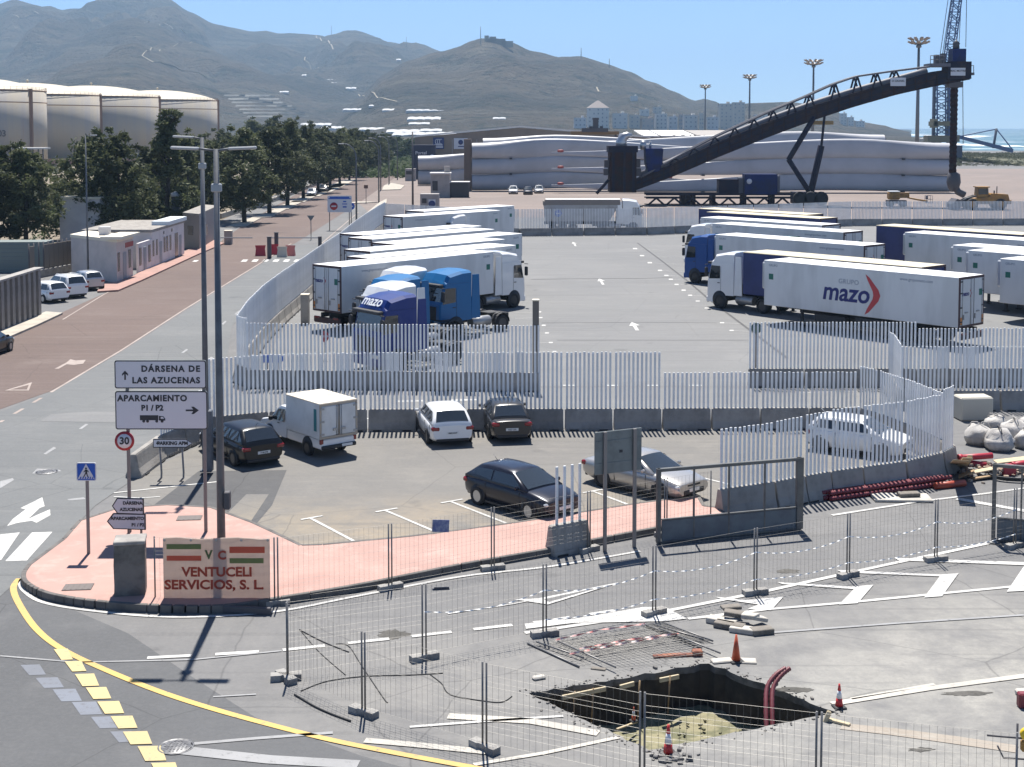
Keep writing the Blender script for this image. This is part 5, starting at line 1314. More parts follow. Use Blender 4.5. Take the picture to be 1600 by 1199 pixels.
# right hand row, near to far
p, h, _ = trailer_top((1499, 434), (1189, 406), 1); T1 = trailer(p, h, 'nearest white trailer at right with large navy word and red chevron', gT)
HR = h; bo = [c for c in T1.children if c.name.startswith('cargo_box')][0]
_a = Vector((p[0], p[1], 0)); _d = Vector((math.cos(h), math.sin(h), 0)); _n = Vector((-_d.y, _d.x, 0)); sgn = -1 if _n.y > 0 else 1
_pl = _a + _n * (sgn * TW_ / 2)
def on_side(px, py):
    d = ray(px, py); nn = _n; o_ = Vector((0, 0, CAM_H)); t = (_pl - o_).dot(nn) / d.dot(nn); q = o_ + d * t; return (q - _pl).dot(_d), q.z
ys = sgn * (TW_ / 2 + .006); ST = SIDE_T(-1 if sgn < 0 else 1)
xa_, za_ = on_side(1285, 457); xb_, zb_ = on_side(1358, 460); wid = abs(xa_ - xb_)
me = text_mesh('mazo', 1.0, .004, .022, mat_=M_navytext, shear=.16); ww = me.vertices; wx = max(v.co.x for v in ww) - min(v.co.x for v in ww)
obj('large_word', me, bo, M=Matrix.Translation(((xa_ + xb_) / 2, ys, (za_ + zb_) / 2)) @ ST @ Matrix.Scale(wid / wx, 4))
xc_, zc_ = on_side(1352, 460); xt, zt_ = on_side(1354, 429); xu, zu = on_side(1352, 492)
obj('large_chevron', chevron(1.0).mesh('large_chevron', M_redtext), bo, M=Matrix.Translation((xc_, ys, (zt_ + zu) / 2)) @ ST @ Matrix.Scale(abs(zt_ - zu) / 2, 4))
xg, zg = on_side(1326, 441); obj('small_word', text_mesh('GRUPO', .40, .004, .004, mat_=M_greytext, space=1.1), bo, M=Matrix.Translation((xg, ys, zg)) @ ST)
def rt(rear, front, label, paint_=None, key=None, side=None, roof=None, tlabel=None, h=None, shift=0, **k):
    p, hh, _ = trailer_top(rear, front, 1); hh = hh if h is None else h; p = (p[0] + math.cos(hh) * shift, p[1] + math.sin(hh) * shift, 0)
    t = trailer(p, hh, label, gT, side, roof, doors=side is None)
    if paint_ is not None: couple(p, hh, tlabel, gU, paint_, key, **k)
    return t
rt((1478, 421), (1160, 400), 'blue curtain trailer with tan roof right behind the large lettered trailer', P_tw, 'white', M_dblue, M_tan_roof, 'white tractor unit in front at right, coupled to the blue curtain trailer', h=HR, gap=-.1, shift=1.35)
rt((1350, 384), (1112, 366), 'white trailer coupled to the blue tractor at right', P_tb, 'blue', tlabel='blue tractor unit coupled to a white trailer in the right row', h=HR)
rt((1318, 363), (1085, 347), 'white trailer third behind the blue tractor at right', P_tw, 'white', tlabel='white tractor unit partly hidden behind the blue one at right', h=HR)
rt((1286, 352), (1066, 339), 'white trailer fourth in the right row, roof just showing', h=HR)
rt((1288, 342), (1062, 334), 'tan roofed dark blue trailer, fifth in the right row', side=M_dblue, roof=M_tan_roof, h=HR)
rt((1267, 336), (1052, 329), 'tan roofed dark blue trailer at the far end of the right row', side=M_dblue, roof=M_tan_roof, h=HR)
p = G(1238, 470); tractor((p.x + 4, p.y + 6, 0), HR, 'green tractor unit showing only its roof between right row trailers', gU, P_tg, 'green')
for (fx_, fy_, sd, rf, lab) in ((1369, 352, M_dblue, M_tan_roof, 'long dark blue trailer at far right behind the white ones'), (1414, 363, None, None, 'farthest white trailer of the right edge group'), (1489, 383, None, None, 'second white trailer of the right edge group'), (1513, 391, None, None, 'third white trailer of the right edge group'), (1563, 404, None, None, 'nearest white trailer of the right edge group')):
    a = G(fx_, fy_, TT); hh = HR - R(2); d = Vector((math.cos(hh), math.sin(hh), 0)); n_ = Vector((-d.y, d.x, 0)); n_ = n_ if n_.y > 0 else -n_
    q = a - d * TL + n_ * TW_ / 2; trailer((q.x, q.y, 0), hh, lab, gT, sd, rf)
# left hand row, near to far
p, HL, _ = trailer_top((533, 417), (773, 393), 1)
def lt(rear, label, paint_=None, key=None, tlabel=None, h=None):
    a = G(*rear, TT); hh = HL if h is None else h; d = Vector((math.cos(hh), math.sin(hh), 0)); n_ = Vector((-d.y, d.x, 0)); q = a + n_ * TW_ / 2
    t = trailer((q.x, q.y, 0), hh, label, gT); 
    if paint_ is not None: couple((q.x, q.y, 0), hh, tlabel, gU, paint_, key)
    return t
lt((533, 417), 'nearest white trailer of the left row, rear doors toward the camera', P_tw, 'white', 'white tractor unit coupled to the nearest trailer of the left row')
lt((585, 404.5), 'white trailer second in the left row, narrow roof strip showing')
lt((578, 393), 'white trailer third in the left row')
lt((620, 382), 'white trailer fourth in the left row, standing further right')
lt((581, 374), 'white trailer fifth in the left row with rear doors showing')
lt((566, 367.5), 'white trailer sixth in the left row, doors behind its neighbour')
lt((629, 339), 'white trailer alone toward the far end of the left side')
lt((662, 330.5), 'farthest white trailer at the end of the left side')
p = G(752, 392); tractor((p.x, p.y, 0), HL + math.pi, 'white tractor unit showing its roof before the far left trailer', gU, P_tw, 'white')
# bobtail tractors facing the camera's left
HB = math.pi + R(40); db = Vector((math.cos(HB), math.sin(HB), 0))
def bob(cx, cy, label, paint_, key, word=None, rim=None):
    c = G(cx, cy); q = c - db * 4.7; return tractor((q.x, q.y, 0), HB, label, gU, paint_, key, word, rim=rim)
bob(693, 523, 'bright blue tractor unit parked rightmost of the loose tractors', P_tc, 'lightblue')
bob(625, 518, 'white tractor unit with dark roof hatch, farthest of the loose tractors', P_tw, 'white')
bob(612, 537, 'blue tractor unit between two white ones in the loose group', P_tc, 'lightblue')
bob(603, 553, 'white tractor unit right behind the deep blue lettered one', P_tw, 'white')
bob(601, 577, 'deep blue tractor unit with white word on its roof deflector', P_tn, 'deep', 'mazo')
# ------------------------------------------------------------------ stacked turbine blades
M_blade = mat('blade_gelcoat', (.42, .42, .435), .45, col2=(.36, .36, .375), vscale=.15)
M_bladein = mat('blade_root_dark', (.05, .05, .055), .8); M_tape = mat('red_tip_cover', (.32, .06, .05), .6)
def blade_mesh(Lb, root=3.0, chord=4.0, seed=0, twist=.5):
    b = MB(); rings = []; n = 18; N = 26
    for i in range(N + 1):
        t = i / N
        c_ = lerp(root, chord, sstep(0, .22, t)) if t < .22 else lerp(chord, .35, ((t - .22) / .78) ** 1.6)
        th_ = lerp(root, root * .55, sstep(0, .2, t)) if t < .2 else lerp(root * .55, .10, ((t - .2) / .8) ** .9)
        tw = twist * sstep(.03, .35, t) * (1 - .6 * sstep(.4, 1, t)); yo = 1.5 * (math.sin(t * 5.5 + .3) - .3) * sstep(.02, .3, t)
        rg = []
        for k in range(n):
            a = 2 * math.pi * k / n; z = math.cos(a); y = math.sin(a); fl = sstep(.02, .2, t); ex = lerp(1, .55, fl); z = math.copysign(abs(z) ** ex, z); y = math.copysign(abs(y) ** lerp(1, .8, fl), y)
            sharp = sstep(.02, .25, t); zz = z * c_ / 2; yy = y * th_ / 2 * (1 - .25 * sharp * max(0, z))
            rg.append((t * Lb, yy * math.cos(tw) - zz * math.sin(tw) * .6, zz * math.cos(tw) + yy * math.sin(tw) + .25 * sharp * (1 - t) + yo * .3))
        rings.append(rg)
    b.loft(rings, 0, cap=False); 
    return b.mesh('blade_shell', M_blade)
def blade(x0, y, z, Lb, rev, label, group, **k):
    th = thing('turbine_blade', label, 'turbine blade', (x0, y, z), math.pi if rev else 0, group)
    root = k.get('root', 3.0); obj('blade_shell', blade_mesh(Lb, **k), th)
    b = MB(); b.lathe([(.01, .12), (root / 2 * .90, .12), (root / 2 * .985, -.02), (root / 2 * .985, -.12), (.01, -.13)], 20, axis='x'); b.build('root_cover', M_bladein, th)
    b = MB(); b.lathe([(.03, 0), (.26, .3), (.24, 1.1), (.03, 1.3)], 10, axis='x', c=(Lb - 2.4, 0, .05)); b.build('tip_cover', M_tape, th)
    b = MB()
    for xx in (Lb * .12, Lb * .62):
        b.box((xx, 0, -root / 2 + .05), (.5, 2.6, .25))
    b.build('cradle', M_bladein, th)
gb_ = 'wind turbine blades stacked in the port yard'
kx = lambda px, Y: (px - PX0) / FPX * Y
lv = ['bottom', 'middle', 'top']
for i, z in enumerate((1.62, 4.72, 7.75)):
    blade(kx(738, 266), 266, z, 62, False, '%s blade of the left stack, round root end at left' % lv[i], gb_, root=3.0, chord=3.9 if i == 2 else 3.3, seed=i, twist=.3)
    blade(kx(1484, 259), 259, z + .05, 75, True, '%s blade of the right stack, root end behind the loading pipe' % lv[i], gb_, root=3.05, chord=3.75 if i == 2 else 3.45, seed=i + 1.3, twist=.10)
blade(kx(755, 276), 276, 8.6, 62, False, 'rear top blade showing only its upper edge over the left stack', gb_, root=3.0, chord=3.6, seed=3)
blade(kx(1380, 274), 274, 9.3, 70, True, 'rear top blade showing only its upper edge over the right stack', gb_, root=3.0, chord=3.6, seed=4)
for i, z in enumerate((1.6, 4.75)): blade(kx(654, 292), 292, z, 55, False, '%s blade of the small far left stack beside the guard hut' % lv[i * 2], gb_, root=3.0, chord=3.4, seed=i + 5)
b = MB(); b.box((0, 0, 5), (1.4, 3.2, 10)); b.box((-.5, -1.7, 5), (.2, .2, 10)); b.box((.5, -1.7, 5), (.2, .2, 10)); o = b.build('stack_frame', mat('frame_brown', (.20, .15, .12), .8), None, (kx(731, 268), 268, 0)); tag(o, 'tall brown upright frame at the left end of the main blade stack', 'frame')

# ------------------------------------------------------------------ warehouses
M_tanw = mat('warehouse_tan', (.25, .20, .155), .85, col2=(.20, .165, .13), vscale=.15); M_whroof = mat('warehouse_roof_pale', (.72, .69, .64), .6)
M_greyw = mat('warehouse_grey', (.30, .275, .25), .85); M_bluesg = mat('sign_blue', (.02, .035, .14), .5); M_whsg = mat('sign_white', (.55, .57, .60), .5)
Yw = 350; th = thing('warehouse', 'big tan gabled warehouse with a blue and a white sign', 'warehouse', (0, Yw, 0))
X = lambda px: kx(px, Yw); Zt = lambda py: CAM_H + (199 - py) / FPX * Yw
b = MB(); b.extr([(X(648), 0, 0), (X(1015), 0, 0), (X(1015), 0, Zt(216)), (X(812), 0, Zt(200)), (X(648), 0, Zt(215))], (0, 40, 0)); b.build('wall', M_tanw, th)
b = MB(); 
for a, c_ in (((647, 214.5), (812, 199)), ((812, 199), (1016, 215.5))):
    b.add([(X(a[0]), -.4, Zt(a[1])), (X(c_[0]), -.4, Zt(c_[1])), (X(c_[0]), 41, Zt(c_[1])), (X(a[0]), 41, Zt(a[1])), (X(a[0]), -.4, Zt(a[1]) + .35), (X(c_[0]), -.4, Zt(c_[1]) + .35), (X(c_[0]), 41, Zt(c_[1]) + .35), (X(a[0]), 41, Zt(a[1]) + .35)], [(0, 1, 5, 4), (4, 5, 6, 7), (0, 3, 2, 1), (2, 3, 7, 6), (1, 2, 6, 5), (0, 4, 7, 3)])
b.build('roof', M_whroof, th)
for px in (677, 707, 745, 772, 806, 850):
    b = MB(); b.box((X(px), -.06, 4.6), (.3, .12, 9.2)); b.build('pilaster', M_greyw, th)
b = MB(); b.box((X(685.5), -.2, Zt(224)), (X(694) - X(677), .15, 2.9)); s_ = b.build('wall_sign', M_bluesg, th)
b = MB()
for i in range(3):
    b.path([(X(683 + i * 3.2) + .42 * math.cos(a) , -.3, Zt(221.5) + .62 * math.sin(a)) for a in [R(d) for d in range(60, 301, 30)]], .11, 5)
b.box((X(685.5), -.3, Zt(226.6)), (2.0, .05, .3)); b.box((X(685.5), -.3, Zt(229.8)), (2.2, .05, .35)); b.build('emblem', M_whsg, s_)
b = MB(); b.box((X(720), -.2, Zt(224.5)), (X(731) - X(709.5), .15, 2.75)); s_ = b.build('wall_sign', M_whsg, th)
b = MB(); b.lathe([(.15, -.02), (.62, -.02), (.62, .02), (.15, .02)], 14, axis='y', c=(X(720), -.3, Zt(222.5))); b.box((X(722), -.3, Zt(229)), (2.0, .05, .25)); b.build('emblem', M_bluesg, s_)
Y2 = 326; b = MB(); th = thing('portal_block', 'dark navy block with faint white lettering before the tan warehouse', 'building', (kx(662, Y2), Y2, 0))
b.box((0, 2, 4.0), (5.4, 4, 8.2)); b.build('wall', mat('navy_cladding', (.015, .018, .045), .6), th)
obj('lettering', text_mesh('Portel', 1.1, .01, .01, mat_=M_whsg), th, M=Matrix.Translation((-.6, -.06, 6.2)) @ UP); b = MB(); b.lathe([(.01, .01), (.5, .01), (.5, -.03), (.01, -.03)], 12, axis='y', c=(2.0, -.06, 5.4)); b.build('emblem', M_whsg, th)
Y3 = 372; X3 = lambda px: kx(px, Y3); th = thing('warehouse', 'pale roofed grey warehouse with large dark letters behind the blades', 'warehouse', (0, Y3, 0))
z3 = lambda py: CAM_H + (199 - py) / FPX * Y3
b = MB(); b.box(((X3(1012) + X3(1205)) / 2, 15, z3(212) / 2), (X3(1205) - X3(1012), 30, z3(212))); b.build('wall', M_greyw, th)
for x0, x1 in ((1005, 1030), (1032, 1088), (1090, 1205)):
    b = MB(); b.add([(X3(x0), -.5, z3(212)), (X3(x1), -.5, z3(213)), (X3(x1), 30, z3(204)), (X3(x0), 30, z3(204)), (X3(x0), -.5, z3(212) - .3), (X3(x1), -.5, z3(213) - .3), (X3(x1), 30, z3(204) - .3), (X3(x0), 30, z3(204) - .3)], [(0, 1, 2, 3), (4, 7, 6, 5), (0, 4, 5, 1), (1, 5, 6, 2), (2, 6, 7, 3), (3, 7, 4, 0)]); b.build('roof', M_whroof if x0 < 1080 else M_greyw, th)
obj('lettering', text_mesh('C  E  MOS', 2.2, .02, .06, mat_=M_dsteel), th, M=Matrix.Translation((X3(1075), -.1, z3(216.5))) @ UP)
Y4 = 330; th = thing('rooftop_hopper', 'black hopper machine with short turret above the blades', 'hopper', (kx(929, Y4), Y4, 0))
z4 = lambda py: CAM_H + (199 - py) / FPX * Y4
b = MB(); b.box((0, 0, z4(203.5)), (6.2, 3, .95)); b.box((-2.2, 0, z4(205)), (.6, 2, 1.4)); b.box((2.4, 0, z4(205)), (.6, 2, 1.4)); b.build('deck', M_dsteel, th)
b = MB(); b.box((.2, 0, z4(194)), (1.3, 1.3, 2.3)); b.box((.2, 0, z4(186)), (1.5, 1.4, .5)); b.box((-.9, 0, z4(199.5)), (.8, .8, .6)); b.box((1.6, 0, z4(199.5)), (.7, .8, .7)); b.build('turret', M_dsteel, th)
b = MB(); b.box((0, 0, z4(208)), (11.5, 2.2, .8)); b.build('beam', mat('ochre_beam', (.22, .13, .05), .8), th)
for sx in (-5, 5): b = MB(); b.box((sx, 0, z4(209) / 2), (.5, .8, z4(209))); b.build('leg', M_dsteel, th)

# ------------------------------------------------------------------ ship loader
M_nvy = mat('loader_navy', (.012, .012, .028), .7, spec=.15, col2=(.040, .022, .020), vscale=.6, lo=.45, hi=.7); M_rust = mat('loader_rust', (.034, .014, .012), .85, spec=.1, col2=(.02, .016, .018), vscale=.8)
M_lblue = mat('loader_blue', (.006, .016, .10), .6, spec=.2, col2=(.010, .015, .055), vscale=.7); M_rail2 = mat('rail_grey', (.11, .11, .13), .6); M_galvd = mat('duct_galvanised', (.42, .42, .43), .35, .7)
YS = 218.0; q = lambda px, py, dy=0.0: AT(px, py, YS) + Vector((0, dy, 0))
SL = thing('ship_loader', 'long dark conveyor boom rising from a brown tower to the right', 'ship loader', (0, 0, 0))
tp = [(985, 283), (1050, 255), (1120, 222), (1200, 190), (1270, 165), (1330, 146), (1400, 127), (1450, 113), (1512, 105)]
bt = [(985, 300), (1050, 276), (1120, 246), (1200, 214), (1270, 188), (1330, 168), (1400, 148), (1460, 135), (1512, 125)]
def ipx(P, x):
    for (a, b_), (c_, d_) in zip(P, P[1:]):
        if x <= c_: return b_ + (d_ - b_) * (x - a) / (c_ - a)
    return P[-1][1]
xs_ = list(range(985, 1513, 17))
b = MB(); b.loft([[q(x, ipx(bt, x), -1.1), q(x, ipx(tp, x), -1.1), q(x, ipx(tp, x), 1.1), q(x, ipx(bt, x), 1.1)] for x in xs_], 0, smooth=False)
b.build('boom_girder', M_nvy, SL)
b = MB()
for x0, x1 in zip(xs_, xs_[1:]):
    for f in (.18, .55, .9): b.tube(q(x0, lerp(ipx(tp, x0), ipx(bt, x0), f), -1.16), q(x1, lerp(ipx(tp, x1), ipx(bt, x1), f), -1.16), .09, n=4)
    b.tube(q(x0, ipx(tp, x0), -1.15), q(x0, ipx(bt, x0), -1.15), .10, n=4)
b.build('girder_ribs', M_rust, SL)
ur = [(1000, 277), (1060, 243), (1120, 212), (1200, 175), (1260, 150), (1300, 132), (1335, 120), (1390, 112), (1455, 104)]
for dy in (-1.1, 1.1):
    b = MB(); b.path([q(x, ipx(ur, x), dy) for x in range(1000, 1456, 13)], .17, 5); b.build('upper_chord', M_rail2, SL)
b = MB(); b.tube((0, 0, 0), (0, 0, 1), .14, n=6); STK = b.mesh('strut', M_nvy)
def strut(p0, p1, r_=.14, nm='strut', par=None, me=None):
    p0, p1 = Vector(p0), Vector(p1); d = p1 - p0
    M_ = Matrix.Translation(p0) @ d.to_track_quat('Z', 'Y').to_matrix().to_4x4() @ Matrix.Diagonal((r_ / .14, r_ / .14, d.length, 1))
    return obj(nm, me or STK, par or SL, M=M_)
for x in (1052, 1082, 1115, 1146, 1176, 1206, 1235, 1263, 1303, 1337, 1368, 1397):
    for dx in (-7, 7):
        for dy in (-1.05, 1.05): strut(q(x, ipx(ur, x), dy), q(x + dx, ipx(tp, x + dx), dy), .15)
b = MB(); b.path([q(x, ipx(tp, x) - 2.5, 0) for x in range(1000, 1456, 14)], .55, 8); b.build('belt_cover', M_rail2, SL)
def pbox(x0, x1, y0, y1, dep, dy=0.0, taper=None):
    a, c_ = q(x0, y1), q(x1, y0); b = MB(); b.box(((a.x + c_.x) / 2, YS + dy, (a.z + c_.z) / 2), (c_.x - a.x, dep, c_.z - a.z), top=taper); return b
pbox(1476, 1513, 97, 124, 3.2).build('head_housing', M_nvy, SL); pbox(1485, 1506, 77, 97, 2.4).build('motor_house', M_lblue, SL)
b = pbox(1448, 1480, 100, 105, 3.4); 
for x in (1449, 1456, 1463, 1470): b.tube(q(x, 101, -1.6), q(x, 88, -1.6), .06, n=5)
for py in (88, 94): b.tube(q(1449, py, -1.6), q(1470, py, -1.6), .06, n=5)
b.build('platform', M_rail2, SL)
b = pbox(1460, 1466, 86, 101, 1.2); b.add(*(lambda m_: (m_.v, m_.f))(pbox(1470, 1476, 84, 100, 1.2))); b.build('gearbox', M_dsteel, SL)
b = pbox(1508, 1519, 114, 118, 2.2)
for x in (1511, 1518): b.tube(q(x, 115, -1), q(x, 103, -1), .06, n=5)
b.tube(q(1510, 103, -1), q(1518, 103, -1), .06, n=5); b.build('end_platform', M_rail2, SL)
b = MB(); b.lathe([(.05, 0), (.55, .1), (.5, .6), (.6, .9), (.2, 1.3), (.05, 1.5)], 10, c=tuple(q(1494, 77))); b.build('winch', M_dsteel, SL)
for (x0, x1, y0, y1) in ((1480, 1503, 107, 119), (1388, 1412, 122, 135)):
    a, c_ = q(x0, y1, -1.75), q(x1, y0, -1.75); b = MB(); b.box(((a.x + c_.x) / 2, YS - (1.72 if x0 > 1450 else 1.2), (a.z + c_.z) / 2), (c_.x - a.x, .06, c_.z - a.z)); s_ = b.build('name_board', M_whsg, SL)
    obj('lettering', text_mesh('MAC MOTRIL' if x0 > 1450 else 'O GRANEL', .42, .01, .008, mat_=M_dsteel), s_, M=Matrix.Translation(((a.x + c_.x) / 2, YS - (1.77 if x0 > 1450 else 1.25), (a.z + c_.z) / 2 + .12)) @ UP)
# loading pipe
b = MB(); P0, P1 = q(1490.5, 124), q(1489, 292); prof = []; 
N = 46
for i in range(N + 1): prof.append((.52 + (.10 if i % 2 else 0) + (.28 if i < 4 else 0), lerp(P0.z, P1.z, i / N)))
b.lathe(prof, 12, c=((P0.x + P1.x) / 2, YS, 0), smooth=False); b.build('loading_pipe', M_rust, SL)
b = pbox(1480, 1502, 128, 137, 2); b.build('pipe_clamp', M_dsteel, SL)
b = MB(); c0 = q(1490, 288); b.lathe([(.3, 2.0), (1.0, 1.6), (1.15, .3), (.9, -.6), (.5, -1.2)], 10, c=(c0.x, YS, c0.z)); b.path([c0, q(1497, 300), q(1507, 305)], .55, 8); b.build('spout', M_dsteel, SL)
# legs and hydraulic strut
strut(q(1270, 183, -1), q(1230, 250, -1), .42, 'support_leg'); strut(q(1230, 249, -1), q(1262, 299, -1), .40, 'support_leg'); strut(q(1282, 228, -.6), q(1266, 299, -.6), .52, 'hydraulic_ram', me=None); strut(q(1290, 178, .6), q(1283, 228, -.2), .2, 'ram_rod')
pbox(1272, 1307, 189, 195, 2, 3).build('yellow_platform', mat('ochre_paint', (.30, .22, .10), .7), SL)
# feeder tower
b = pbox(951, 993, 231, 300, 4.0); b.build('feeder_tower', M_rust, SL)
b = pbox(949, 995, 228, 238, 4.3); b.build('tower_crown', M_nvy, SL)
for x in (957, 974, 988): pbox(x - 2, x + 2, 238, 300, 4.3).build('column', M_nvy, SL)
for (x0, x1, y0, y1) in ((944, 951, 250, 262), (943, 950, 264, 274), (993, 1000, 248, 262), (994, 1001, 263, 275)): pbox(x0, x1, y0, y1, 1.6).build('gearbox', M_dsteel, SL)
strut(q(950, 281, -1.5), q(931, 302, -1.5), .25, 'brace')
b = MB(); b.path([q(971, 231), q(971, 222), q(974, 214), q(981, 211.5), q(987, 212)], .85, 10, radii=[.95, .9, .8, .55, .35]); b.build('duct', M_galvd, SL)
b = MB(); b.loft([[q(1007, 232, -1.6), q(1035, 232, -1.6), q(1035, 232, 1.6), q(1007, 232, 1.6)], [q(1008, 256, -1.6), q(1033, 256, -1.6), q(1033, 256, 1.6), q(1008, 256, 1.6)], [q(1014, 276, -.8), q(1026, 276, -.8), q(1026, 276, .8), q(1014, 276, .8)]], 0, smooth=False); b.build('dust_filter', M_lblue, SL)
b = MB(); b.lathe([(.1, 0), (.8, .1), (.8, .9), (.1, 1.0)], 10, axis='x', c=tuple(q(1000, 227))); b.tube(q(1016, 232), q(1016, 221), .2); b.build('fan', M_galvd, SL)
# travelling base truss with bogies
b = MB()
for dy in (-1.4, 1.4):
    for py in (303, 309, 321): b.tube(q(1008, py, dy), q(1262, py, dy), .26 if py != 309 else .14, n=4)
b.build('base_chord', M_nvy, SL)
xx = list(range(1010, 1262, 14))
for i, (x0, x1) in enumerate(zip(xx, xx[1:])):
    strut(q(x0, 309 if i % 2 else 321, -1.4), q(x1, 321 if i % 2 else 309, -1.4), .16)
for x in (1066, 1074, 1082, 1113, 1161, 1205): pbox(x - 3, x + 3, 303, 321, 3).build('post', M_rust, SL)
pbox(1238, 1275, 300, 318, 3.4).build('bogie_frame', M_nvy, SL)
for x in (1246, 1262, 1279):
    b = MB(); b.lathe([(.4, -.4), (1.05, -.4), (1.1, -.2), (1.1, .2), (1.05, .4), (.4, .4)], 18, axis='y', c=(q(x, 316).x, YS - 1.8, 1.1)); b.build('wheel', M_tyre, SL)
for x in (1020, 1090, 1150, 1215): pbox(x - 2, x + 2, 320, 325.4, 1).build('foot', M_dsteel, SL)
pbox(1161, 1212, 272, 303, 2.6, -.3).build('blue_container', M_lblue, SL); pbox(1121, 1152, 280, 303, 2.4, -.3).build('switch_cabin', M_nvy, SL); pbox(1153, 1160, 278, 303, 1.6).build('cabinet', M_rail2, SL); pbox(1212, 1217, 275, 300, 2).build('vent_panel', M_rail2, SL)
b = MB(); b.lathe([(.01, -.03), (.42, -.03), (.42, .03), (.01, .03)], 14, axis='y', c=(q(1168, 283).x, YS - 1.63, q(1168, 283).z)); b.build('round_emblem', M_whsg, SL)

# ------------------------------------------------------------------ lattice crane, masts, far blue conveyor
YC = 480.0; qc = lambda px, py, dy=0.0: AT(px, py, YC) + Vector((0, dy, 0))
M_crb = mat('crane_blue', (.045, .085, .20), .55); M_crg = mat('crane_grey', (.055, .065, .10), .6); M_cable = mat('steel_cable', (.16, .18, .21), .6)
CR = thing('harbour_crane', 'tall lattice crane tower with leaning blue jib behind the loader', 'crane', (0, 0, 0))
def lattice(pa, pb, w0, w1, n_, mm, nm, r_=.16):
    b = MB(); pa, pb = Vector(pa), Vector(pb); d = (pb - pa).normalized(); sx = d.cross(Vector((0, 1, 0))).normalized(); sy = Vector((0, 1, 0)); C = []
    for i in range(n_ + 1):
        t = i / n_; w = lerp(w0, w1, t) / 2; p_ = pa.lerp(pb, t); C.append([p_ + sx * w * a + sy * w * c_ for a, c_ in ((-1, -1), (1, -1), (1, 1), (-1, 1))])
    for k in range(4): b.path([c_[k] for c_ in C], r_ * 1.5, 4)
    for i in range(n_):
        for k in range(4):
            a, c_ = (k, (k + 1) % 4) if i % 2 else ((k + 1) % 4, k); b.tube(C[i][a], C[i + 1][c_], r_, n=4, cap=False)
        for k in range(4): b.tube(C[i][k], C[i][(k + 1) % 4], r_ * .8, n=4, cap=False)
    return b.build(nm, mm, CR)
lattice(qc(1471, 222), qc(1471, 128), 4.2, 4.2, 10, M_crb, 'tower_lattice', .2)
for x in (1459, 1482):
    b = MB(); a, c_ = qc(x - 2.6, 224), qc(x + 2.6, 124); b.box(((a.x + c_.x) / 2, YC, (a.z + c_.z) / 2), (c_.x - a.x, 1.6, c_.z - a.z)); b.build('tower_column', M_crg, CR)
b = MB()
for (x0, x1, y0, y1) in ((1454, 1486, 190, 197), (1446, 1496, 212, 222), (1456, 1462, 186, 200), (1486, 1492, 143, 163)):
    a, c_ = qc(x0, y1), qc(x1, y0); b.box(((a.x + c_.x) / 2, YC, (a.z + c_.z) / 2), (c_.x - a.x, 5, c_.z - a.z))
b.build('machinery_deck', mat('crane_ochre', (.20, .17, .10), .8), CR)
b = MB(); a = qc(1471, 230); b.box((a.x, YC, 3), (12, 8, 6)); b.build('undercarriage', M_crg, CR)
lattice(qc(1478, 128), qc(1500, -40), 2.9, 2.6, 20, M_crb, 'jib', .15)
for x0, y0, x1, y1 in ((1468, 92, 1487, -40), (1471, 96, 1492, -40), (1509, 74, 1511, -40), (1498, 76, 1504, -40), (1505, 225, 1504, 100)):
    b = MB(); b.tube(qc(x0, y0), qc(x1, y1), .13, n=5); b.build('cable', M_cable, CR)
YB = 600.0; qb = lambda px, py: AT(px, py, YB)
BC = thing('blue_conveyor', 'far blue inclined conveyor with stay mast at the quay', 'conveyor', (0, 0, 0))
b = MB(); b.loft([[qb(1490, 212) + Vector((0, y, z)) for y, z in ((-1, -.7), (1, -.7), (1, .7), (-1, .7))], [qb(1582, 236) + Vector((0, y, z)) for y, z in ((-1, -.9), (1, -.9), (1, .9), (-1, .9))]], 0, smooth=False); b.build('boom', M_crb, BC)
b = MB(); b.tube(qb(1552, 232), qb(1557, 201), .55, n=6); b.build('mast', M_crg, BC)
for a, c_ in (((1557, 202), (1492, 215)), ((1557, 202), (1582, 234))): b = MB(); b.tube(qb(*a), qb(*c_), .28, n=5); b.build('stay', M_crb, BC)
M_mastp = mat('mast_steel', (.17, .175, .18), .5, .4); M_flood = mat('floodlight', (.30, .25, .20), .5)
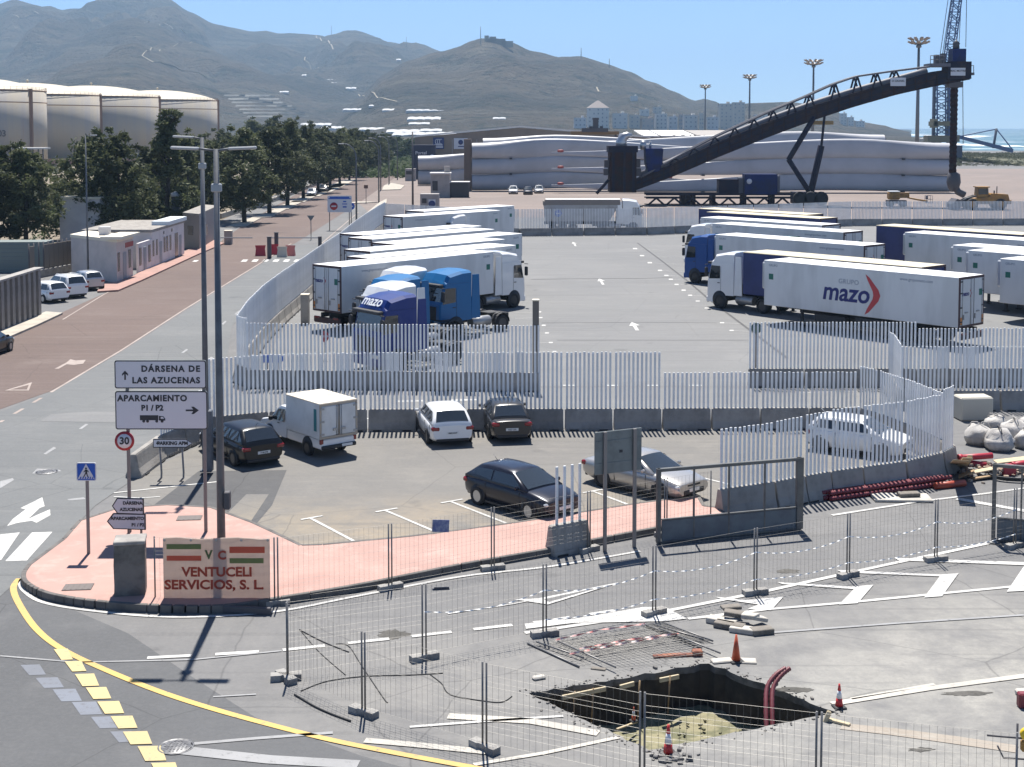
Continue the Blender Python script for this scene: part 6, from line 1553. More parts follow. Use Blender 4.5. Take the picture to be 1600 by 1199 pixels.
for (px, pt, wpx, lab) in ((1432, 66, 34, 'tallest floodlight mast with crown of lamps, before the crane'), (1269, 99, 30, 'second tallest floodlight mast, behind the rising conveyor'), (1170, 121, 22, 'third tallest floodlight mast, left of the rising conveyor'), (1101, 136, 18, 'shortest and farthest floodlight mast')):
    Zm = 30.0; Ym = (Zm - CAM_H) * FPX / (199 - pt); k_ = Ym / FPX; x = kx(px, Ym); w = wpx * k_ / 2
    th = thing('floodlight_mast', lab, 'light mast', (x, Ym, 0), 0, 'floodlight masts of the port')
    b = MB(); b.tube((0, 0, 0), (0, 0, Zm - .3), .52, .24, 10); b.build('pole', M_mastp, th)
    b = MB(); b.lathe([(w * .55, Zm - .55), (w * .60, Zm - .55), (w * .60, Zm - .35), (w * .55, Zm - .35)], 16)
    for k in range(8): a = k * math.pi / 4; b.tube((0, 0, Zm - .9), (w * .58 * math.cos(a), w * .58 * math.sin(a), Zm - .45), .07, n=4)
    b.lathe([(.5, Zm - 1.3), (.6, Zm - 1.0), (.2, Zm - .3)], 8); b.build('lamp_ring', M_mastp, th)
    for lvl in (0, 1):
        for k in range(10):
            a = 2 * math.pi * (k + lvl * .5) / 10; p0 = Vector((w * .6 * math.cos(a), w * .6 * math.sin(a), Zm - .45 + lvl * .75)); b = MB()
            M_ = Matrix.Translation(p0) @ Matrix.Rotation(a, 4, 'Z') @ Matrix.Rotation(-.45, 4, 'Y'); b.bbox((w * .22, 0, 0), (w * .44, .62, .30), .05, M=M_); b.tube(Vector((w * .58 * math.cos(a), w * .58 * math.sin(a), Zm - .45)), p0, .05, n=4); b.build('floodlight', M_flood, th)

# ------------------------------------------------------------------ yard vehicles
M_yell = mat('plant_yellow', (.36, .19, .035), .6, col2=(.24, .13, .04), vscale=1.2)
p = G(1535, 328); p.z = 0; WL = thing('wheel_loader', 'dusty yellow wheel loader with raised black bucket arm facing left', 'wheel loader', p, 0)
b = MB(); b.extr([(-1.6, -1.1, .9), (3.6, -1.1, .9), (3.7, -1.1, 1.3), (3.4, -1.1, 2.35), (.9, -1.1, 2.5), (.6, -1.1, 1.9), (-1.5, -1.1, 1.7)], (0, 2.2, 0)); b.bbox((3.7, 0, 1.2), (.5, 2.3, .6), .08); b.build('body', M_yell, WL)
b = MB(); b.box((-.2, 0, 2.6), (1.7, 1.6, 1.5), top=(.9, .9)); b.box((-.2, 0, 3.42), (1.95, 1.75, .14)); b.build('cab', M_yell, WL)
b = MB(); b.box((-.2, 0, 2.75), (1.45, 1.64, .85)); b.build('cab_window', M_glass, WL)
b = MB(); b.tube((2.2, .3, 2.4), (2.2, .3, 3.5), .08); b.tube((1.6, -.3, 2.4), (1.6, -.3, 2.9), .12); b.build('exhaust', M_dsteel, WL)
for s_ in (-1, 1): b = MB(); b.path([(-1.2, s_ * .5, 2.1), (-2.6, s_ * .5, 1.7), (-3.8, s_ * .5, .9)], .16, 6); b.build('lift_arm', M_dsteel, WL)
b = MB(); b.extr([(-3.7, -1.4, .3), (-3.6, -1.4, 1.5), (-4.2, -1.4, 1.7), (-5.0, -1.4, .9), (-4.9, -1.4, .3)], (0, 2.8, 0)); b.build('bucket', M_dsteel, WL)
for x in (-1.9, 2.3):
    for y in (-1.05, 1.05): add_wheel(WL, x, y, .85, .6, ('wl',), M_yell, 6)
p = G(1400, 323); p.z = 0; BL = thing('boom_lift', 'small yellow boom lift with arm stretched to the right', 'boom lift', p, 0)
b = MB(); b.box((0, 0, .75), (2.8, 1.8, .5)); b.build('chassis', M_dsteel, BL)
b = MB(); b.bbox((-.4, 0, 1.7), (1.7, 1.7, 1.2), .2); b.build('turret', M_yell, BL); b = MB(); b.bbox((-.4, 0, 2.36), (1.6, 1.6, .14), .06); b.build('turret_cover', M_whsg, BL)
b = MB(); b.box((1.1, 0, 1.75), (1.7, .7, .8)); b.path([(1.8, 0, 1.4), (3.2, 0, 1.1), (4.9, 0, .8)], .14, 6); b.build('boom', M_yell, BL)
b = MB()
for x in (4.6, 5.5):
    for y in (-.5, .5): b.tube((x, y, .6), (x, y, 1.7), .03, n=5)
for z in (1.15, 1.7):
    for y in (-.5, .5): b.tube((4.6, y, z), (5.5, y, z), .03, n=5)
b.box((5.05, 0, .6), (.95, 1.05, .06)); b.bbox((4.75, 0, 1.45), (.3, .5, .6), .08); b.build('basket', M_rail2, BL)
for x in (-1.0, 1.0):
    for y in (-.85, .85): add_wheel(BL, x, y, .42, .3, ('bl',), M_rimd, 6)
# tipper lorry behind the far fence
p, h = place((852, 362), (1012, 360)); p = ((G(848, 362).x), G(848, 362).y, 0); h = 0.0
TP = thing('tipper_trailer', 'grey tipper trailer with brown tarpaulin top behind far fence', 'trailer', p, h); kk = p[1] / FPX
Lt_ = (972 - 852) * kk; M_tip = mat('tipper_grey', (.36, .35, .34), .5, col2=(.28, .27, .26), vscale=.8); M_tarp = mat('brown_tarpaulin', (.20, .17, .15), .8)
b = MB(); b.extr([(.3, -1.2, 1.3), (Lt_ - 1.3, -1.2, 1.3), (Lt_ - .1, -1.2, 3.2), (.1, -1.2, 3.2)], (0, 2.4, 0)); b.build('tipping_body', M_tip, TP)
for i in range(12): b = MB(); b.box((.6 + i * (Lt_ - 1.9) / 11, -1.23, 2.25), (.10, .08, 1.85)); b.build('rib', M_tip, TP)
b = MB(); b.box((Lt_ / 2 + .1, 0, 3.5), (Lt_ - .2, 2.44, .6)); b.box((.2, 0, 3.4), (.35, 2.5, .5)); b.build('tarpaulin', M_tarp, TP); b = MB(); b.box((Lt_ / 2 + .2, 0, 3.83), (Lt_ - .3, 2.3, .05)); b.build('tarpaulin_top', M_whroof, TP)
b = MB(); b.box((Lt_ / 2, 0, 1.05), (Lt_ - .4, 1, .3)); b.build('chassis', M_chassis, TP)
for x in (1.2, 2.4, 3.6):
    for y in (-1.0, 1.0): add_wheel(TP, x, y, .5, .38, ('trl',), M_rimd, 8)
x_ = G(980, 361); tractor((p[0] + Lt_ - 3.25, p[1], 0), 0, 'white tractor unit of the tipper lorry behind far fence', gU, P_tw, 'white')

# ------------------------------------------------------------------ guard huts in the yard
M_hut = mat('hut_plaster', (.34, .31, .29), .85, col2=(.28, .26, .25), vscale=.6); M_dkpan = mat('dark_panel', (.05, .045, .045), .7)
p = G(688, 309); HU = thing('guard_hut', 'small grey flat roofed hut with white roof edge before the blades', 'hut', (p.x, p.y, 0))
kk = p.y / FPX; hh = HT(688, 309, 272)
b = MB(); b.box((0, 1.5, hh / 2), (30 * kk, 3, hh)); b.build('wall', M_hut, HU); b = MB(); b.box((0, 1.4, hh + .1), (33 * kk, 3.5, .22)); b.build('roof', M_whroof, HU)
b = MB(); b.box((10 * kk, 2, hh + .7), (9 * kk, 1, 1.2)); b.build('roof_unit', M_hut, HU); b = MB(); b.box((-8 * kk, -.03, hh * .5), (8 * kk, .08, hh * .4)); b.build('window', M_dkpan, HU)
p = G(718, 309); HU = thing('lean_to_shed', 'dark open shed with thin white roof edge right of the grey hut', 'shed', (p.x, p.y, 0))
b = MB(); b.box((0, 1.2, 1.3), (29 * kk, 2.2, 2.6)); b.build('panel', M_dkpan, HU); b = MB(); b.box((0, 1.2, 2.72), (32 * kk, 2.6, .14)); b.build('roof', M_whroof, HU)
p = G(641, 283); k5 = p.y / FPX; HU = thing('gate_booth', 'little grey booth with dark window at the far bend', 'booth', (p.x, p.y, 0))
b = MB(); b.box((0, 1.2, 1.4), (16 * k5, 2.4, 2.8)); b.build('wall', M_hut, HU); b = MB(); b.box((-2 * k5, -.03, 1.9), (9 * k5, .06, .8)); b.build('window', M_dkpan, HU)
p = G(671, 330); k5 = p.y / FPX; HU = thing('site_cabin', 'grey site cabin with dark window and round white emblem', 'cabin', (p.x, p.y, 0))
b = MB(); b.box((0, 1.2, 1.25), (29 * k5, 2.4, 2.5)); b.build('wall', M_lgrey_ if False else M_hut, HU); b = MB(); b.box((-8 * k5, -.03, 1.5), (7 * k5, .06, .7)); b.build('window', M_dkpan, HU)
b = MB(); b.box((4 * k5, -.03, 1.1), (11 * k5, .06, 1.2)); b.build('panel', M_whsg, HU); b = MB(); b.lathe([(.28, -.02), (.5, -.02), (.5, .02), (.28, .02)], 14, axis='y', c=(4 * k5, -.08, 1.05)); b.build('emblem', M_bluesg, HU)
# ------------------------------------------------------------------ white huts beside the red road
M_wall = mat('rendered_wall', (.54, .475, .44), .85, col2=(.47, .42, .39), vscale=.8, bmp=.15); M_wall2 = mat('rendered_wall_white', (.64, .61, .59), .85, col2=(.56, .53, .52), vscale=.8)
M_cap = mat('roof_edge_cream', (.66, .60, .48), .7); M_door = mat('grey_door', (.26, .28, .30), .6); M_win2 = mat('dark_window', (.06, .06, .07), .25); M_roofg = mat('gravel_roof', (.30, .28, .25), .95, col2=(.22, .2, .18), vscale=2)
def quad_building(name, label, A, B, C, H, wallm, capm=True, cat='building'):
    """A near road corner, B along the road, C away from the road; walls, roof slab with raised edge"""
    A, B, C = Vector(A), Vector(B), Vector(C); D = B + C - A; o = A.copy(); th = thing(name, label, cat, (A.x, A.y, 0))
    pts = [p - o for p in (A, B, D, C)]
    b = MB(); b.extr([(p.x, p.y, 0) for p in pts], (0, 0, H)); b.build('wall', wallm, th)
    ce = sum(pts, Vector()) / 4
    b = MB(); b.extr([(p.x * 1.0 + (p.x - ce.x) * .03, p.y + (p.y - ce.y) * .03, H + .004) for p in pts], (0, 0, .24)); b.build('roof', M_cap if capm else M_roofg, th)
    return th, pts
def on_wall(th, a, c_, x, z, w, h, m, nm, out=.03):
    a, c_ = Vector(a), Vector(c_); d = (c_ - a); L = d.length; d.normalize(); n_ = Vector((d.y, -d.x, 0)); p_ = a + d * x + n_ * out * .5
    b = MB(); b.box((0, 0, 0), (w, out, h)); o = b.build(nm, m, th, (p_.x, p_.y, z), math.atan2(d.y, d.x)); return o
A, B, C = G(183, 442), G(208, 433), G(112, 431)
H1 = 3.2; th, P4 = quad_building('gate_hut', 'pale rendered hut with cream roof edge and red lettered corner', A, B, C, H1, M_wall, cat='hut')
ab = (P4[1] - P4[0]).length
on_wall(th, P4[0], P4[1], ab * .12, 1.6, ab * .12, 1.5, M_win2, 'window'); on_wall(th, P4[0], P4[1], ab * .48, 1.15, ab * .20, 2.2, M_door, 'door'); on_wall(th, P4[0], P4[1], ab * .80, 1.6, ab * .14, 1.5, M_win2, 'window')
o = on_wall(th, P4[0], P4[1], ab * .78, 2.78, ab * .5, .4, mat('red_letters', (.30, .05, .045), .6), 'red_lettering')
b = MB(); d_ = (P4[1] - P4[0]).normalized(); n_ = Vector((d_.y, -d_.x, 0)); q0 = P4[0] - d_ * .3 - n_ * 1.2 ; q1 = P4[1] + d_ * .5 - n_ * 1.2; q2 = P4[1] + d_ * .5 + n_ * .5; q3 = P4[0] - d_ * .3 + n_ * .5
b.extr([(p.x, p.y, H1 + .25) for p in (q0, q1, q2, q3)], (0, 0, .22)); b.build('canopy', M_cap, th)
b = MB(); b.bbox((0, 0, .35), (.9, .5, .7), .05); b.build('air_unit', M_wall2, th, (P4[3].x * .42, P4[3].y * .42 + 2.2, H1 + .25))
A, B = G(217, 428), G(288, 399); d_ = (B - A).normalized(); n_ = Vector((-d_.y, d_.x, 0)); n_ = n_ if n_.x < 0 else -n_
S = A + d_ * 4.5; th, P4 = quad_building('long_white_building', 'long low white building with row of narrow windows along the road', S, B, S + n_ * 6, 3.15, M_wall2, False)
L_ = (P4[1] - P4[0]).length
for f, w, z, h, m_, nm in ((.04, .5, 1.7, 1.4, M_win2, 'window'), (.14, .5, 1.7, 1.4, M_win2, 'window'), (.25, .9, 1.05, 2.1, M_door, 'door'), (.37, .6, 1.7, 1.4, M_win2, 'window'), (.45, .6, 1.7, 1.4, M_win2, 'window'), (.55, .6, 1.7, 1.4, M_win2, 'window'), (.74, 1.2, 1.2, 2.4, M_win2, 'dark_door'), (.87, .8, 1.05, 2.1, M_door, 'door'), (.35, .4, 2.8, .25, M_win2, 'vent'), (.6, .5, 2.8, .3, M_win2, 'vent')):
    on_wall(th, P4[0], P4[1], L_ * f, z, w, h, m_, nm)
b = MB(); mid = [P4[0] + (P4[1] - P4[0]) * .42, P4[1], P4[1] + n_ * 1.6, P4[0] + (P4[1] - P4[0]) * .42 + n_ * 1.6]; 
b.extr([(p.x - n_.x * .3, p.y - n_.y * .3, 3.4) for p in mid], (0, 0, .35)); b.build('roof_strip', mat('pale_sheet', (.62, .66, .66), .5), th)
b = MB(); e = A + d_ * 4.45; M_ = None; b.extr([(A.x, A.y, 0), (e.x, e.y, 0), (e.x + n_.x * .2, e.y + n_.y * .2, 0), (A.x + n_.x * .2, A.y + n_.y * .2, 0)], (0, 0, 2.55)); o = b.build('yard_wall', M_wall2); tag(o, 'short white yard wall between hut and long white building', 'wall')
for f in (.12, .45, .8):
    p_ = A + d_ * 4.45 * f; b = MB(); b.box((0, 0, 0), (.6 if f != .45 else .8, .05, 1.5 if f != .45 else 2.1)); b.build('window' if f != .45 else 'door', M_win2 if f != .45 else M_door, o, (p_.x - n_.x * .03, p_.y - n_.y * .03, 1.4 if f != .45 else 1.05), math.atan2(d_.y, d_.x))
A, B, C = G(312, 391), G(341, 373), G(287, 388); th, P4 = quad_building('barrier_hut', 'grey flat roofed hut with dark window beside the road barrier', A, B, C, HT(312, 391, 338), mat('hut_grey', (.27, .25, .235), .85), False, 'hut')
on_wall(th, P4[3], P4[0], (P4[0] - P4[3]).length * .45, 1.9, 1.0, .9, M_win2, 'window'); on_wall(th, P4[0], P4[1], 2.2, 1.1, 1.0, 2.2, M_win2, 'door'); on_wall(th, P4[0], P4[1], 5.0, 1.7, 1.4, 1.1, M_win2, 'window')
p = G(276, 372); b = MB(); b.tube((0, 0, 0), (0, 0, 4.6), .5, .5, 14); o = thing('metal_chimney', 'stubby dark metal chimney with white cap behind the grey hut', 'chimney', (p.x, p.y, 0)); b.build('pipe', M_dsteel, o); b = MB(); b.lathe([(.01, 5.2), (.6, 5.0), (.62, 4.6), (.01, 4.58)], 14); b.build('cap', M_whsg, o)
b = MB(); b.box((0, 0, 2.6), (4, 3, 5.2)); p = G(108, 398); o = thing('white_tower_house', 'white house corner behind the dark trees left of the hut', 'house', (p.x, p.y + 5, 0)); b.build('wall', M_wall2, o); b = MB(); b.box((0, 0, 5.3), (4.4, 3.4, .2)); b.build('roof', M_cap, o)
# grey panel wall at the left edge
M_panel = mat('precast_panel', (.25, .235, .22), .9, col2=(.19, .18, .17), vscale=1.0, bmp=.3)
a, c_ = G(-75, 552), G(69, 493); L = (c_ - a).length; n_ = 16; PW = thing('panel_wall', 'grey precast wall of upright folded panels along the red road', 'wall', (a.x, a.y, 0), ledge(a, c_))
w = L / n_; b = MB(); b.extr([(0, 0, 0), (w * .48, 0, 0), (w * .58, .32, 0), (w * .98, .32, 0), (w * .98, .52, 0), (w * .5, .52, 0), (w * .40, .2, 0), (0, .2, 0)], (0, 0, 3.05)); pm = b.mesh('panel', M_panel)
for i in range(n_): obj('panel', pm, PW, (i * w, 0, 0))
b = MB()
for i in range(n_): b.box((i * w + w * .5, .26, 3.12), (w * 1.0, .62, .12))
b.build('coping', M_kerb, PW)
p = G(20, 424); CT = thing('green_container', 'pale green ribbed container behind the panel wall', 'container', (p.x, p.y, 0), .05); M_cont = mat('container_green', (.15, .18, .17), .6)
b = MB(); b.box((0, 0, 1.3), (6.4, 2.4, 2.6))
b.build('body', M_cont, CT)
for i in range(7): b = MB(); b.box((0, -1.22, .3 + i * .34), (6.3, .05, .1)); b.build('rib', M_cont, CT)
# slat fence behind the parked cars, with low wall
M_fl = mat('tan_sheet', (.22, .185, .15), .85)
a, c_ = G(47, 437), G(113, 424); FN = thing('sheet_fence', 'tan sheet fence on a low wall left of the hut', 'fence', (a.x, a.y, 0), ledge(a, c_)); L = (c_ - a).length
b = MB(); b.box((L / 2, 0, .3), (L, .3, .6)); b.build('low_wall', M_kerb, FN)
for i in range(9):
    if i in (1, 2): continue
    b = MB(); b.bbox((L * (i + .5) / 9, 0, 1.65), (L / 9 - .05, .06, 2.0), .01); b.build('sheet', M_fl, FN)
for i in range(10): b = MB(); b.tube((L * i / 9, .06, .4), (L * i / 9, .06, 2.9), .06, n=6); b.build('post', M_dsteel, FN)
# pavements on the left side of the red road
M_pave = mat('pavement_slab', (.40, .36, .30), .9, col2=(.32, .29, .245), vscale=.8, world=True); M_pavep = mat('pavement_pink', (.34, .20, .165), .9, col2=(.29, .18, .15), vscale=.6, world=True)
def raised(name, pts, h, m):
    w_ = [G(*p) for p in pts]; b = MB(); b.extr([(p.x, p.y, 0) for p in w_], (0, 0, h)); return tag(b.build(name, m), kind='structure')
raised('pavement', [(-120, 590), (0, 536), (60, 510), (98, 492), (72, 490), (0, 520), (-120, 572)], .14, M_pave)
raised('pavement', [(152, 458), (185, 456), (222, 440), (310, 399), (350, 382), (330, 376), (290, 394), (218, 428), (208, 434), (183, 443), (158, 446)], .14, M_pavep)
for i, (x, y) in enumerate([(382, 351), (421, 337), (449, 324), (474, 313), (497, 304), (516, 297), (531, 290)]):
    p = G(x - 1, y - 2); raised('pavement', [(x - 30, y + 5), (x + 2, y + 3.5), (x + 26, y - 9), (x + 10, y - 9)], .12, M_pave)
b = MB(); P_ = [G(*p) for p in ((345, 342), (430, 315), (500, 288), (560, 265), (600, 250))]
for a, c_ in zip(P_, P_[1:]):
    d = (c_ - a).normalized(); m_ = (a + c_) / 2; b.box((0, 0, .35), ((c_ - a).length, .25, .7), M=Matrix.Translation(m_) @ Matrix.Rotation(ledge(a, c_), 4, 'Z'))
tag(b.build('low_wall', M_pave), 'long low pale wall behind the roadside trees', 'wall')
raised('traffic_island', [(560, 345), (592, 318), (604, 312), (604, 318), (578, 338), (566, 349)], .14, M_pave); raised('traffic_island', [(597, 298), (626, 297), (632, 291), (612, 287), (600, 291)], .14, M_pave); raised('traffic_island', [(540, 319), (572, 318), (590, 317), (560, 316)], .14, M_pave)

# ------------------------------------------------------------------ street lamps
M_lampp = mat('lamp_column_grey', (.115, .125, .14), .55, .2, col2=(.085, .092, .105), vscale=2); M_lamph = mat('lamp_head', (.30, .31, .32), .45)
def twin_lamp(base, label, toppx, left, right, box=True):
    p = G(*base); H = AT(base[0], toppx, p.y).z; th = thing('street_lamp', label, 'street lamp', (p.x, p.y, 0), 0, 'tall street lamps by the sign')
    b = MB(); b.tube((0, 0, .13), (0, 0, H), .115, .068, 12); b.bbox((0, 0, .15), (.42, .42, .06), .02); b.tube((0, 0, .15), (0, 0, 1.1), .15, .135, 12); b.build('pole', M_lampp, th)
    for dx in (left, right):
        if not dx: continue
        s_ = 1 if dx > 0 else -1; L = abs(dx)
        b = MB(); b.tube((0, 0, H - .05), (s_ * (L - .55), 0, H + .02), .032, .03, 8); b.build('arm', M_lampp, th)
        b = MB(); b.bbox((0, 0, 0), (.72, .24, .085), .03, M=Matrix.Translation((s_ * (L - .30), 0, H + .02)) @ Matrix.Rotation(-s_ * .04, 4, 'Y')); b.build('lamp_head', M_lamph, th)
    b = MB(); b.bbox((0, 0, H - 1.0), (.26, .2, .22), .03); b.build('sensor_box', M_lamph, th)
    return th, H
t_, H_ = twin_lamp((347, 931), 'nearest tall twin armed street lamp rising from the pink island', 233, -1.10, .98)
b = MB(); b.bbox((.17, 0, 2.55), (.16, .22, .46), .02); b.build('control_box', M_dsteel, t_)
t_, H_ = twin_lamp((323, 741), 'second tall street lamp, standing beyond the large direction sign', 215, -.95, 0)
b = MB(); b.bbox((.05, 0, 1.2), (.34, .34, 2.2), .03); b.build('base_cabinet', M_lampp, t_)
p = G(138, 441); H = AT(138, 212, p.y).z; th = thing('street_lamp', 'slim dark street lamp beside the pale hut wall', 'street lamp', (p.x, p.y, 0), 0, 'street lamps of the red road')
b = MB(); b.tube((0, 0, 0), (0, 0, H), .09, .05, 8); b.build('pole', M_lampp, th); b = MB(); b.tube((0, 0, H), (.45, 0, H + .02), .03, n=6); b.build('arm', M_lampp, th); b = MB(); b.bbox((.65, 0, H + .02), (.5, .2, .1), .03); b.build('lamp_head', M_lamph, th)
for (x, yb_, yt, lab) in ((557, 345, 225, 'nearest curved arm street lamp along the red road'), (592, 317, 220, 'second curved arm street lamp along the red road'), (595, 298, 216, 'third curved arm street lamp along the red road'), (608, 289, 214, 'fourth curved arm street lamp along the red road'), (621, 281, 214, 'farthest curved arm street lamp along the red road')):
    p = G(x, yb_); H = AT(x, yt, p.y).z; th = thing('street_lamp', lab, 'street lamp', (p.x, p.y, 0), 0, 'street lamps of the red road')
    pts = [(0, 0, 0), (0, 0, H * .82)] + [(-(1 - math.cos(a)) * 1.6, 0, H * .82 + math.sin(a) * (H * .18)) for a in [math.pi / 2 * i / 6 for i in range(1, 7)]]
    b = MB(); b.path(pts, .10, 8, radii=[.13, .10] + [.075] * 6); b.build('pole', M_lampp, th); b = MB(); b.bbox((-1.95, 0, H), (.75, .26, .14), .04); b.build('lamp_head', M_lamph, th)
p = G(645, 327); H = AT(645, 206, p.y).z; b = MB(); b.tube((0, 0, 0), (0, 0, H), .17, .1, 8); b.box((0, 0, H - .5), (1.2, .1, .1)); tag(b.build('utility_pole', M_dsteel, None, (p.x, p.y, 0)), 'dark straight utility pole beside the site cabin', 'pole')

# ------------------------------------------------------------------ road signs
M_sgw = mat('sign_face_white', (.60, .60, .62), .45); M_sgb = mat('sign_edge_black', (.02, .02, .025), .5); M_sgback = mat('sign_back_grey', (.17, .19, .19), .5, .3, col2=(.13, .145, .145), vscale=2)
M_sgred = mat('sign_face_red', (.36, .022, .03), .45); M_sgblue = mat('sign_face_blue', (.012, .085, .42), .45); M_post = mat('sign_post', (.22, .20, .19), .5, .4)
def rrect(w, h, r_, n=5):
    out = []
    for cx, cz, a0 in ((w / 2 - r_, h / 2 - r_, 0), (-w / 2 + r_, h / 2 - r_, 90), (-w / 2 + r_, -h / 2 + r_, 180), (w / 2 - r_, -h / 2 + r_, 270)):
        for i in range(n + 1): a = R(a0 + 90 * i / n); out.append((cx + r_ * math.cos(a), cz + r_ * math.sin(a)))
    return out
def plate(pts, y0, thick, m, nm, par, loc=(0, 0, 0)):
    b = MB(); b.extr([(x, y0, z) for x, z in pts], (0, thick, 0)); return b.build(nm, m, par, loc)
def txt(par, s, size, x, y, z, m=None, bold=.012, align='CENTER', space=1.0):
    return obj('lettering', text_mesh(s, size, .002, bold, align, m or M_sgb, space=space), par, M=Matrix.Translation((x, y, z)) @ UP)
# large direction sign with the 30 disc
base = G(318, 842); YD = base.y; D = lambda px, py: AT(px, py, YD)
DS = thing('direction_sign', 'large white two panel direction sign with round 30 limit below', 'road sign', (base.x, YD, 0))
def dl(px, py): v = D(px, py); return v.x - base.x, v.z
for nm, (x0, x1, y0, y1) in (('panel', (179, 323, 563, 607)), ('panel', (180, 325, 611, 671))):
    xa, zt = dl(x0, y0); xb, zb = dl(x1, y1); w, h = xb - xa, zt - zb; cx, cz = (xa + xb) / 2, (zt + zb) / 2
    o = plate(rrect(w, h, .07), -.03, .05, M_sgback, nm, DS, (cx, 0, cz))
    plate(rrect(w - .01, h - .01, .065), -.036, .006, M_sgb, 'border', o); plate(rrect(w - .07, h - .07, .05), -.042, .006, M_sgw, 'face', o)
    f = lambda px, py: (dl(px, py)[0] - cx, dl(px, py)[1] - cz); sz = lambda hp: hp * YD / FPX * 1.42
    if y0 < 600:
        x, z = f(313, 576.5); txt(o, 'DÁRSENA DE', sz(9.4), x, -.048, z, bold=.010, align='RIGHT', space=1.22); x, z = f(313, 594.5); txt(o, 'LAS AZUCENAS', sz(9.4), x, -.048, z, bold=.010, align='RIGHT', space=1.18)
        x, z = f(196, 586); b = MB(); s_ = .11
        b.extr([(x + a * s_, -.046, z + c_ * s_) for a, c_ in ((-.22, -1.3), (.22, -1.3), (.22, .3), (.8, -.2), (.8, .35), (0, 1.25), (-.8, .35), (-.8, -.2), (-.22, .3))], (0, .004, 0)); b.build('arrow', M_sgb, o)
    else:
        x, z = f(238.5, 622.5); txt(o, 'APARCAMIENTO', sz(9.4), x, -.048, z, bold=.010, space=1.12); x, z = f(238.5, 637.5); txt(o, 'P1 / P2', sz(8.6), x, -.048, z, bold=.010)
        x, z = f(301, 641); b = MB(); s_ = .13
        b.extr([(x + a * s_, -.046, z + c_ * s_) for a, c_ in ((-1.5, -.2), (-1.5, .2), (.2, .2), (-.25, .85), (.35, .85), (1.5, 0), (.35, -.85), (-.25, -.85), (.2, -.2))], (0, .004, 0)); b.build('arrow', M_sgb, o)
        x, z = f(239, 654); k_ = YD / FPX; b = MB()
        b.extr([(x + a * k_, -.046, z + c_ * k_) for a, c_ in ((-20, -2.5), (9, -2.5), (9, 5.5), (-20, 5.5))], (0, .004, 0)); b.extr([(x + a * k_, -.046, z + c_ * k_) for a, c_ in ((10, -3), (20, -3), (20, 0), (17, 4), (10, 4.5))], (0, .004, 0)); b.build('lorry_symbol', M_sgb, o)
        b = MB()
        for a in (-14, -8, 6.5, 15): b.lathe([(.01, -.048), (2.3 * k_, -.048), (2.3 * k_, -.042), (.01, -.042)], 14, axis='y', c=(x + a * k_, 0, z - 4 * k_))
        b.build('lorry_wheels', M_sgb, o); b = MB(); b.extr([(x + a * k_, -.0485, z + c_ * k_) for a, c_ in ((13, 0), (18.4, 0), (16.4, 3), (13, 3))], (0, .004, 0)); b.build('lorry_window', M_sgw, o)
for px, top in ((317, 565), (197, 565)):
    x, zt = dl(px, top); b = MB(); b.bbox((x, .08, zt / 2), (.10, .06, zt), .012); b.build('post', M_post, DS)
x, z = dl(195, 689); r_ = 15.4 * YD / FPX
def disc(nm, r0, y, m, par, c_, n=32, th_=.006):
    b = MB(); b.lathe([(.005, 0), (r0, 0), (r0, th_), (.005, th_)], n, axis='y', c=(c_[0], y, c_[1])); return b.build(nm, m, par)
dd = disc('speed_disc', r_, -.04, M_sgred, DS, (x, z), th_=.03); disc('disc_face', r_ * .74, -.047, M_sgw, dd, (x, z)); txt(dd, '30', r_ * 1.02, x, -.052, z, bold=.010)
# two stacked arrow plates
base = G(208, 862); YA = base.y; AS = thing('arrow_signpost', 'two stacked white arrow plates pointing left on grey posts', 'road sign', (base.x, YA, 0)); k_ = YA / FPX
for (xl, xr, y0, y1, t1, t2) in ((175, 225, 778, 803, 'DÁRSENA', 'AZUCENAS'), (167, 228, 802, 827, 'APARCAMIENTO', 'P1 / P2')):
    a, c_ = AT(xl, y0, YA), AT(xr, y1, YA); w = c_.x - a.x; h = a.z - c_.z; x0 = a.x - base.x; z0 = c_.z
    sh = [(0, h * .5), (w * .16, h * .02), (w, -.02), (w, h * .96), (w * .16, h)]
    b = MB(); b.extr([(x0 + x, -.02, z0 + z) for x, z in sh], (0, .05, 0)); o = b.build('arrow_plate', M_sgback, AS)
    ce = (w * .55, h * .49); b = MB(); b.extr([(x0 + x, -.026, z0 + z) for x, z in sh], (0, .006, 0)); b.build('border', M_sgb, o)
    b = MB(); b.extr([(x0 + lerp(ce[0], x, .93), -.032, z0 + lerp(ce[1], z, .88)) for x, z in sh], (0, .006, 0)); f_ = b.build('face', M_sgw, o)
    for s_, zz in ((t1, .68), (t2, .28)): txt(o, s_, .128, x0 + w * .965, -.038, z0 + h * zz, bold=.006, align='RIGHT')
for px in (199, 219): v = AT(px, 779, YA); b = MB(); b.tube((v.x - base.x, .06, 0), (v.x - base.x, .06, v.z), .035, n=8); b.build('post', M_post, AS)
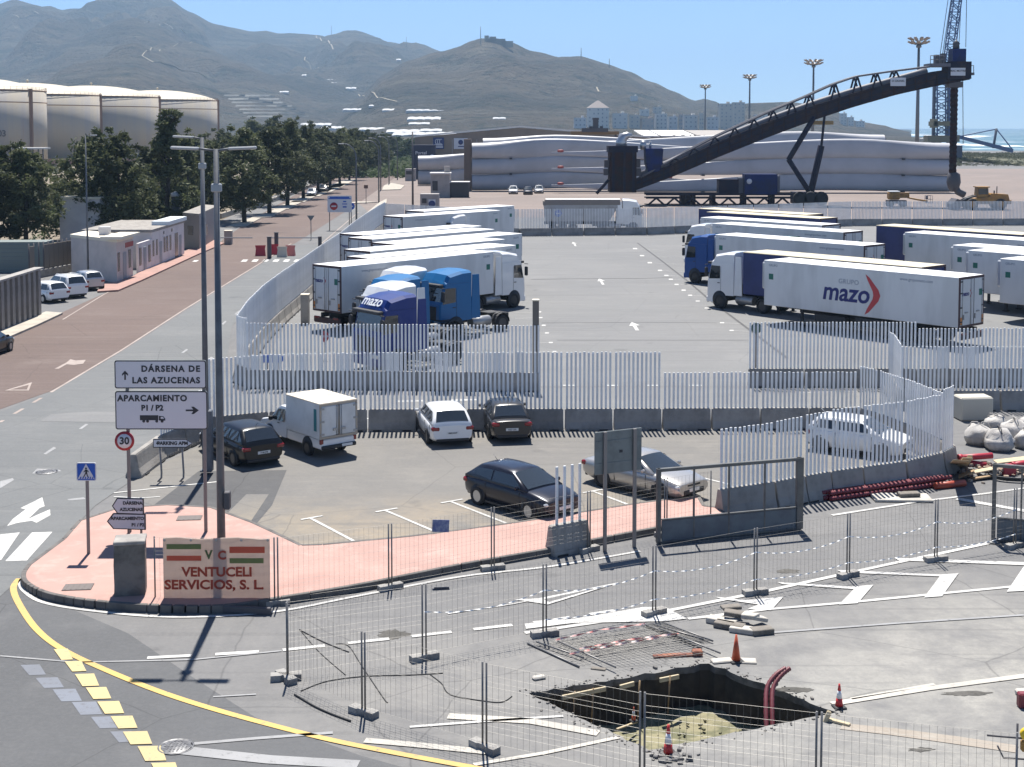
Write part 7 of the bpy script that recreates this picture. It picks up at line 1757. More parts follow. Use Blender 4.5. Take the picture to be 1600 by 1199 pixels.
# pedestrian crossing sign
base = G(138, 876); YP = base.y; PS = thing('crossing_sign', 'square blue pedestrian crossing sign on a brown post', 'road sign', (base.x, YP, 0)); k_ = YP / FPX
c_ = AT(138, 737, YP); s_ = 15.5 * k_; o = plate(rrect(2 * s_, 2 * s_ * .94, .05), -.03, .03, M_sgw, 'plate', PS, (0, 0, c_.z)); plate(rrect(2 * s_ - .05, 2 * s_ * .94 - .05, .04), -.036, .006, M_sgblue, 'face', o)
plate([(-s_ * .86, -s_ * .72), (s_ * .86, -s_ * .72), (0, s_ * .84)], -.042, .006, M_sgw, 'triangle', o)
b = MB(); b.lathe([(.005, -.048), (s_ * .10, -.048), (s_ * .10, -.044), (.005, -.044)], 12, axis='y', c=(0, 0, s_ * .36))
for P_ in ([(-.08, .24), (.10, .24), (.10, -.10), (-.08, -.10)], [(-.06, -.08), (.06, -.10), (-.12, -.38), (-.24, -.62), (-.34, -.60), (-.2, -.32)], [(.0, -.08), (.11, -.08), (.16, -.34), (.30, -.6), (.2, -.64), (.06, -.36)], [(-.08, .22), (-.26, .0), (-.22, -.06), (-.06, .1)], [(.10, .22), (.28, .02), (.24, -.05), (.08, .1)]): b.extr([(x * s_, -.048, z * s_) for x, z in P_], (0, .004, 0))
b.build('walker_symbol', M_sgb, o)
b = MB()
for i in range(6): x = -.66 + i * .25; b.extr([(x * s_, -.0485, -.70 * s_), ((x + .13) * s_, -.0485, -.70 * s_), ((x + .18) * s_, -.0485, -.50 * s_), ((x + .07) * s_, -.0485, -.50 * s_)], (0, .003, 0))
b.build('stripes', M_sgblue, o); b = MB(); b.bbox((0, .04, (c_.z - s_) / 2 + .08), (.09, .05, c_.z - s_ + .3), .01); b.build('post', M_post, PS)
# PARKING APM arrow
base = G(270, 752); YK = base.y; KS = thing('parking_arrow_sign', 'white arrow plate reading parking on two bent legs', 'road sign', (base.x, YK, 0)); k_ = YK / FPX
zt, zb = AT(270, 686, YK).z, AT(270, 699.5, YK).z; x0, x1 = -30 * k_, 32.5 * k_; h = zt - zb
sh = [(x0, zb), (x1 - .22, zb), (x1, (zb + zt) / 2), (x1 - .22, zt), (x0, zt)]
b = MB(); b.extr([(x, -.02, z) for x, z in sh], (0, .03, 0)); o = b.build('arrow_plate', M_sgb, KS); cx, cz = (x0 + x1) / 2, (zb + zt) / 2
b = MB(); b.extr([(lerp(cx, x, .965), -.026, lerp(cz, z, .80)) for x, z in sh], (0, .006, 0)); b.build('face', M_sgw, o); txt(o, 'PARKING APM', .165, .02, -.031, cz, bold=.008); b = MB(); b.box((x0 + .17, -.03, cz), (.12, .006, .05)); b.box((x0 + .17, -.03, cz + .05), (.08, .006, .02)); b.build('emblem', M_sgb, o)
for px in (252, 287): x = (px - 270) * k_; b = MB(); b.path([(x - .05, .03, zt - .05), (x, .03, .3), (x, 0, .12), (x - .1, -.1, 0)], .035, 7); b.build('leg', M_post, KS)
# back of a large sign in the middle
base = G(967, 858); YG = base.y; BS = thing('sign_back', 'back of a large grey sign on two posts before silver coupe', 'road sign', (base.x, YG, 0))
a, c_ = G(945, 862), G(991, 855); an = ledge(a, c_); hgt = HT(945, 862, 676) 
cz = [(AT(x, y, a.y if x < 960 else c_.y).z) for x, y in ((926, 677), (926, 745), (998, 668), (998, 733))]
Lw = (c_ - a).length; o_ = (a + c_) / 2
BS.location = (o_.x, o_.y, 0); BS.rotation_euler = (0, 0, an); w = Lw * (998 - 925) / (991 - 945); zt = (cz[0] + cz[2]) / 2; zb = (cz[1] + cz[3]) / 2
b = MB(); b.bbox((-w * .02, .06, (zt + zb) / 2), (w, .05, zt - zb), .015); b.build('panel', M_sgback, BS)
for x in (-Lw / 2, Lw / 2): b = MB(); b.bbox((x, 0, zt / 2), (.11, .07, zt), .012); b.build('post', M_post, BS)
b = MB(); b.box((.05, .03, (zt + zb) / 2), (.10, .012, .08)); b.build('sticker', M_sgb, BS); b = MB(); b.box((-w * .02, .03, zb + .3), (w * .98, .02, .06)); b.box((-w * .02, .03, zt - .3), (w * .98, .02, .06)); b.build('rail', M_sgback, BS)
# signs farther off
def pole_sign(px, yb_, yt, label, make, cat='road sign', name='road_sign', z0=0):
    p = G(px, yb_); H = AT(px, yt, p.y).z; th = thing(name, label, cat, (p.x, p.y, z0)); make(th, H, p.y / FPX); return th
def mk_noentry(th, H, k):
    w, h = 38 * k, 26 * k; o = plate(rrect(w, h, .1), -.04, .06, M_sgw, 'panel', th, (4 * k, 0, H - h / 2)); b = MB(); b.box((4 * k, -.05, H - 4.6 * k), (w * .92, .02, .12)); b.box((4 * k, -.05, H - 2.6 * k), (w * .80, .02, .16)); b.build('lettering_bar', M_sgblue, th)
    dd = disc('no_entry_disc', 6 * k, -.06, M_sgred, o, (-9 * k, -3.5 * k)); b = MB(); b.box((-9 * k, -.075, -3.5 * k), (7.5 * k, .02, 2.2 * k)); b.build('bar', M_sgw, dd); b = MB(); b.box((8 * k, -.06, 0), (8 * k, .02, .10)); b.box((8 * k, -.06, -.35), (6 * k, .02, .16)); b.box((8 * k, -.06, .3), (5 * k, .02, .14)); b.build('symbol', M_sgblue, o)
    for x in (-12, 19): b = MB(); b.tube((x * k, .03, 0), (x * k, .03, H), .06, n=6); b.build('post', M_post, th)
pole_sign(527, 360, 306, 'white board with red no entry disc beside the red road', mk_noentry)
def mk_yield(th, H, k):
    b = MB(); b.extr([(x * 6 * k, -.03, H - 9 * k + z * 9 * k) for x, z in ((-1, 1), (1, 1), (0, 0))], (0, .04, 0)); b.build('triangle_plate', M_sgback, th); b = MB(); b.tube((0, .03, 0), (0, .03, H - .2), .05, n=6); b.build('post', M_post, th)
pole_sign(486, 375, 337, 'back of a downward triangle give way sign on a slim post', mk_yield)
def mk_brown(th, H, k):
    b = MB(); b.bbox((0, 0, H - 3 * k), (6.4 * k, .06, 5.5 * k), .03); b.build('plate', mat('brown_sign', (.12, .06, .04), .6), th); b = MB(); b.tube((0, .05, 0), (0, .05, H), .06, n=6); b.build('post', M_post, th)
pole_sign(572, 318, 289, 'small square dark brown sign on the far island', mk_brown)
def mk_blue(th, H, k):
    o = disc('disc', 5.6 * k, -.04, M_sgblue, th, (0, H - 5.6 * k), th_=.04); b = MB(); b.box((0, -.05, H - 5.6 * k), (6 * k, .01, 1.5 * k)); b.build('bar', M_sgw, o); b = MB(); b.tube((0, .04, 0), (0, .04, H), .06, n=6); b.build('post', M_post, th)
pole_sign(549, 356, 317, 'round blue sign on a post right of the no entry board', mk_blue); pole_sign(872, 364, 328, 'round blue arrow sign before the grey tipper trailer', mk_blue)
def mk_stop(th, H, k):
    r_ = 6.2 * k; b = MB(); b.extr([(r_ * math.cos(R(22.5 + 45 * i)), -.03, H - r_ + r_ * math.sin(R(22.5 + 45 * i)) * 1.45) for i in range(8)], (0, .03, 0)); o = b.build('octagon', M_sgred, th); txt(o, 'STOP', r_ * .72, 0, -.04, H - r_, M_sgw, .006); b = MB(); b.tube((0, .03, 0), (0, .03, H), .04, n=6); b.build('post', M_post, th)
pole_sign(508, 562, 520, 'small red stop sign behind the slats by the loose tractors', mk_stop)
def mk_round(th, H, k):
    disc('disc', 8.5 * k, -.03, mat('green_back', (.05, .10, .085), .5), th, (0, H - 8 * k), th_=.03); b = MB(); b.tube((0, .03, 0), (0, .03, H), .045, n=6); b.build('post', M_post, th)
pole_sign(1181, 585, 505, 'round greenish sign back behind the slats left of trailer', mk_round)
def mk_arrow(th, H, k):
    b = MB(); b.extr([(x * k, -.03, H + z * k) for x, z in ((-18, 0), (12, 0), (18, -5), (12, -12), (-18, -12))], (0, .04, 0)); b.build('plate', M_sgblue, th)
    for x in (-10, 8): b = MB(); b.tube((x * k, .03, 0), (x * k, .03, H - .1), .035, n=6); b.build('post', M_post, th)
pole_sign(428, 588, 555, 'low dark arrow board behind the slats at the lot corner', mk_arrow)
# concrete posts in the truck lot, brown gate column
def post_box(px, yb_, yt, w, label, m, name='concrete_post', cat='post'):
    p = G(px, yb_); H = HT(px, yb_, yt); th = thing(name, label, cat, (p.x, p.y, 0)); b = MB(); b.bbox((0, 0, H / 2), (w, w, H), .03); b.build('shaft', m, th); b = MB(); b.bbox((0, 0, H + .03), (w * 1.12, w * 1.12, .07), .02); b.build('cap', M_cap, th); return th
post_box(477, 506, 461, .5, 'pale square concrete post beside the nearest left trailer', M_conc); post_box(837, 608, 470, .30, 'tall brownish gate column at the end of truck lot fence', mat('gate_column_brown', (.13, .115, .10), .7))
# red and white road barriers with bollards
M_redp = mat('barrier_red', (.42, .030, .045), .5); M_crm = mat('barrier_cream', (.60, .54, .44), .6); M_pnk = mat('barrier_faded_red', (.50, .16, .15), .6)
def waterbar(px, yb_, w, m, label):
    p = G(px, yb_); b = MB(); b.loft([[(-w / 2, -.25, 0), (w / 2, -.25, 0), (w / 2, .25, 0), (-w / 2, .25, 0)], [(-w / 2 * .94, -.2, .3), (w / 2 * .94, -.2, .3), (w / 2 * .94, .2, .3), (-w / 2 * .94, .2, .3)], [(-w / 2 * .86, -.12, .68), (w / 2 * .86, -.12, .68), (w / 2 * .86, .12, .68), (-w / 2 * .86, .12, .68)], [(-w / 2, -.13, 1.0), (w / 2, -.13, 1.0), (w / 2, .13, 1.0), (-w / 2, .13, 1.0)], [(-w / 2 * .95, -.10, .93), (w / 2 * .95, -.10, .93), (w / 2 * .95, .10, .93), (-w / 2 * .95, .10, .93)]], 0, smooth=False); tag(b.build('water_barrier', m, None, (p.x, p.y, 0), random.uniform(-.2, .2)), label, 'road barrier', 'plastic road barriers on the red road')
waterbar(407, 400, 1.0, M_redp, 'dark red plastic barrier left of the bollards'); waterbar(428, 398, .9, M_redp, 'red plastic barrier between the two bollards'); waterbar(441, 402, .95, M_crm, 'cream plastic barrier right of the bollards'); waterbar(454, 400, .9, M_pnk, 'faded red plastic barrier at the right end')
for (x, yb_, yt, lab) in ((421, 404, 371, 'near dark square bollard post at the road barriers'), (432, 392, 364, 'far dark square bollard post at the road barriers')):
    p = G(x, yb_); H = HT(x, yb_, yt); b = MB(); b.bbox((0, 0, H / 2), (.36, .36, H), .03); b.box((0, 0, H + .03), (.42, .42, .06)); tag(b.build('bollard', M_dsteel, None, (p.x, p.y, 0)), lab, 'bollard', 'bollards at the road barriers')
post_box(357, 382, 361, .75, 'squat concrete pillar at the raised road barrier', M_conc)
for x0, x1, y, lab in ((338, 395, 384.5, 'left grey barrier arm lying across the red road'), (500, 420, 384.5, 'right grey barrier arm lying across the red road')):
    a, c_ = G(x0, y), G(x1, y); L = abs(c_.x - a.x); o = thing('road_boom_barrier', lab, 'barrier', (min(a.x, c_.x), a.y, 0)); b = MB(); b.bbox((L / 2, 0, .85), (L, .08, .12), .02); b.build('arm', M_lamph, o); b = MB(); b.bbox((L if x0 > x1 else 0, 0, .5), (.35, .35, 1.0), .03); b.build('housing', M_dsteel, o)
# ------------------------------------------------------------------ concrete pillar, banner and the remaining island fence
rnd = random.Random(11)
M_oldc = mat('weathered_concrete', (.20, .18, .155), .95, col2=(.11, .10, .085), vscale=1.6, lo=.38, hi=.66, bmp=.7, bscale=9)
p = G(205, 936); H = HT(205, 936, 846); PL = thing('concrete_pillar', 'thick weathered concrete block pillar with pale top on the pink island', 'pillar', (p.x, p.y, 0), .18)
b = MB(); n_ = 7
rings = []
for z in (0, .02, H * .33, H * .66, H - .03, H):
    k = 1.05 if z < .01 else (1.0 if z < H - .01 else .96); rings.append([(sx * (.385 * k + rnd.uniform(-.012, .012)), sy * (.33 * k + rnd.uniform(-.012, .012)), z) for sx, sy in ((-1, -1), (0, -1), (1, -1), (1, 0), (1, 1), (0, 1), (-1, 1), (-1, 0))])
b.loft(rings, 0, smooth=False); b.build('shaft', M_oldc, PL)
b = MB(); b.bbox((0, 0, H + .045), (.80, .70, .10), .02); b.build('cap_stone', M_kerb, PL)
def tran(name, c, rough=.6, **k):
    m = mat(name, c, rough, **k); t = m.node_tree; bs = t.nodes['Principled BSDF']; tl = t.nodes.new('ShaderNodeBsdfTranslucent'); tl.inputs['Color'].default_value = rgb(c)
    mx = t.nodes.new('ShaderNodeMixShader'); mx.inputs[0].default_value = .6; t.links.new(bs.outputs[0], mx.inputs[1]); t.links.new(tl.outputs[0], mx.inputs[2]); t.links.new(mx.outputs[0], t.nodes['Material Output'].inputs['Surface']); return m
# wire panel that carries the banner
a, c_ = G(240, 944), G(432, 946); mesh_panel(a, c_, 1.78, 'wire mesh panel carrying the printed banner', 'mesh panels along the pink island')
f = obj('fence_foot', BLK, None, (a.x, a.y, 0), .1); tag(f, 'concrete foot left of the banner panel beside the pillar', 'concrete foot', 'mesh panels along the pink island feet')
base = G(340, 945); YBn = base.y - .05; BN = thing('banner', 'cream company banner with green and red bars tied to mesh', 'banner', (base.x, YBn, 0)); kb = YBn / FPX
xl, xr = (255 - 340) * kb, (425 - 340) * kb; zt, zb = AT(340, 841, YBn).z, AT(340, 936, YBn).z
M_ban = tran('banner_vinyl', (.60, .52, .46), .55, col2=(.52, .45, .40), vscale=1.5); M_bgr = tran('banner_green', (.17, .25, .11), .6); M_brd = tran('banner_red', (.58, .14, .09), .6)
b = MB(); N = 30; fr, bk = [], []
def bw(x): return .012 * math.sin(x * 9) + .008 * math.sin(x * 23 + 1)
for j in range(5):
    z = lerp(zb, zt, j / 4); fr.append([(lerp(xl, xr, i / N), bw(i / N * 2) - .004, z + (.02 * math.sin(i / N * 12) if j in (0, 4) else 0)) for i in range(N + 1)])
b.loft(fr, 0, cap=False, closed=False); b.loft([[(x, y + .008, z) for x, y, z in r_] for r_ in fr], 0, cap=False, closed=False); o = b.build('sheet', M_ban, BN)
def bar(px0, px1, py0, py1, m):
    b = MB(); pts = []; x0, x1 = (px0 - 340) * kb, (px1 - 340) * kb; z0, z1 = AT(340, py1, YBn).z, AT(340, py0, YBn).z
    b.loft([[(lerp(x0, x1, i / 8), -.026, z) for i in range(9)] for z in (z0, z1)], 0, cap=False, closed=False); b.build('bar', m, o)
bar(261, 316, 850, 858, M_bgr); bar(261, 316, 868, 876, M_brd); bar(361, 417, 854, 864, M_brd); bar(361, 415, 872, 880, M_bgr)
for s_, px, py, hp, m in (('V', 328, 867, 14, M_bgr), ('C', 349, 868, 14, M_brd), ('VENTUCELI', 341, 894, 15, M_brd), ('SERVICIOS, S. L.', 336, 914, 15, M_brd)):
    me = text_mesh(s_, hp * kb * 1.38, .002, .012, mat_=m); wx = max(v.co.x for v in me.vertices) - min(v.co.x for v in me.vertices); tgt = {'V': 13, 'C': 13, 'VENTUCELI': 112, 'SERVICIOS, S. L.': 158}[s_] * kb
    obj('lettering', me, o, M=Matrix.Translation(((px - 340) * kb, -.03, AT(340, py, YBn).z)) @ UP @ Matrix.Diagonal((tgt / wx, 1, 1, 1)))
b = MB(); b.bbox(((242 - 340) * kb, -.02, zt - .02), (.03, .03, .03), .005)
for px in (258, 300, 340, 380, 422): b.lathe([(.02, -.03), (.035, -.03), (.035, -.022), (.02, -.022)], 8, axis='y', c=((px - 340) * kb, 0, zt - .05))
b.build('eyelets', M_steel, o)
# dark strip along the front of the kerb under the banner
a, c_ = G(250, 950), G(425, 958); b = MB(); b.bbox((0, 0, .09), ((c_ - a).length, .12, .18), .02); m_ = (a + c_) / 2; tag(b.build('dark_board', M_dsteel, None, (m_.x, m_.y - .12, 0), ledge(a, c_)), 'dark strip lying along the kerb under the banner', 'board')
# blue notice tied to the island mesh
p = G(689, 906); b = MB(); b.bbox((0, 0, 0), (.46, .02, .34), .006); o = b.build('notice_board', mat('notice_blue', (.10, .12, .26), .6, col2=(.22, .24, .34), vscale=9), None, (p.x, p.y - .06, AT(689, 821, p.y).z)); o.rotation_euler = (0, .06, .13); tag(o, 'small faded blue notice hanging on the island mesh', 'notice')

# ------------------------------------------------------------------ sliding gates
M_gate = mat('gate_steel', (.13, .13, .125), .5, .4, col2=(.09, .09, .09), vscale=2); M_gpan = mat('gate_sheet', (.11, .135, .155), .5, .2, col2=(.085, .10, .12), vscale=1.5)
def gate(a, c_, H, uprights, label, hp):
    L = (c_ - a).length; th = thing('sliding_gate', label, 'gate', (a.x, a.y, 0), ledge(a, c_), 'steel sliding gates')
    b = MB(); b.bbox((L / 2, 0, H - .05), (L, .12, .10), .012); b.build('top_rail', M_gate, th)
    for x, w in ((.05, .12), (L - .06, .22)): b = MB(); b.bbox((x, 0, H / 2 + .03), (w, .14, H - .06), .012); b.build('gate_post', M_gate, th)
    for x in uprights: b = MB(); b.bbox((L * x, 0, H / 2), (.05, .06, H - .2), .008); b.build('upright', M_gate, th)
    b = MB(); b.bbox((L / 2, 0, .08 + hp / 2), (L - .3, .04, hp), .01); b.build('bottom_sheet', M_gpan, th)
    b = MB(); b.bbox((L / 2, 0, .06), (L, .10, .08), .01); b.bbox((L / 2, 0, hp + .11), (L - .3, .07, .05), .008); b.build('bottom_rail', M_gate, th)
    for x in (.5, L - .5): b = MB(); b.lathe([(.01, -.03), (.07, -.03), (.07, .03), (.01, .03)], 12, axis='y', c=(x, 0, .05)); b.build('roller', M_dsteel, th)
    return th
gate(G(1026, 851), G(1251, 829), 2.27, (.25, .49, .74), 'long steel sliding gate frame with blue grey bottom sheet, centre right', .62)
gate(G(1549, 846), G(1760, 866), 2.35, (.22, .5, .75), 'steel sliding gate frame cut by the right edge', .62)
for x0, y0, x1, y1, nm in ((1030, 856, 1250, 834, 'left'), (1545, 852, 1700, 868, 'right')):
    a, c_ = G(x0, y0), G(x1, y1); b = MB(); b.bbox((0, 0, .02), ((c_ - a).length, .08, .05), .01); m_ = (a + c_) / 2; tag(b.build('gate_track', M_gate, None, (m_.x, m_.y + .15, 0), ledge(a, c_)), 'ground rail under the %s sliding gate' % nm, 'rail')

# ------------------------------------------------------------------ pipes, slabs, sacks and rubble at the right
M_rpipe = mat('corrugated_red', (.17, .022, .030), .5); M_opipe = mat('orange_pipe', (.42, .075, .035), .5, col2=(.34, .055, .03), vscale=2); M_rpipe2 = mat('red_duct', (.40, .030, .045), .5)
def corr_mesh(L, r_):
    b = MB(); n_ = int(L / .09); b.lathe([(r_ * (1 if i % 2 else .86), i * L / (2 * n_)) for i in range(2 * n_ + 1)], 10, axis='x', smooth=False); return b
gp = 'red corrugated pipes lying by the slatted bay'
a, c_ = G(1287, 785), G(1484, 758); d = (c_ - a); L = d.length * .97; pm = corr_mesh(L, .085).mesh('pipe', M_rpipe); hd = ledge(a, c_); nn = Vector((-math.sin(hd), math.cos(hd), 0))
for i, (o_, z, sl) in enumerate(((0, .085, .25), (.17, .085, .1), (.34, .085, -.1), (.09, .235, .3), (.26, .235, .1))):
    q_ = a + nn * o_ + Vector((math.cos(hd), math.sin(hd), 0)) * sl; o = obj('corrugated_pipe', pm, None, (q_.x, q_.y, z), hd + rnd.uniform(-.006, .006)); tag(o, 'dark red corrugated pipe, %s of the bundle lying before the bay' % nth(i), 'pipe', gp)
a, c_ = G(1461, 765), G(1507, 760); b = MB(); b.lathe([(.02, 0), (.10, 0), (.115, .0), (.115, (c_ - a).length), (.10, (c_ - a).length), (.02, (c_ - a).length)], 14, axis='x'); tag(b.build('orange_pipe', M_opipe, None, (a.x, a.y, .115), ledge(a, c_)), 'short thick orange pipe at the right end of the bundle', 'pipe')
M_slab = mat('stone_slab', (.46, .43, .38), .9, col2=(.36, .34, .30), vscale=3)
p = G(1408, 780); b = MB(); b.bbox((0, 0, .05), (1.9, .9, .08), .015); tag(b.build('flat_slab', M_slab, None, (p.x, p.y, 0), -.05), 'wide pale flat slab on the road before the pipes', 'slab'); b = MB(); b.bbox((.1, 0, .16), (.7, .35, .12), .02); tag(b.build('stone_block', M_oldc, None, (p.x + .15, p.y + .02, .0), .1), 'small grey block resting on the wide flat slab', 'block')
# filled builders' sacks
M_sack = mat('woven_sack', (.46, .44, .41), .85, col2=(.34, .32, .30), vscale=2.5, bmp=.4)
def sack_mesh(seed, w, h):
    r2 = random.Random(seed); b = MB(); n_ = 16; rings = []
    for j in range(9):
        t = j / 8; r_ = (w / 2) * (math.sin(math.pi * min(1, t * .84 + .16)) ** .5); z = h * t
        rings.append([((r_ * (1 + .34 * noise.noise((math.cos(a) * 2 + seed, math.sin(a) * 2, t * 2)))) * math.cos(a), (r_ * (1 + .34 * noise.noise((math.cos(a) * 2, math.sin(a) * 2 + seed, t * 3)))) * math.sin(a), z + .14 * noise.noise((a, t * 4, seed))) for a in [2 * math.pi * k / n_ for k in range(n_)]])
    b.loft(rings, 0); return b.mesh('bag', M_sack)
gs = 'big woven sacks in the rubble heap'
for i, (x, y, w, h, lab) in enumerate(((1561, 703, 1.1, .85, 'rounded grey sack in front of the rubble heap, tied with dark strap'), (1530, 694, 1.15, .8, 'square white sack behind boards at left of the heap'), (1585, 690, 1.2, .9, 'large white sack at the back right of the heap'), (1604, 700, 1.0, .7, 'pale sack cut by the right edge'), (1556, 676, 1.0, .7, 'white crumpled sack farthest back in the heap'), (1615, 676, 1.1, .8, 'white sack beyond the right edge of the heap'))):
    p = G(x, y); th = thing('rubble_sack', lab, 'sack', (p.x, p.y, 0), rnd.uniform(0, 3), gs); obj('bag', sack_mesh(i * 3 + 1, w, h), th)
    b = MB()
    for s_ in (-1, 1): b.path([(s_ * w * .36, -.05, h * .80), (s_ * w * .25, 0, h * 1.08), (s_ * w * .08, .05, h * 1.1), (0, 0, h * .95)], .022, 5)
    b.build('strap', M_dsteel if i == 0 else M_sack, th)
# timber, ducts, bricks in the heap
M_wood = mat('raw_timber', (.36, .25, .14), .8, col2=(.26, .17, .09), vscale=4, streak=(1, 8, 8)); M_wood2 = mat('pale_timber', (.50, .42, .28), .8, col2=(.40, .32, .2), vscale=4, streak=(1, 8, 8))
def plank(p0, p1, w, t, m, label, name='plank', cat='plank', group='timber boards in the rubble heap'):
    p0, p1 = Vector(p0), Vector(p1); d = p1 - p0; b = MB(); b.bbox((d.length / 2, 0, 0), (d.length, w, t), .006); o = b.build(name, m); o.matrix_world = Matrix.Translation(p0) @ d.to_track_quat('X', 'Z').to_matrix().to_4x4(); tag(o, label, cat, group); return o
B0 = G(1500, 722)
P3 = lambda px, py, z: G(px, py, z)
plank(P3(1494, 726, .05), P3(1502, 720, 1.35), .5, .04, M_wood, 'wide brown board leaning upright at left of the heap'); plank(P3(1502, 730, .05), P3(1512, 716, 1.1), .34, .04, M_wood2, 'pale board leaning right of the wide brown one'); plank(P3(1508, 727, .05), P3(1516, 712, .8), .16, .04, M_wood2, 'narrow pale batten leaning in the heap')
plank(P3(1498, 745, .08), P3(1522, 735, .35), .45, .05, M_wood, 'brown slatted board lying low at front of the heap'); plank(P3(1510, 740, .2), P3(1552, 732, .3), .3, .04, M_wood2, 'cream board lying across the front of the heap'); plank(P3(1520, 748, .08), P3(1556, 742, .12), .22, .05, M_wood, 'dark board lowest at the front of the heap'); plank(P3(1555, 722, .1), P3(1606, 716, .25), .5, .04, M_wood2, 'long pale sheet lying toward the right edge of the heap')
for i, (x0, y0, z0, x1, y1, z1, lab) in enumerate(((1497, 716, .45, 1550, 712, .5, 'bright red duct lying across the heap'), (1505, 722, .25, 1545, 728, .2, 'second red duct lower in the heap'), (1580, 728, .2, 1612, 722, .2, 'red duct end near the right edge of the heap'))):
    b = MB(); b.tube(P3(x0, y0, z0), P3(x1, y1, z1), .11, n=12); b.tube(P3(x0, y0, z0), P3(x0, y0, z0) + (P3(x1, y1, z1) - P3(x0, y0, z0)).normalized() * .15, .135, n=12); tag(b.build('red_duct', M_rpipe2), lab, 'pipe', 'red ducts in the rubble heap')
p = G(1570, 742); b = MB(); b.bbox((0, 0, .18), (.5, .35, .36), .03); tag(b.build('red_crate', M_rpipe2, None, (p.x + .1, p.y, 0), .3), 'small red crate under the heap beside the gate', 'crate')
b = MB()
for i in range(3):
    pts = [(G(1590, 748).x + math.cos(a) * (.9 + .05 * i), G(1590, 748).y + math.sin(a) * (.55 + .04 * i), .06 + .05 * i) for a in [2 * math.pi * k / 28 for k in range(29)]]; b.path(pts, .03, 6)
tag(b.build('hose_coil', M_plast), 'coil of black hose on the ground behind the right gate', 'hose')
b = MB(); p0 = G(1510, 738)
for i in range(240):
    x, y = rnd.gauss(0, 1.1), rnd.gauss(0, .55); s_ = rnd.uniform(.03, .13); z = max(0, .30 - .14 * abs(x) - .2 * abs(y)) * rnd.uniform(.5, 1.1)
    b.bbox((0, 0, 0), (s_ * 1.6, s_, s_ * .8), s_ * .12, M=Matrix.Translation((p0.x + .8 + x, p0.y + y, z + s_ * .35)) @ Matrix.Rotation(rnd.uniform(0, 6.28), 4, 'Z') @ Matrix.Rotation(rnd.uniform(-.5, .5), 4, 'X'))
tag(b.build('brick_rubble', mat('brick_rubble_mix', (.28, .19, .13), .95, col2=(.38, .33, .27), vscale=3, world=True)), kind='stuff')
b = MB(); P_ = [G(1494, 655, 0), G(1530, 650, 0)]; b.bbox((0, 0, .5), (1.4, .9, 1.0), .06); tag(b.build('skip_bin', mat('cream_bin', (.46, .43, .36), .7), None, (P_[0].x + .7, P_[0].y, 0), .1), 'cream box bin standing against the far barrier behind the heap', 'bin')

# ------------------------------------------------------------------ works around the pit
M_cone = mat('cone_orange', (.52, .085, .03), .55, col2=(.42, .08, .035), vscale=6); M_coner = mat('cone_red', (.48, .028, .030), .5); M_conew = mat('cone_white_band', (.66, .66, .66), .45); M_cbase = mat('cone_base_black', (.035, .035, .036), .8)
def cone(px, py, h, label, body, bands=True, z=0.0, base=True, slab=False):
    p = G(px, py, z); th = thing('traffic_cone', label, 'traffic cone', (p.x, p.y, z), rnd.uniform(0, 1.5), 'traffic cones round the pit'); w = h * .52
    z0_ = 0
    if base: b = MB(); b.bbox((0, 0, .022), (w, w, .044), .012); b.build('base', M_cbase if not slab else body, th)
    R_ = lambda t: lerp(h * .17, h * .035, t); cuts = [(0, .36, body), (.36, .70, M_conew), (.70, 1, body)] if bands else [(0, 1, body)]
    for t0, t1, m in cuts:
        b = MB(); b.lathe([(R_(t0), .04 + h * t0 * .96), (R_(t1), .04 + h * t1 * .96)] + ([(.01, .04 + h * .96)] if t1 == 1 else []), 16); b.build('body' if m is body else 'reflective_band', m, th)
    return th
cone(1150, 1034, .62, 'dusty orange cone standing on pale slabs beyond the pit', M_cone, False); cone(1311, 1106, .50, 'red and white cone right of the pit with tape', M_coner, True); cone(1044, 1180, .60, 'red and white cone nearest the camera on rubble', M_coner, True); cone(990, 1128, .30, 'small orange cone down inside the shaded pit', M_cone, True, z=-.6)
for (x, y, w, d_, h, rz, lab) in ((1128, 1034, .50, .26, .05, .2, 'pale slab left under the orange cone'), (1163, 1034, .55, .3, .04, -.1, 'pale slab right of the orange cone'), (842, 1061, .30, .17, .07, .4, 'round pale stone alone left of the pit'), (935, 1046, .34, .14, .03, -.3, 'flat dark rimmed stone above the pit edge')):
    p = G(x, y); b = MB(); b.bbox((0, 0, h / 2), (w, d_, h), min(.05, h * .4)); tag(b.build('stone_slab', M_slab if 'dark' not in lab else M_oldc, None, (p.x, p.y, 0), rz), lab, 'slab', 'loose slabs round the pit')
gk = 'grey paving blocks piled beyond the pit'
for i, (x, y, z, w, d_, h, rz, ry, lab) in enumerate(((1128, 975, 0, .75, .3, .14, -.55, 0, 'long grey block at the left of the block pile'), (1140, 982, 0, .75, .3, .14, -.5, 0, 'long grey block in front left of the block pile'), (1160, 988, 0, .6, .3, .13, -.4, 0, 'grey block at front centre of the block pile'), (1150, 973, .14, .6, .3, .11, -.2, .1, 'grey block lying on top at left of the block pile'), (1168, 976, .14, .55, .28, .11, -.7, -.12, 'tilted grey block on top of the block pile'), (1190, 990, 0, .55, .3, .14, .25, 0, 'grey block alone at right of the block pile'), (1183, 977, .10, .5, .25, .1, .5, .3, 'grey block leaning at right of the block pile'), (1142, 966, .24, .5, .25, .08, .2, 0, 'thin slab topmost of the block pile'))):
    p = G(x, y); b = MB(); b.bbox((0, 0, h / 2), (w, d_, h), .015); o = b.build('paving_block', M_oldc if i % 2 else M_slab, None, (p.x, p.y, z + (.03 if ry else 0))); o.rotation_euler = (0, ry, rz); tag(o, lab, 'block', gk)
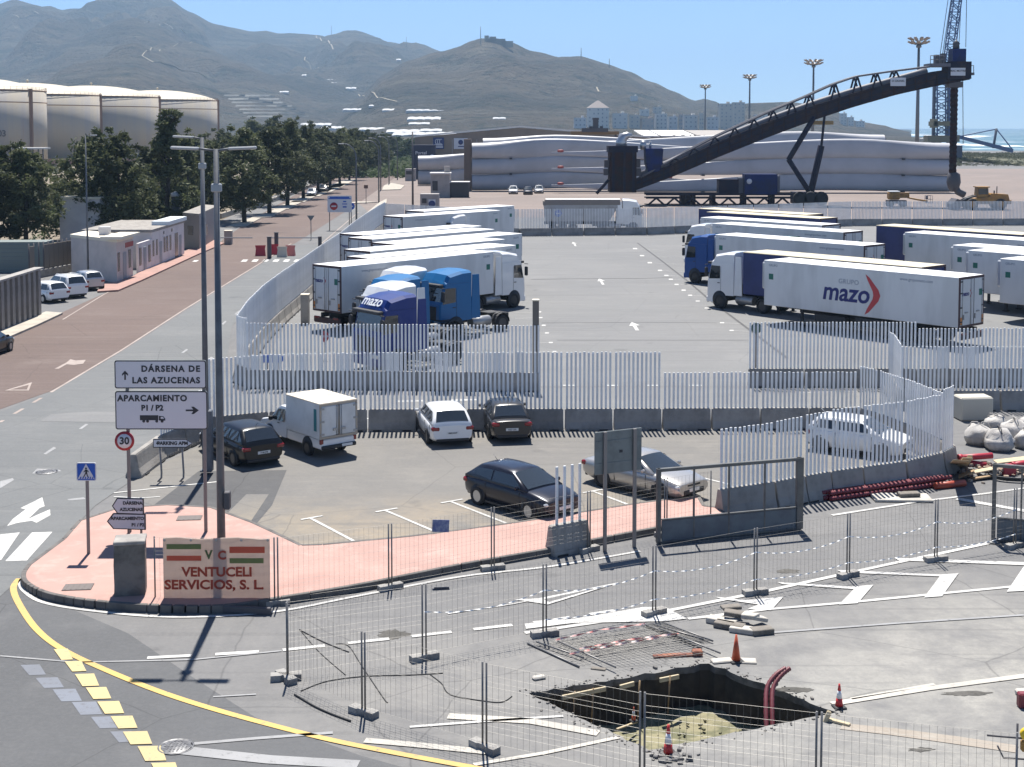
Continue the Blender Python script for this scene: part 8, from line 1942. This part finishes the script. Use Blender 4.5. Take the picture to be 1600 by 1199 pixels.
p = G(1060, 1026); b = MB(); b.bbox((0, 0, .03), (1.0, .16, .06), .02); b.bbox((.55, 0, .07), (.24, .2, .14), .03); tag(b.build('rusty_tool', mat('rust', (.30, .12, .07), .9, col2=(.18, .07, .05), vscale=6), None, (p.x - .1, p.y, 0), .12), 'rusty flat bar with lump lying above the pit', 'tool')
b = MB(); p0 = G(1046, 1186)
for i in range(60):
    x, y = rnd.gauss(0, .22), rnd.gauss(0, .12); s_ = rnd.uniform(.03, .10); b.bbox((0, 0, 0), (s_ * 1.5, s_, s_ * .7), s_ * .15, M=Matrix.Translation((p0.x + x, p0.y + y, s_ * .33)) @ Matrix.Rotation(rnd.uniform(0, 6), 4, 'Z') @ Matrix.Rotation(rnd.uniform(-.4, .4), 4, 'X'))
tag(b.build('asphalt_rubble', mat('asphalt_chunks', (.16, .155, .15), .95, col2=(.09, .09, .09), vscale=6, world=True)), kind='stuff')
# rubble crumbs along the pit rim and dark broken asphalt lumps
b = MB()
for i in range(230):
    k = rnd.randrange(len(pit_edge)); p_ = pit_edge[k].lerp(pit_edge[(k + 1) % len(pit_edge)], rnd.random()); out = (p_ - pit_c).normalized() * abs(rnd.gauss(.04, .16)); s_ = rnd.uniform(.008, .04) * (1 if rnd.random() < .95 else 2.2)
    b.bbox((0, 0, 0), (s_ * 1.5, s_, s_ * .7), s_ * .15, M=Matrix.Translation((p_.x + out.x, p_.y + out.y, s_ * .33)) @ Matrix.Rotation(rnd.uniform(0, 6), 4, 'Z') @ Matrix.Rotation(rnd.uniform(-.4, .4), 4, 'X'))
tag(b.build('rim_rubble', mat('rim_chunks', (.20, .185, .165), .95, col2=(.11, .105, .10), vscale=7, world=True)), kind='stuff')
b = MB()
for i in range(70):
    u, v = rnd.random(), rnd.random(); q_ = pitw[3].lerp(pitw[2], u).lerp(pitw[0].lerp(pitw[1], u), .1 + .8 * v); s_ = rnd.uniform(.02, .07)
    b.bbox((0, 0, 0), (s_ * 1.5, s_, s_ * .8), s_ * .15, M=Matrix.Translation((q_.x, q_.y, -PD + .05)) @ Matrix.Rotation(rnd.uniform(0, 6), 4, 'Z'))
tag(b.build('pit_stones', M_pitfloor), kind='stuff')
# shoring boards and stakes on the far pit wall
gw = 'pale shoring battens on the far pit wall'
for i, (x0, y0, x1, y1, lab) in enumerate(((878, 1088, 946, 1074, 'left pale batten on the far pit wall'), (968, 1072, 990, 1066, 'short middle pale batten on the far pit wall'), (1030, 1061, 1060, 1055, 'right pale batten on the far pit wall'))):
    a, c_ = G(x0, y0, -.12), G(x1, y1, -.12); plank(a + Vector((0, -.08, 0)), c_ + Vector((0, -.08, 0)), .05, .10, M_wood2, lab, 'batten', 'batten', gw)
for i, (x, lab) in enumerate(((888, 'leftmost thin stake in the pit'), (916, 'second thin stake in the pit'), (988, 'third thin stake in the pit, behind the small cone'), (1036, 'rightmost thin stake in the pit'))):
    t = (x - 826) / (1108 - 826); a = pitw[0].lerp(pitw[1], t) + Vector((.05, -.16, 0)); b = MB(); b.tube((0, 0, -PD), (.05, 0, -.05), .018, n=6); tag(b.build('stake', M_wood, None, (a.x, a.y, 0)), lab, 'stake', 'thin stakes in the pit')
plank(G(965, 1146, -.55) + Vector((0, .2, 0)), G(995, 1128, -.75), .05, .03, M_wood2, 'pale stick lying on the slope inside the pit', 'stick', 'stick', 'sticks at the pit')
p = G(1310, 1126); plank(G(1294, 1124, .03), G(1328, 1133, .03), .10, .05, M_wood2, 'pale batten lying at the right corner of the pit', 'batten', 'batten', 'battens beside the pit'); b = MB(); p = G(1288, 1128); b.bbox((0, 0, .12), (.10, .07, .34), .02); o = b.build('wood_wedge', M_wood2, None, (p.x, p.y, -.05)); o.rotation_euler = (0, .4, .2); tag(o, 'pale wooden wedge standing at the right corner of the pit', 'wedge')
# red corrugated hoses coming out of the pit
gh = 'red corrugated hoses rising from the pit'
for i, (dx, lab) in enumerate(((0, 'left red corrugated hose bending out of the pit'), (.13, 'right red corrugated hose bending out of the pit'))):
    pts = [G(1212, 1140, 0) + Vector((dx, .35, -PD + .05)), G(1204, 1125, 0) + Vector((dx, .3, -.62)), G(1199, 1104, 0) + Vector((dx, .15, -.10)), G(1200, 1092, 0) + Vector((dx, .1, .20)), G(1212, 1086, 0) + Vector((dx, .08, .40)), G(1228, 1082, 0) + Vector((dx * .7, .05, .52))]
    sp = []
    for j in range(len(pts) - 1):
        p0, p1, p2, p3 = pts[max(j - 1, 0)], pts[j], pts[j + 1], pts[min(j + 2, len(pts) - 1)]
        for s_ in range(8):
            t = s_ / 8; sp.append(.5 * ((2 * p1) + (p2 - p0) * t + (2 * p0 - 5 * p1 + 4 * p2 - p3) * t * t + (3 * p1 - p0 - 3 * p2 + p3) * t ** 3))
    sp.append(pts[-1]); b = MB(); b.path(sp, .05, 10, radii=[.056 if k % 2 else .047 for k in range(len(sp))]); tag(b.build('corrugated_hose', mat('hose_red', (.15, .028, .036), .5)), lab, 'hose', gh)
# lamp barrier cut by the right edge at the bottom
p = G(1592, 1215); LB = thing('lamp_barrier', 'dark barrier frame with round yellow warning lamp at bottom right', 'barrier', (p.x, p.y, 0))
b = MB(); b.tube((-.05, 0, 0), (-.05, 0, 1.05), .022, n=8); b.tube((.12, 0, 0), (.12, 0, 1.0), .03, n=8); b.build('post', M_dsteel, LB); b = MB(); b.tube((-.62, 0, .82), (.3, 0, .74), .02, n=6); b.path([(-.42, 0, .62), (-.3, 0, .38), (.3, 0, .34)], .018, 6); b.build('rail', M_dsteel, LB)
b = MB(); b.lathe([(.01, -.05), (.11, -.05), (.12, 0), (.11, .05), (.01, .05)], 18, axis='y', c=(.11, -.03, .86)); b.build('lamp', mat('amber_lens', (.70, .48, .02), .3), LB); b = MB(); b.bbox((.12, 0, .62), (.2, .12, .22), .03); b.build('battery_box', M_yell, LB)
p = G(1598, 1105); b = MB(); b.bbox((0, 0, .16), (.22, .2, .32), .03); tag(b.build('red_can', M_rpipe, None, (p.x, p.y, 0)), 'small dark red can cut by the right edge', 'can'); p = G(1598, 1086); b = MB(); b.bbox((0, 0, .06), (.3, .2, .12), .03); tag(b.build('cream_block', M_slab, None, (p.x, p.y, 0)), 'cream block cut by the right edge above the red can', 'block')

# ------------------------------------------------------------------ fence panels lying flat beyond the pit
def flat_panel(c0, c1, c2, z, label):
    """panel lying on the ground: c0->c1 one tube, c0->c2 the other direction"""
    a, b1, b2 = G(*c0, z), G(*c1, z), G(*c2, z); th = thing('fallen_panel', label, 'fence panel', (0, 0, 0), 0, 'mesh panels lying flat beyond the pit'); d = b2 - a
    for t in (0, 1): b = MB(); b.tube(a + d * t, b1 + d * t, .022, n=8); b.build('post', M_galv, th)
    w = MB()
    for i in range(1, 14): w.tube(a.lerp(b1, i / 14), a.lerp(b1, i / 14) + d, .0035, n=3, cap=False)
    for i in range(1, 22): w.tube(a + d * (i / 22), b1 + d * (i / 22), .0035, n=3, cap=False)
    tag(w.build('wire_mesh', M_wire, th), kind='stuff')
flat_panel((824, 1005), (905, 1042), (1010, 978), .03, 'lowest mesh panel lying flat beyond the pit'); flat_panel((838, 1003), (912, 1028), (1022, 976), .08, 'second mesh panel lying flat beyond the pit'); flat_panel((872, 1002), (962, 1043), (1030, 982), .12, 'topmost mesh panel lying flat beyond the pit'); flat_panel((1005, 975), (1082, 1004), (1036, 973), .06, 'narrow mesh panel lying at the right of the flat stack')
M_tapep = mat('red_white_tape', (.62, .20, .17), .6, col2=(.70, .62, .58), vscale=5, world=True)
def ribbon(pts, w, m, name='warning_tape', label=None, group=None, seed=1):
    r2 = random.Random(seed); P = [Vector(p) for p in pts]; q = []
    for a, c_ in zip(P, P[1:]):
        n_ = max(4, int((c_ - a).length / .12))
        for i in range(n_):
            t = i / n_; q.append(a.lerp(c_, t))
    q.append(P[-1]); L_, R_ = [], []
    for i, p_ in enumerate(q):
        an = i * .9 + r2.uniform(-.2, .2); o_ = Vector((0, math.cos(an) * w / 2, math.sin(an) * w / 2)); L_.append(p_ + o_); R_.append(p_ - o_)
    b = MB(); b.loft([L_, R_], 0, cap=False, closed=False); return tag(b.build(name, m), label, 'tape', group)
for i, pts in enumerate((((868, 1000), (940, 984), (1008, 975)), ((905, 1014), (980, 1000), (1060, 990)), ((890, 1022), (960, 1008), (1030, 996)))):
    ribbon([G(x, y, .16) for x, y in pts], .05, M_tapep, label='%s strip of red and white tape on the flat mesh panels' % nth(i), group='warning tape on the flat mesh panels', seed=i)
# sagging tape between the posts of the middle row
M_tapew = mat('white_tape', (.74, .74, .72), .6)
tops = [G(x, y) for x, y in rowB]
gt = 'white tape sagging along the middle mesh row'
for i, (a, c_) in enumerate(zip(tops[1:7], tops[2:8])):
    for lvl, (z, sg) in enumerate(((1.15, .18), (.42, .10))):
        if lvl == 1 and i in (0,): continue
        pts = [a.lerp(c_, t) + Vector((0, -.05, z - sg * 4 * t * (1 - t))) for t in [k / 10 for k in range(11)]]
        ribbon(pts, .034, M_tapew, label='%s white tape on the %s span of the middle mesh row' % ('upper' if lvl == 0 else 'lower', nth(i)), group=gt, seed=i * 2 + lvl)
# loose cables and rods on the asphalt
M_cab = mat('black_cable', (.025, .025, .025), .7)
def cable(pts, r_, label, group='loose black cables on the asphalt'):
    sp = smooth_px(pts, 6); b = MB(); b.path([G(x, y, r_) for x, y in sp], r_, 5); tag(b.build('cable', M_cab), label, 'cable', group)
cable([(468, 984), (505, 1003), (545, 1019)], .014, 'short straight cable behind the left end of middle row'); cable([(470, 986), (500, 1020), (540, 1055)], .010, 'thin cable running down left of the nearest feet'); cable([(525, 1006), (545, 1010), (565, 1040), (600, 1092), (606, 1098)], .011, 'bent cable crossing under the nearest row'); cable([(470, 1080), (510, 1065), (570, 1057), (640, 1055), (692, 1052)], .012, 'long curving cable level with the left feet'); cable([(672, 1054), (690, 1068), (705, 1086), (760, 1096), (785, 1097), (800, 1088)], .012, 'wavy cable ending beside the nearest third post'); cable([(460, 1085), (500, 1108), (548, 1127)], .022, 'thick dark bundle left of the nearest foot')
p = G(690, 921); b = MB(); b.bbox((0, 0, .03), (.40, .05, .05), .01); tag(b.build('iron_bar', M_dsteel, None, (p.x, p.y, 0), .1), 'short dark iron bar lying on the road behind middle row', 'bar')
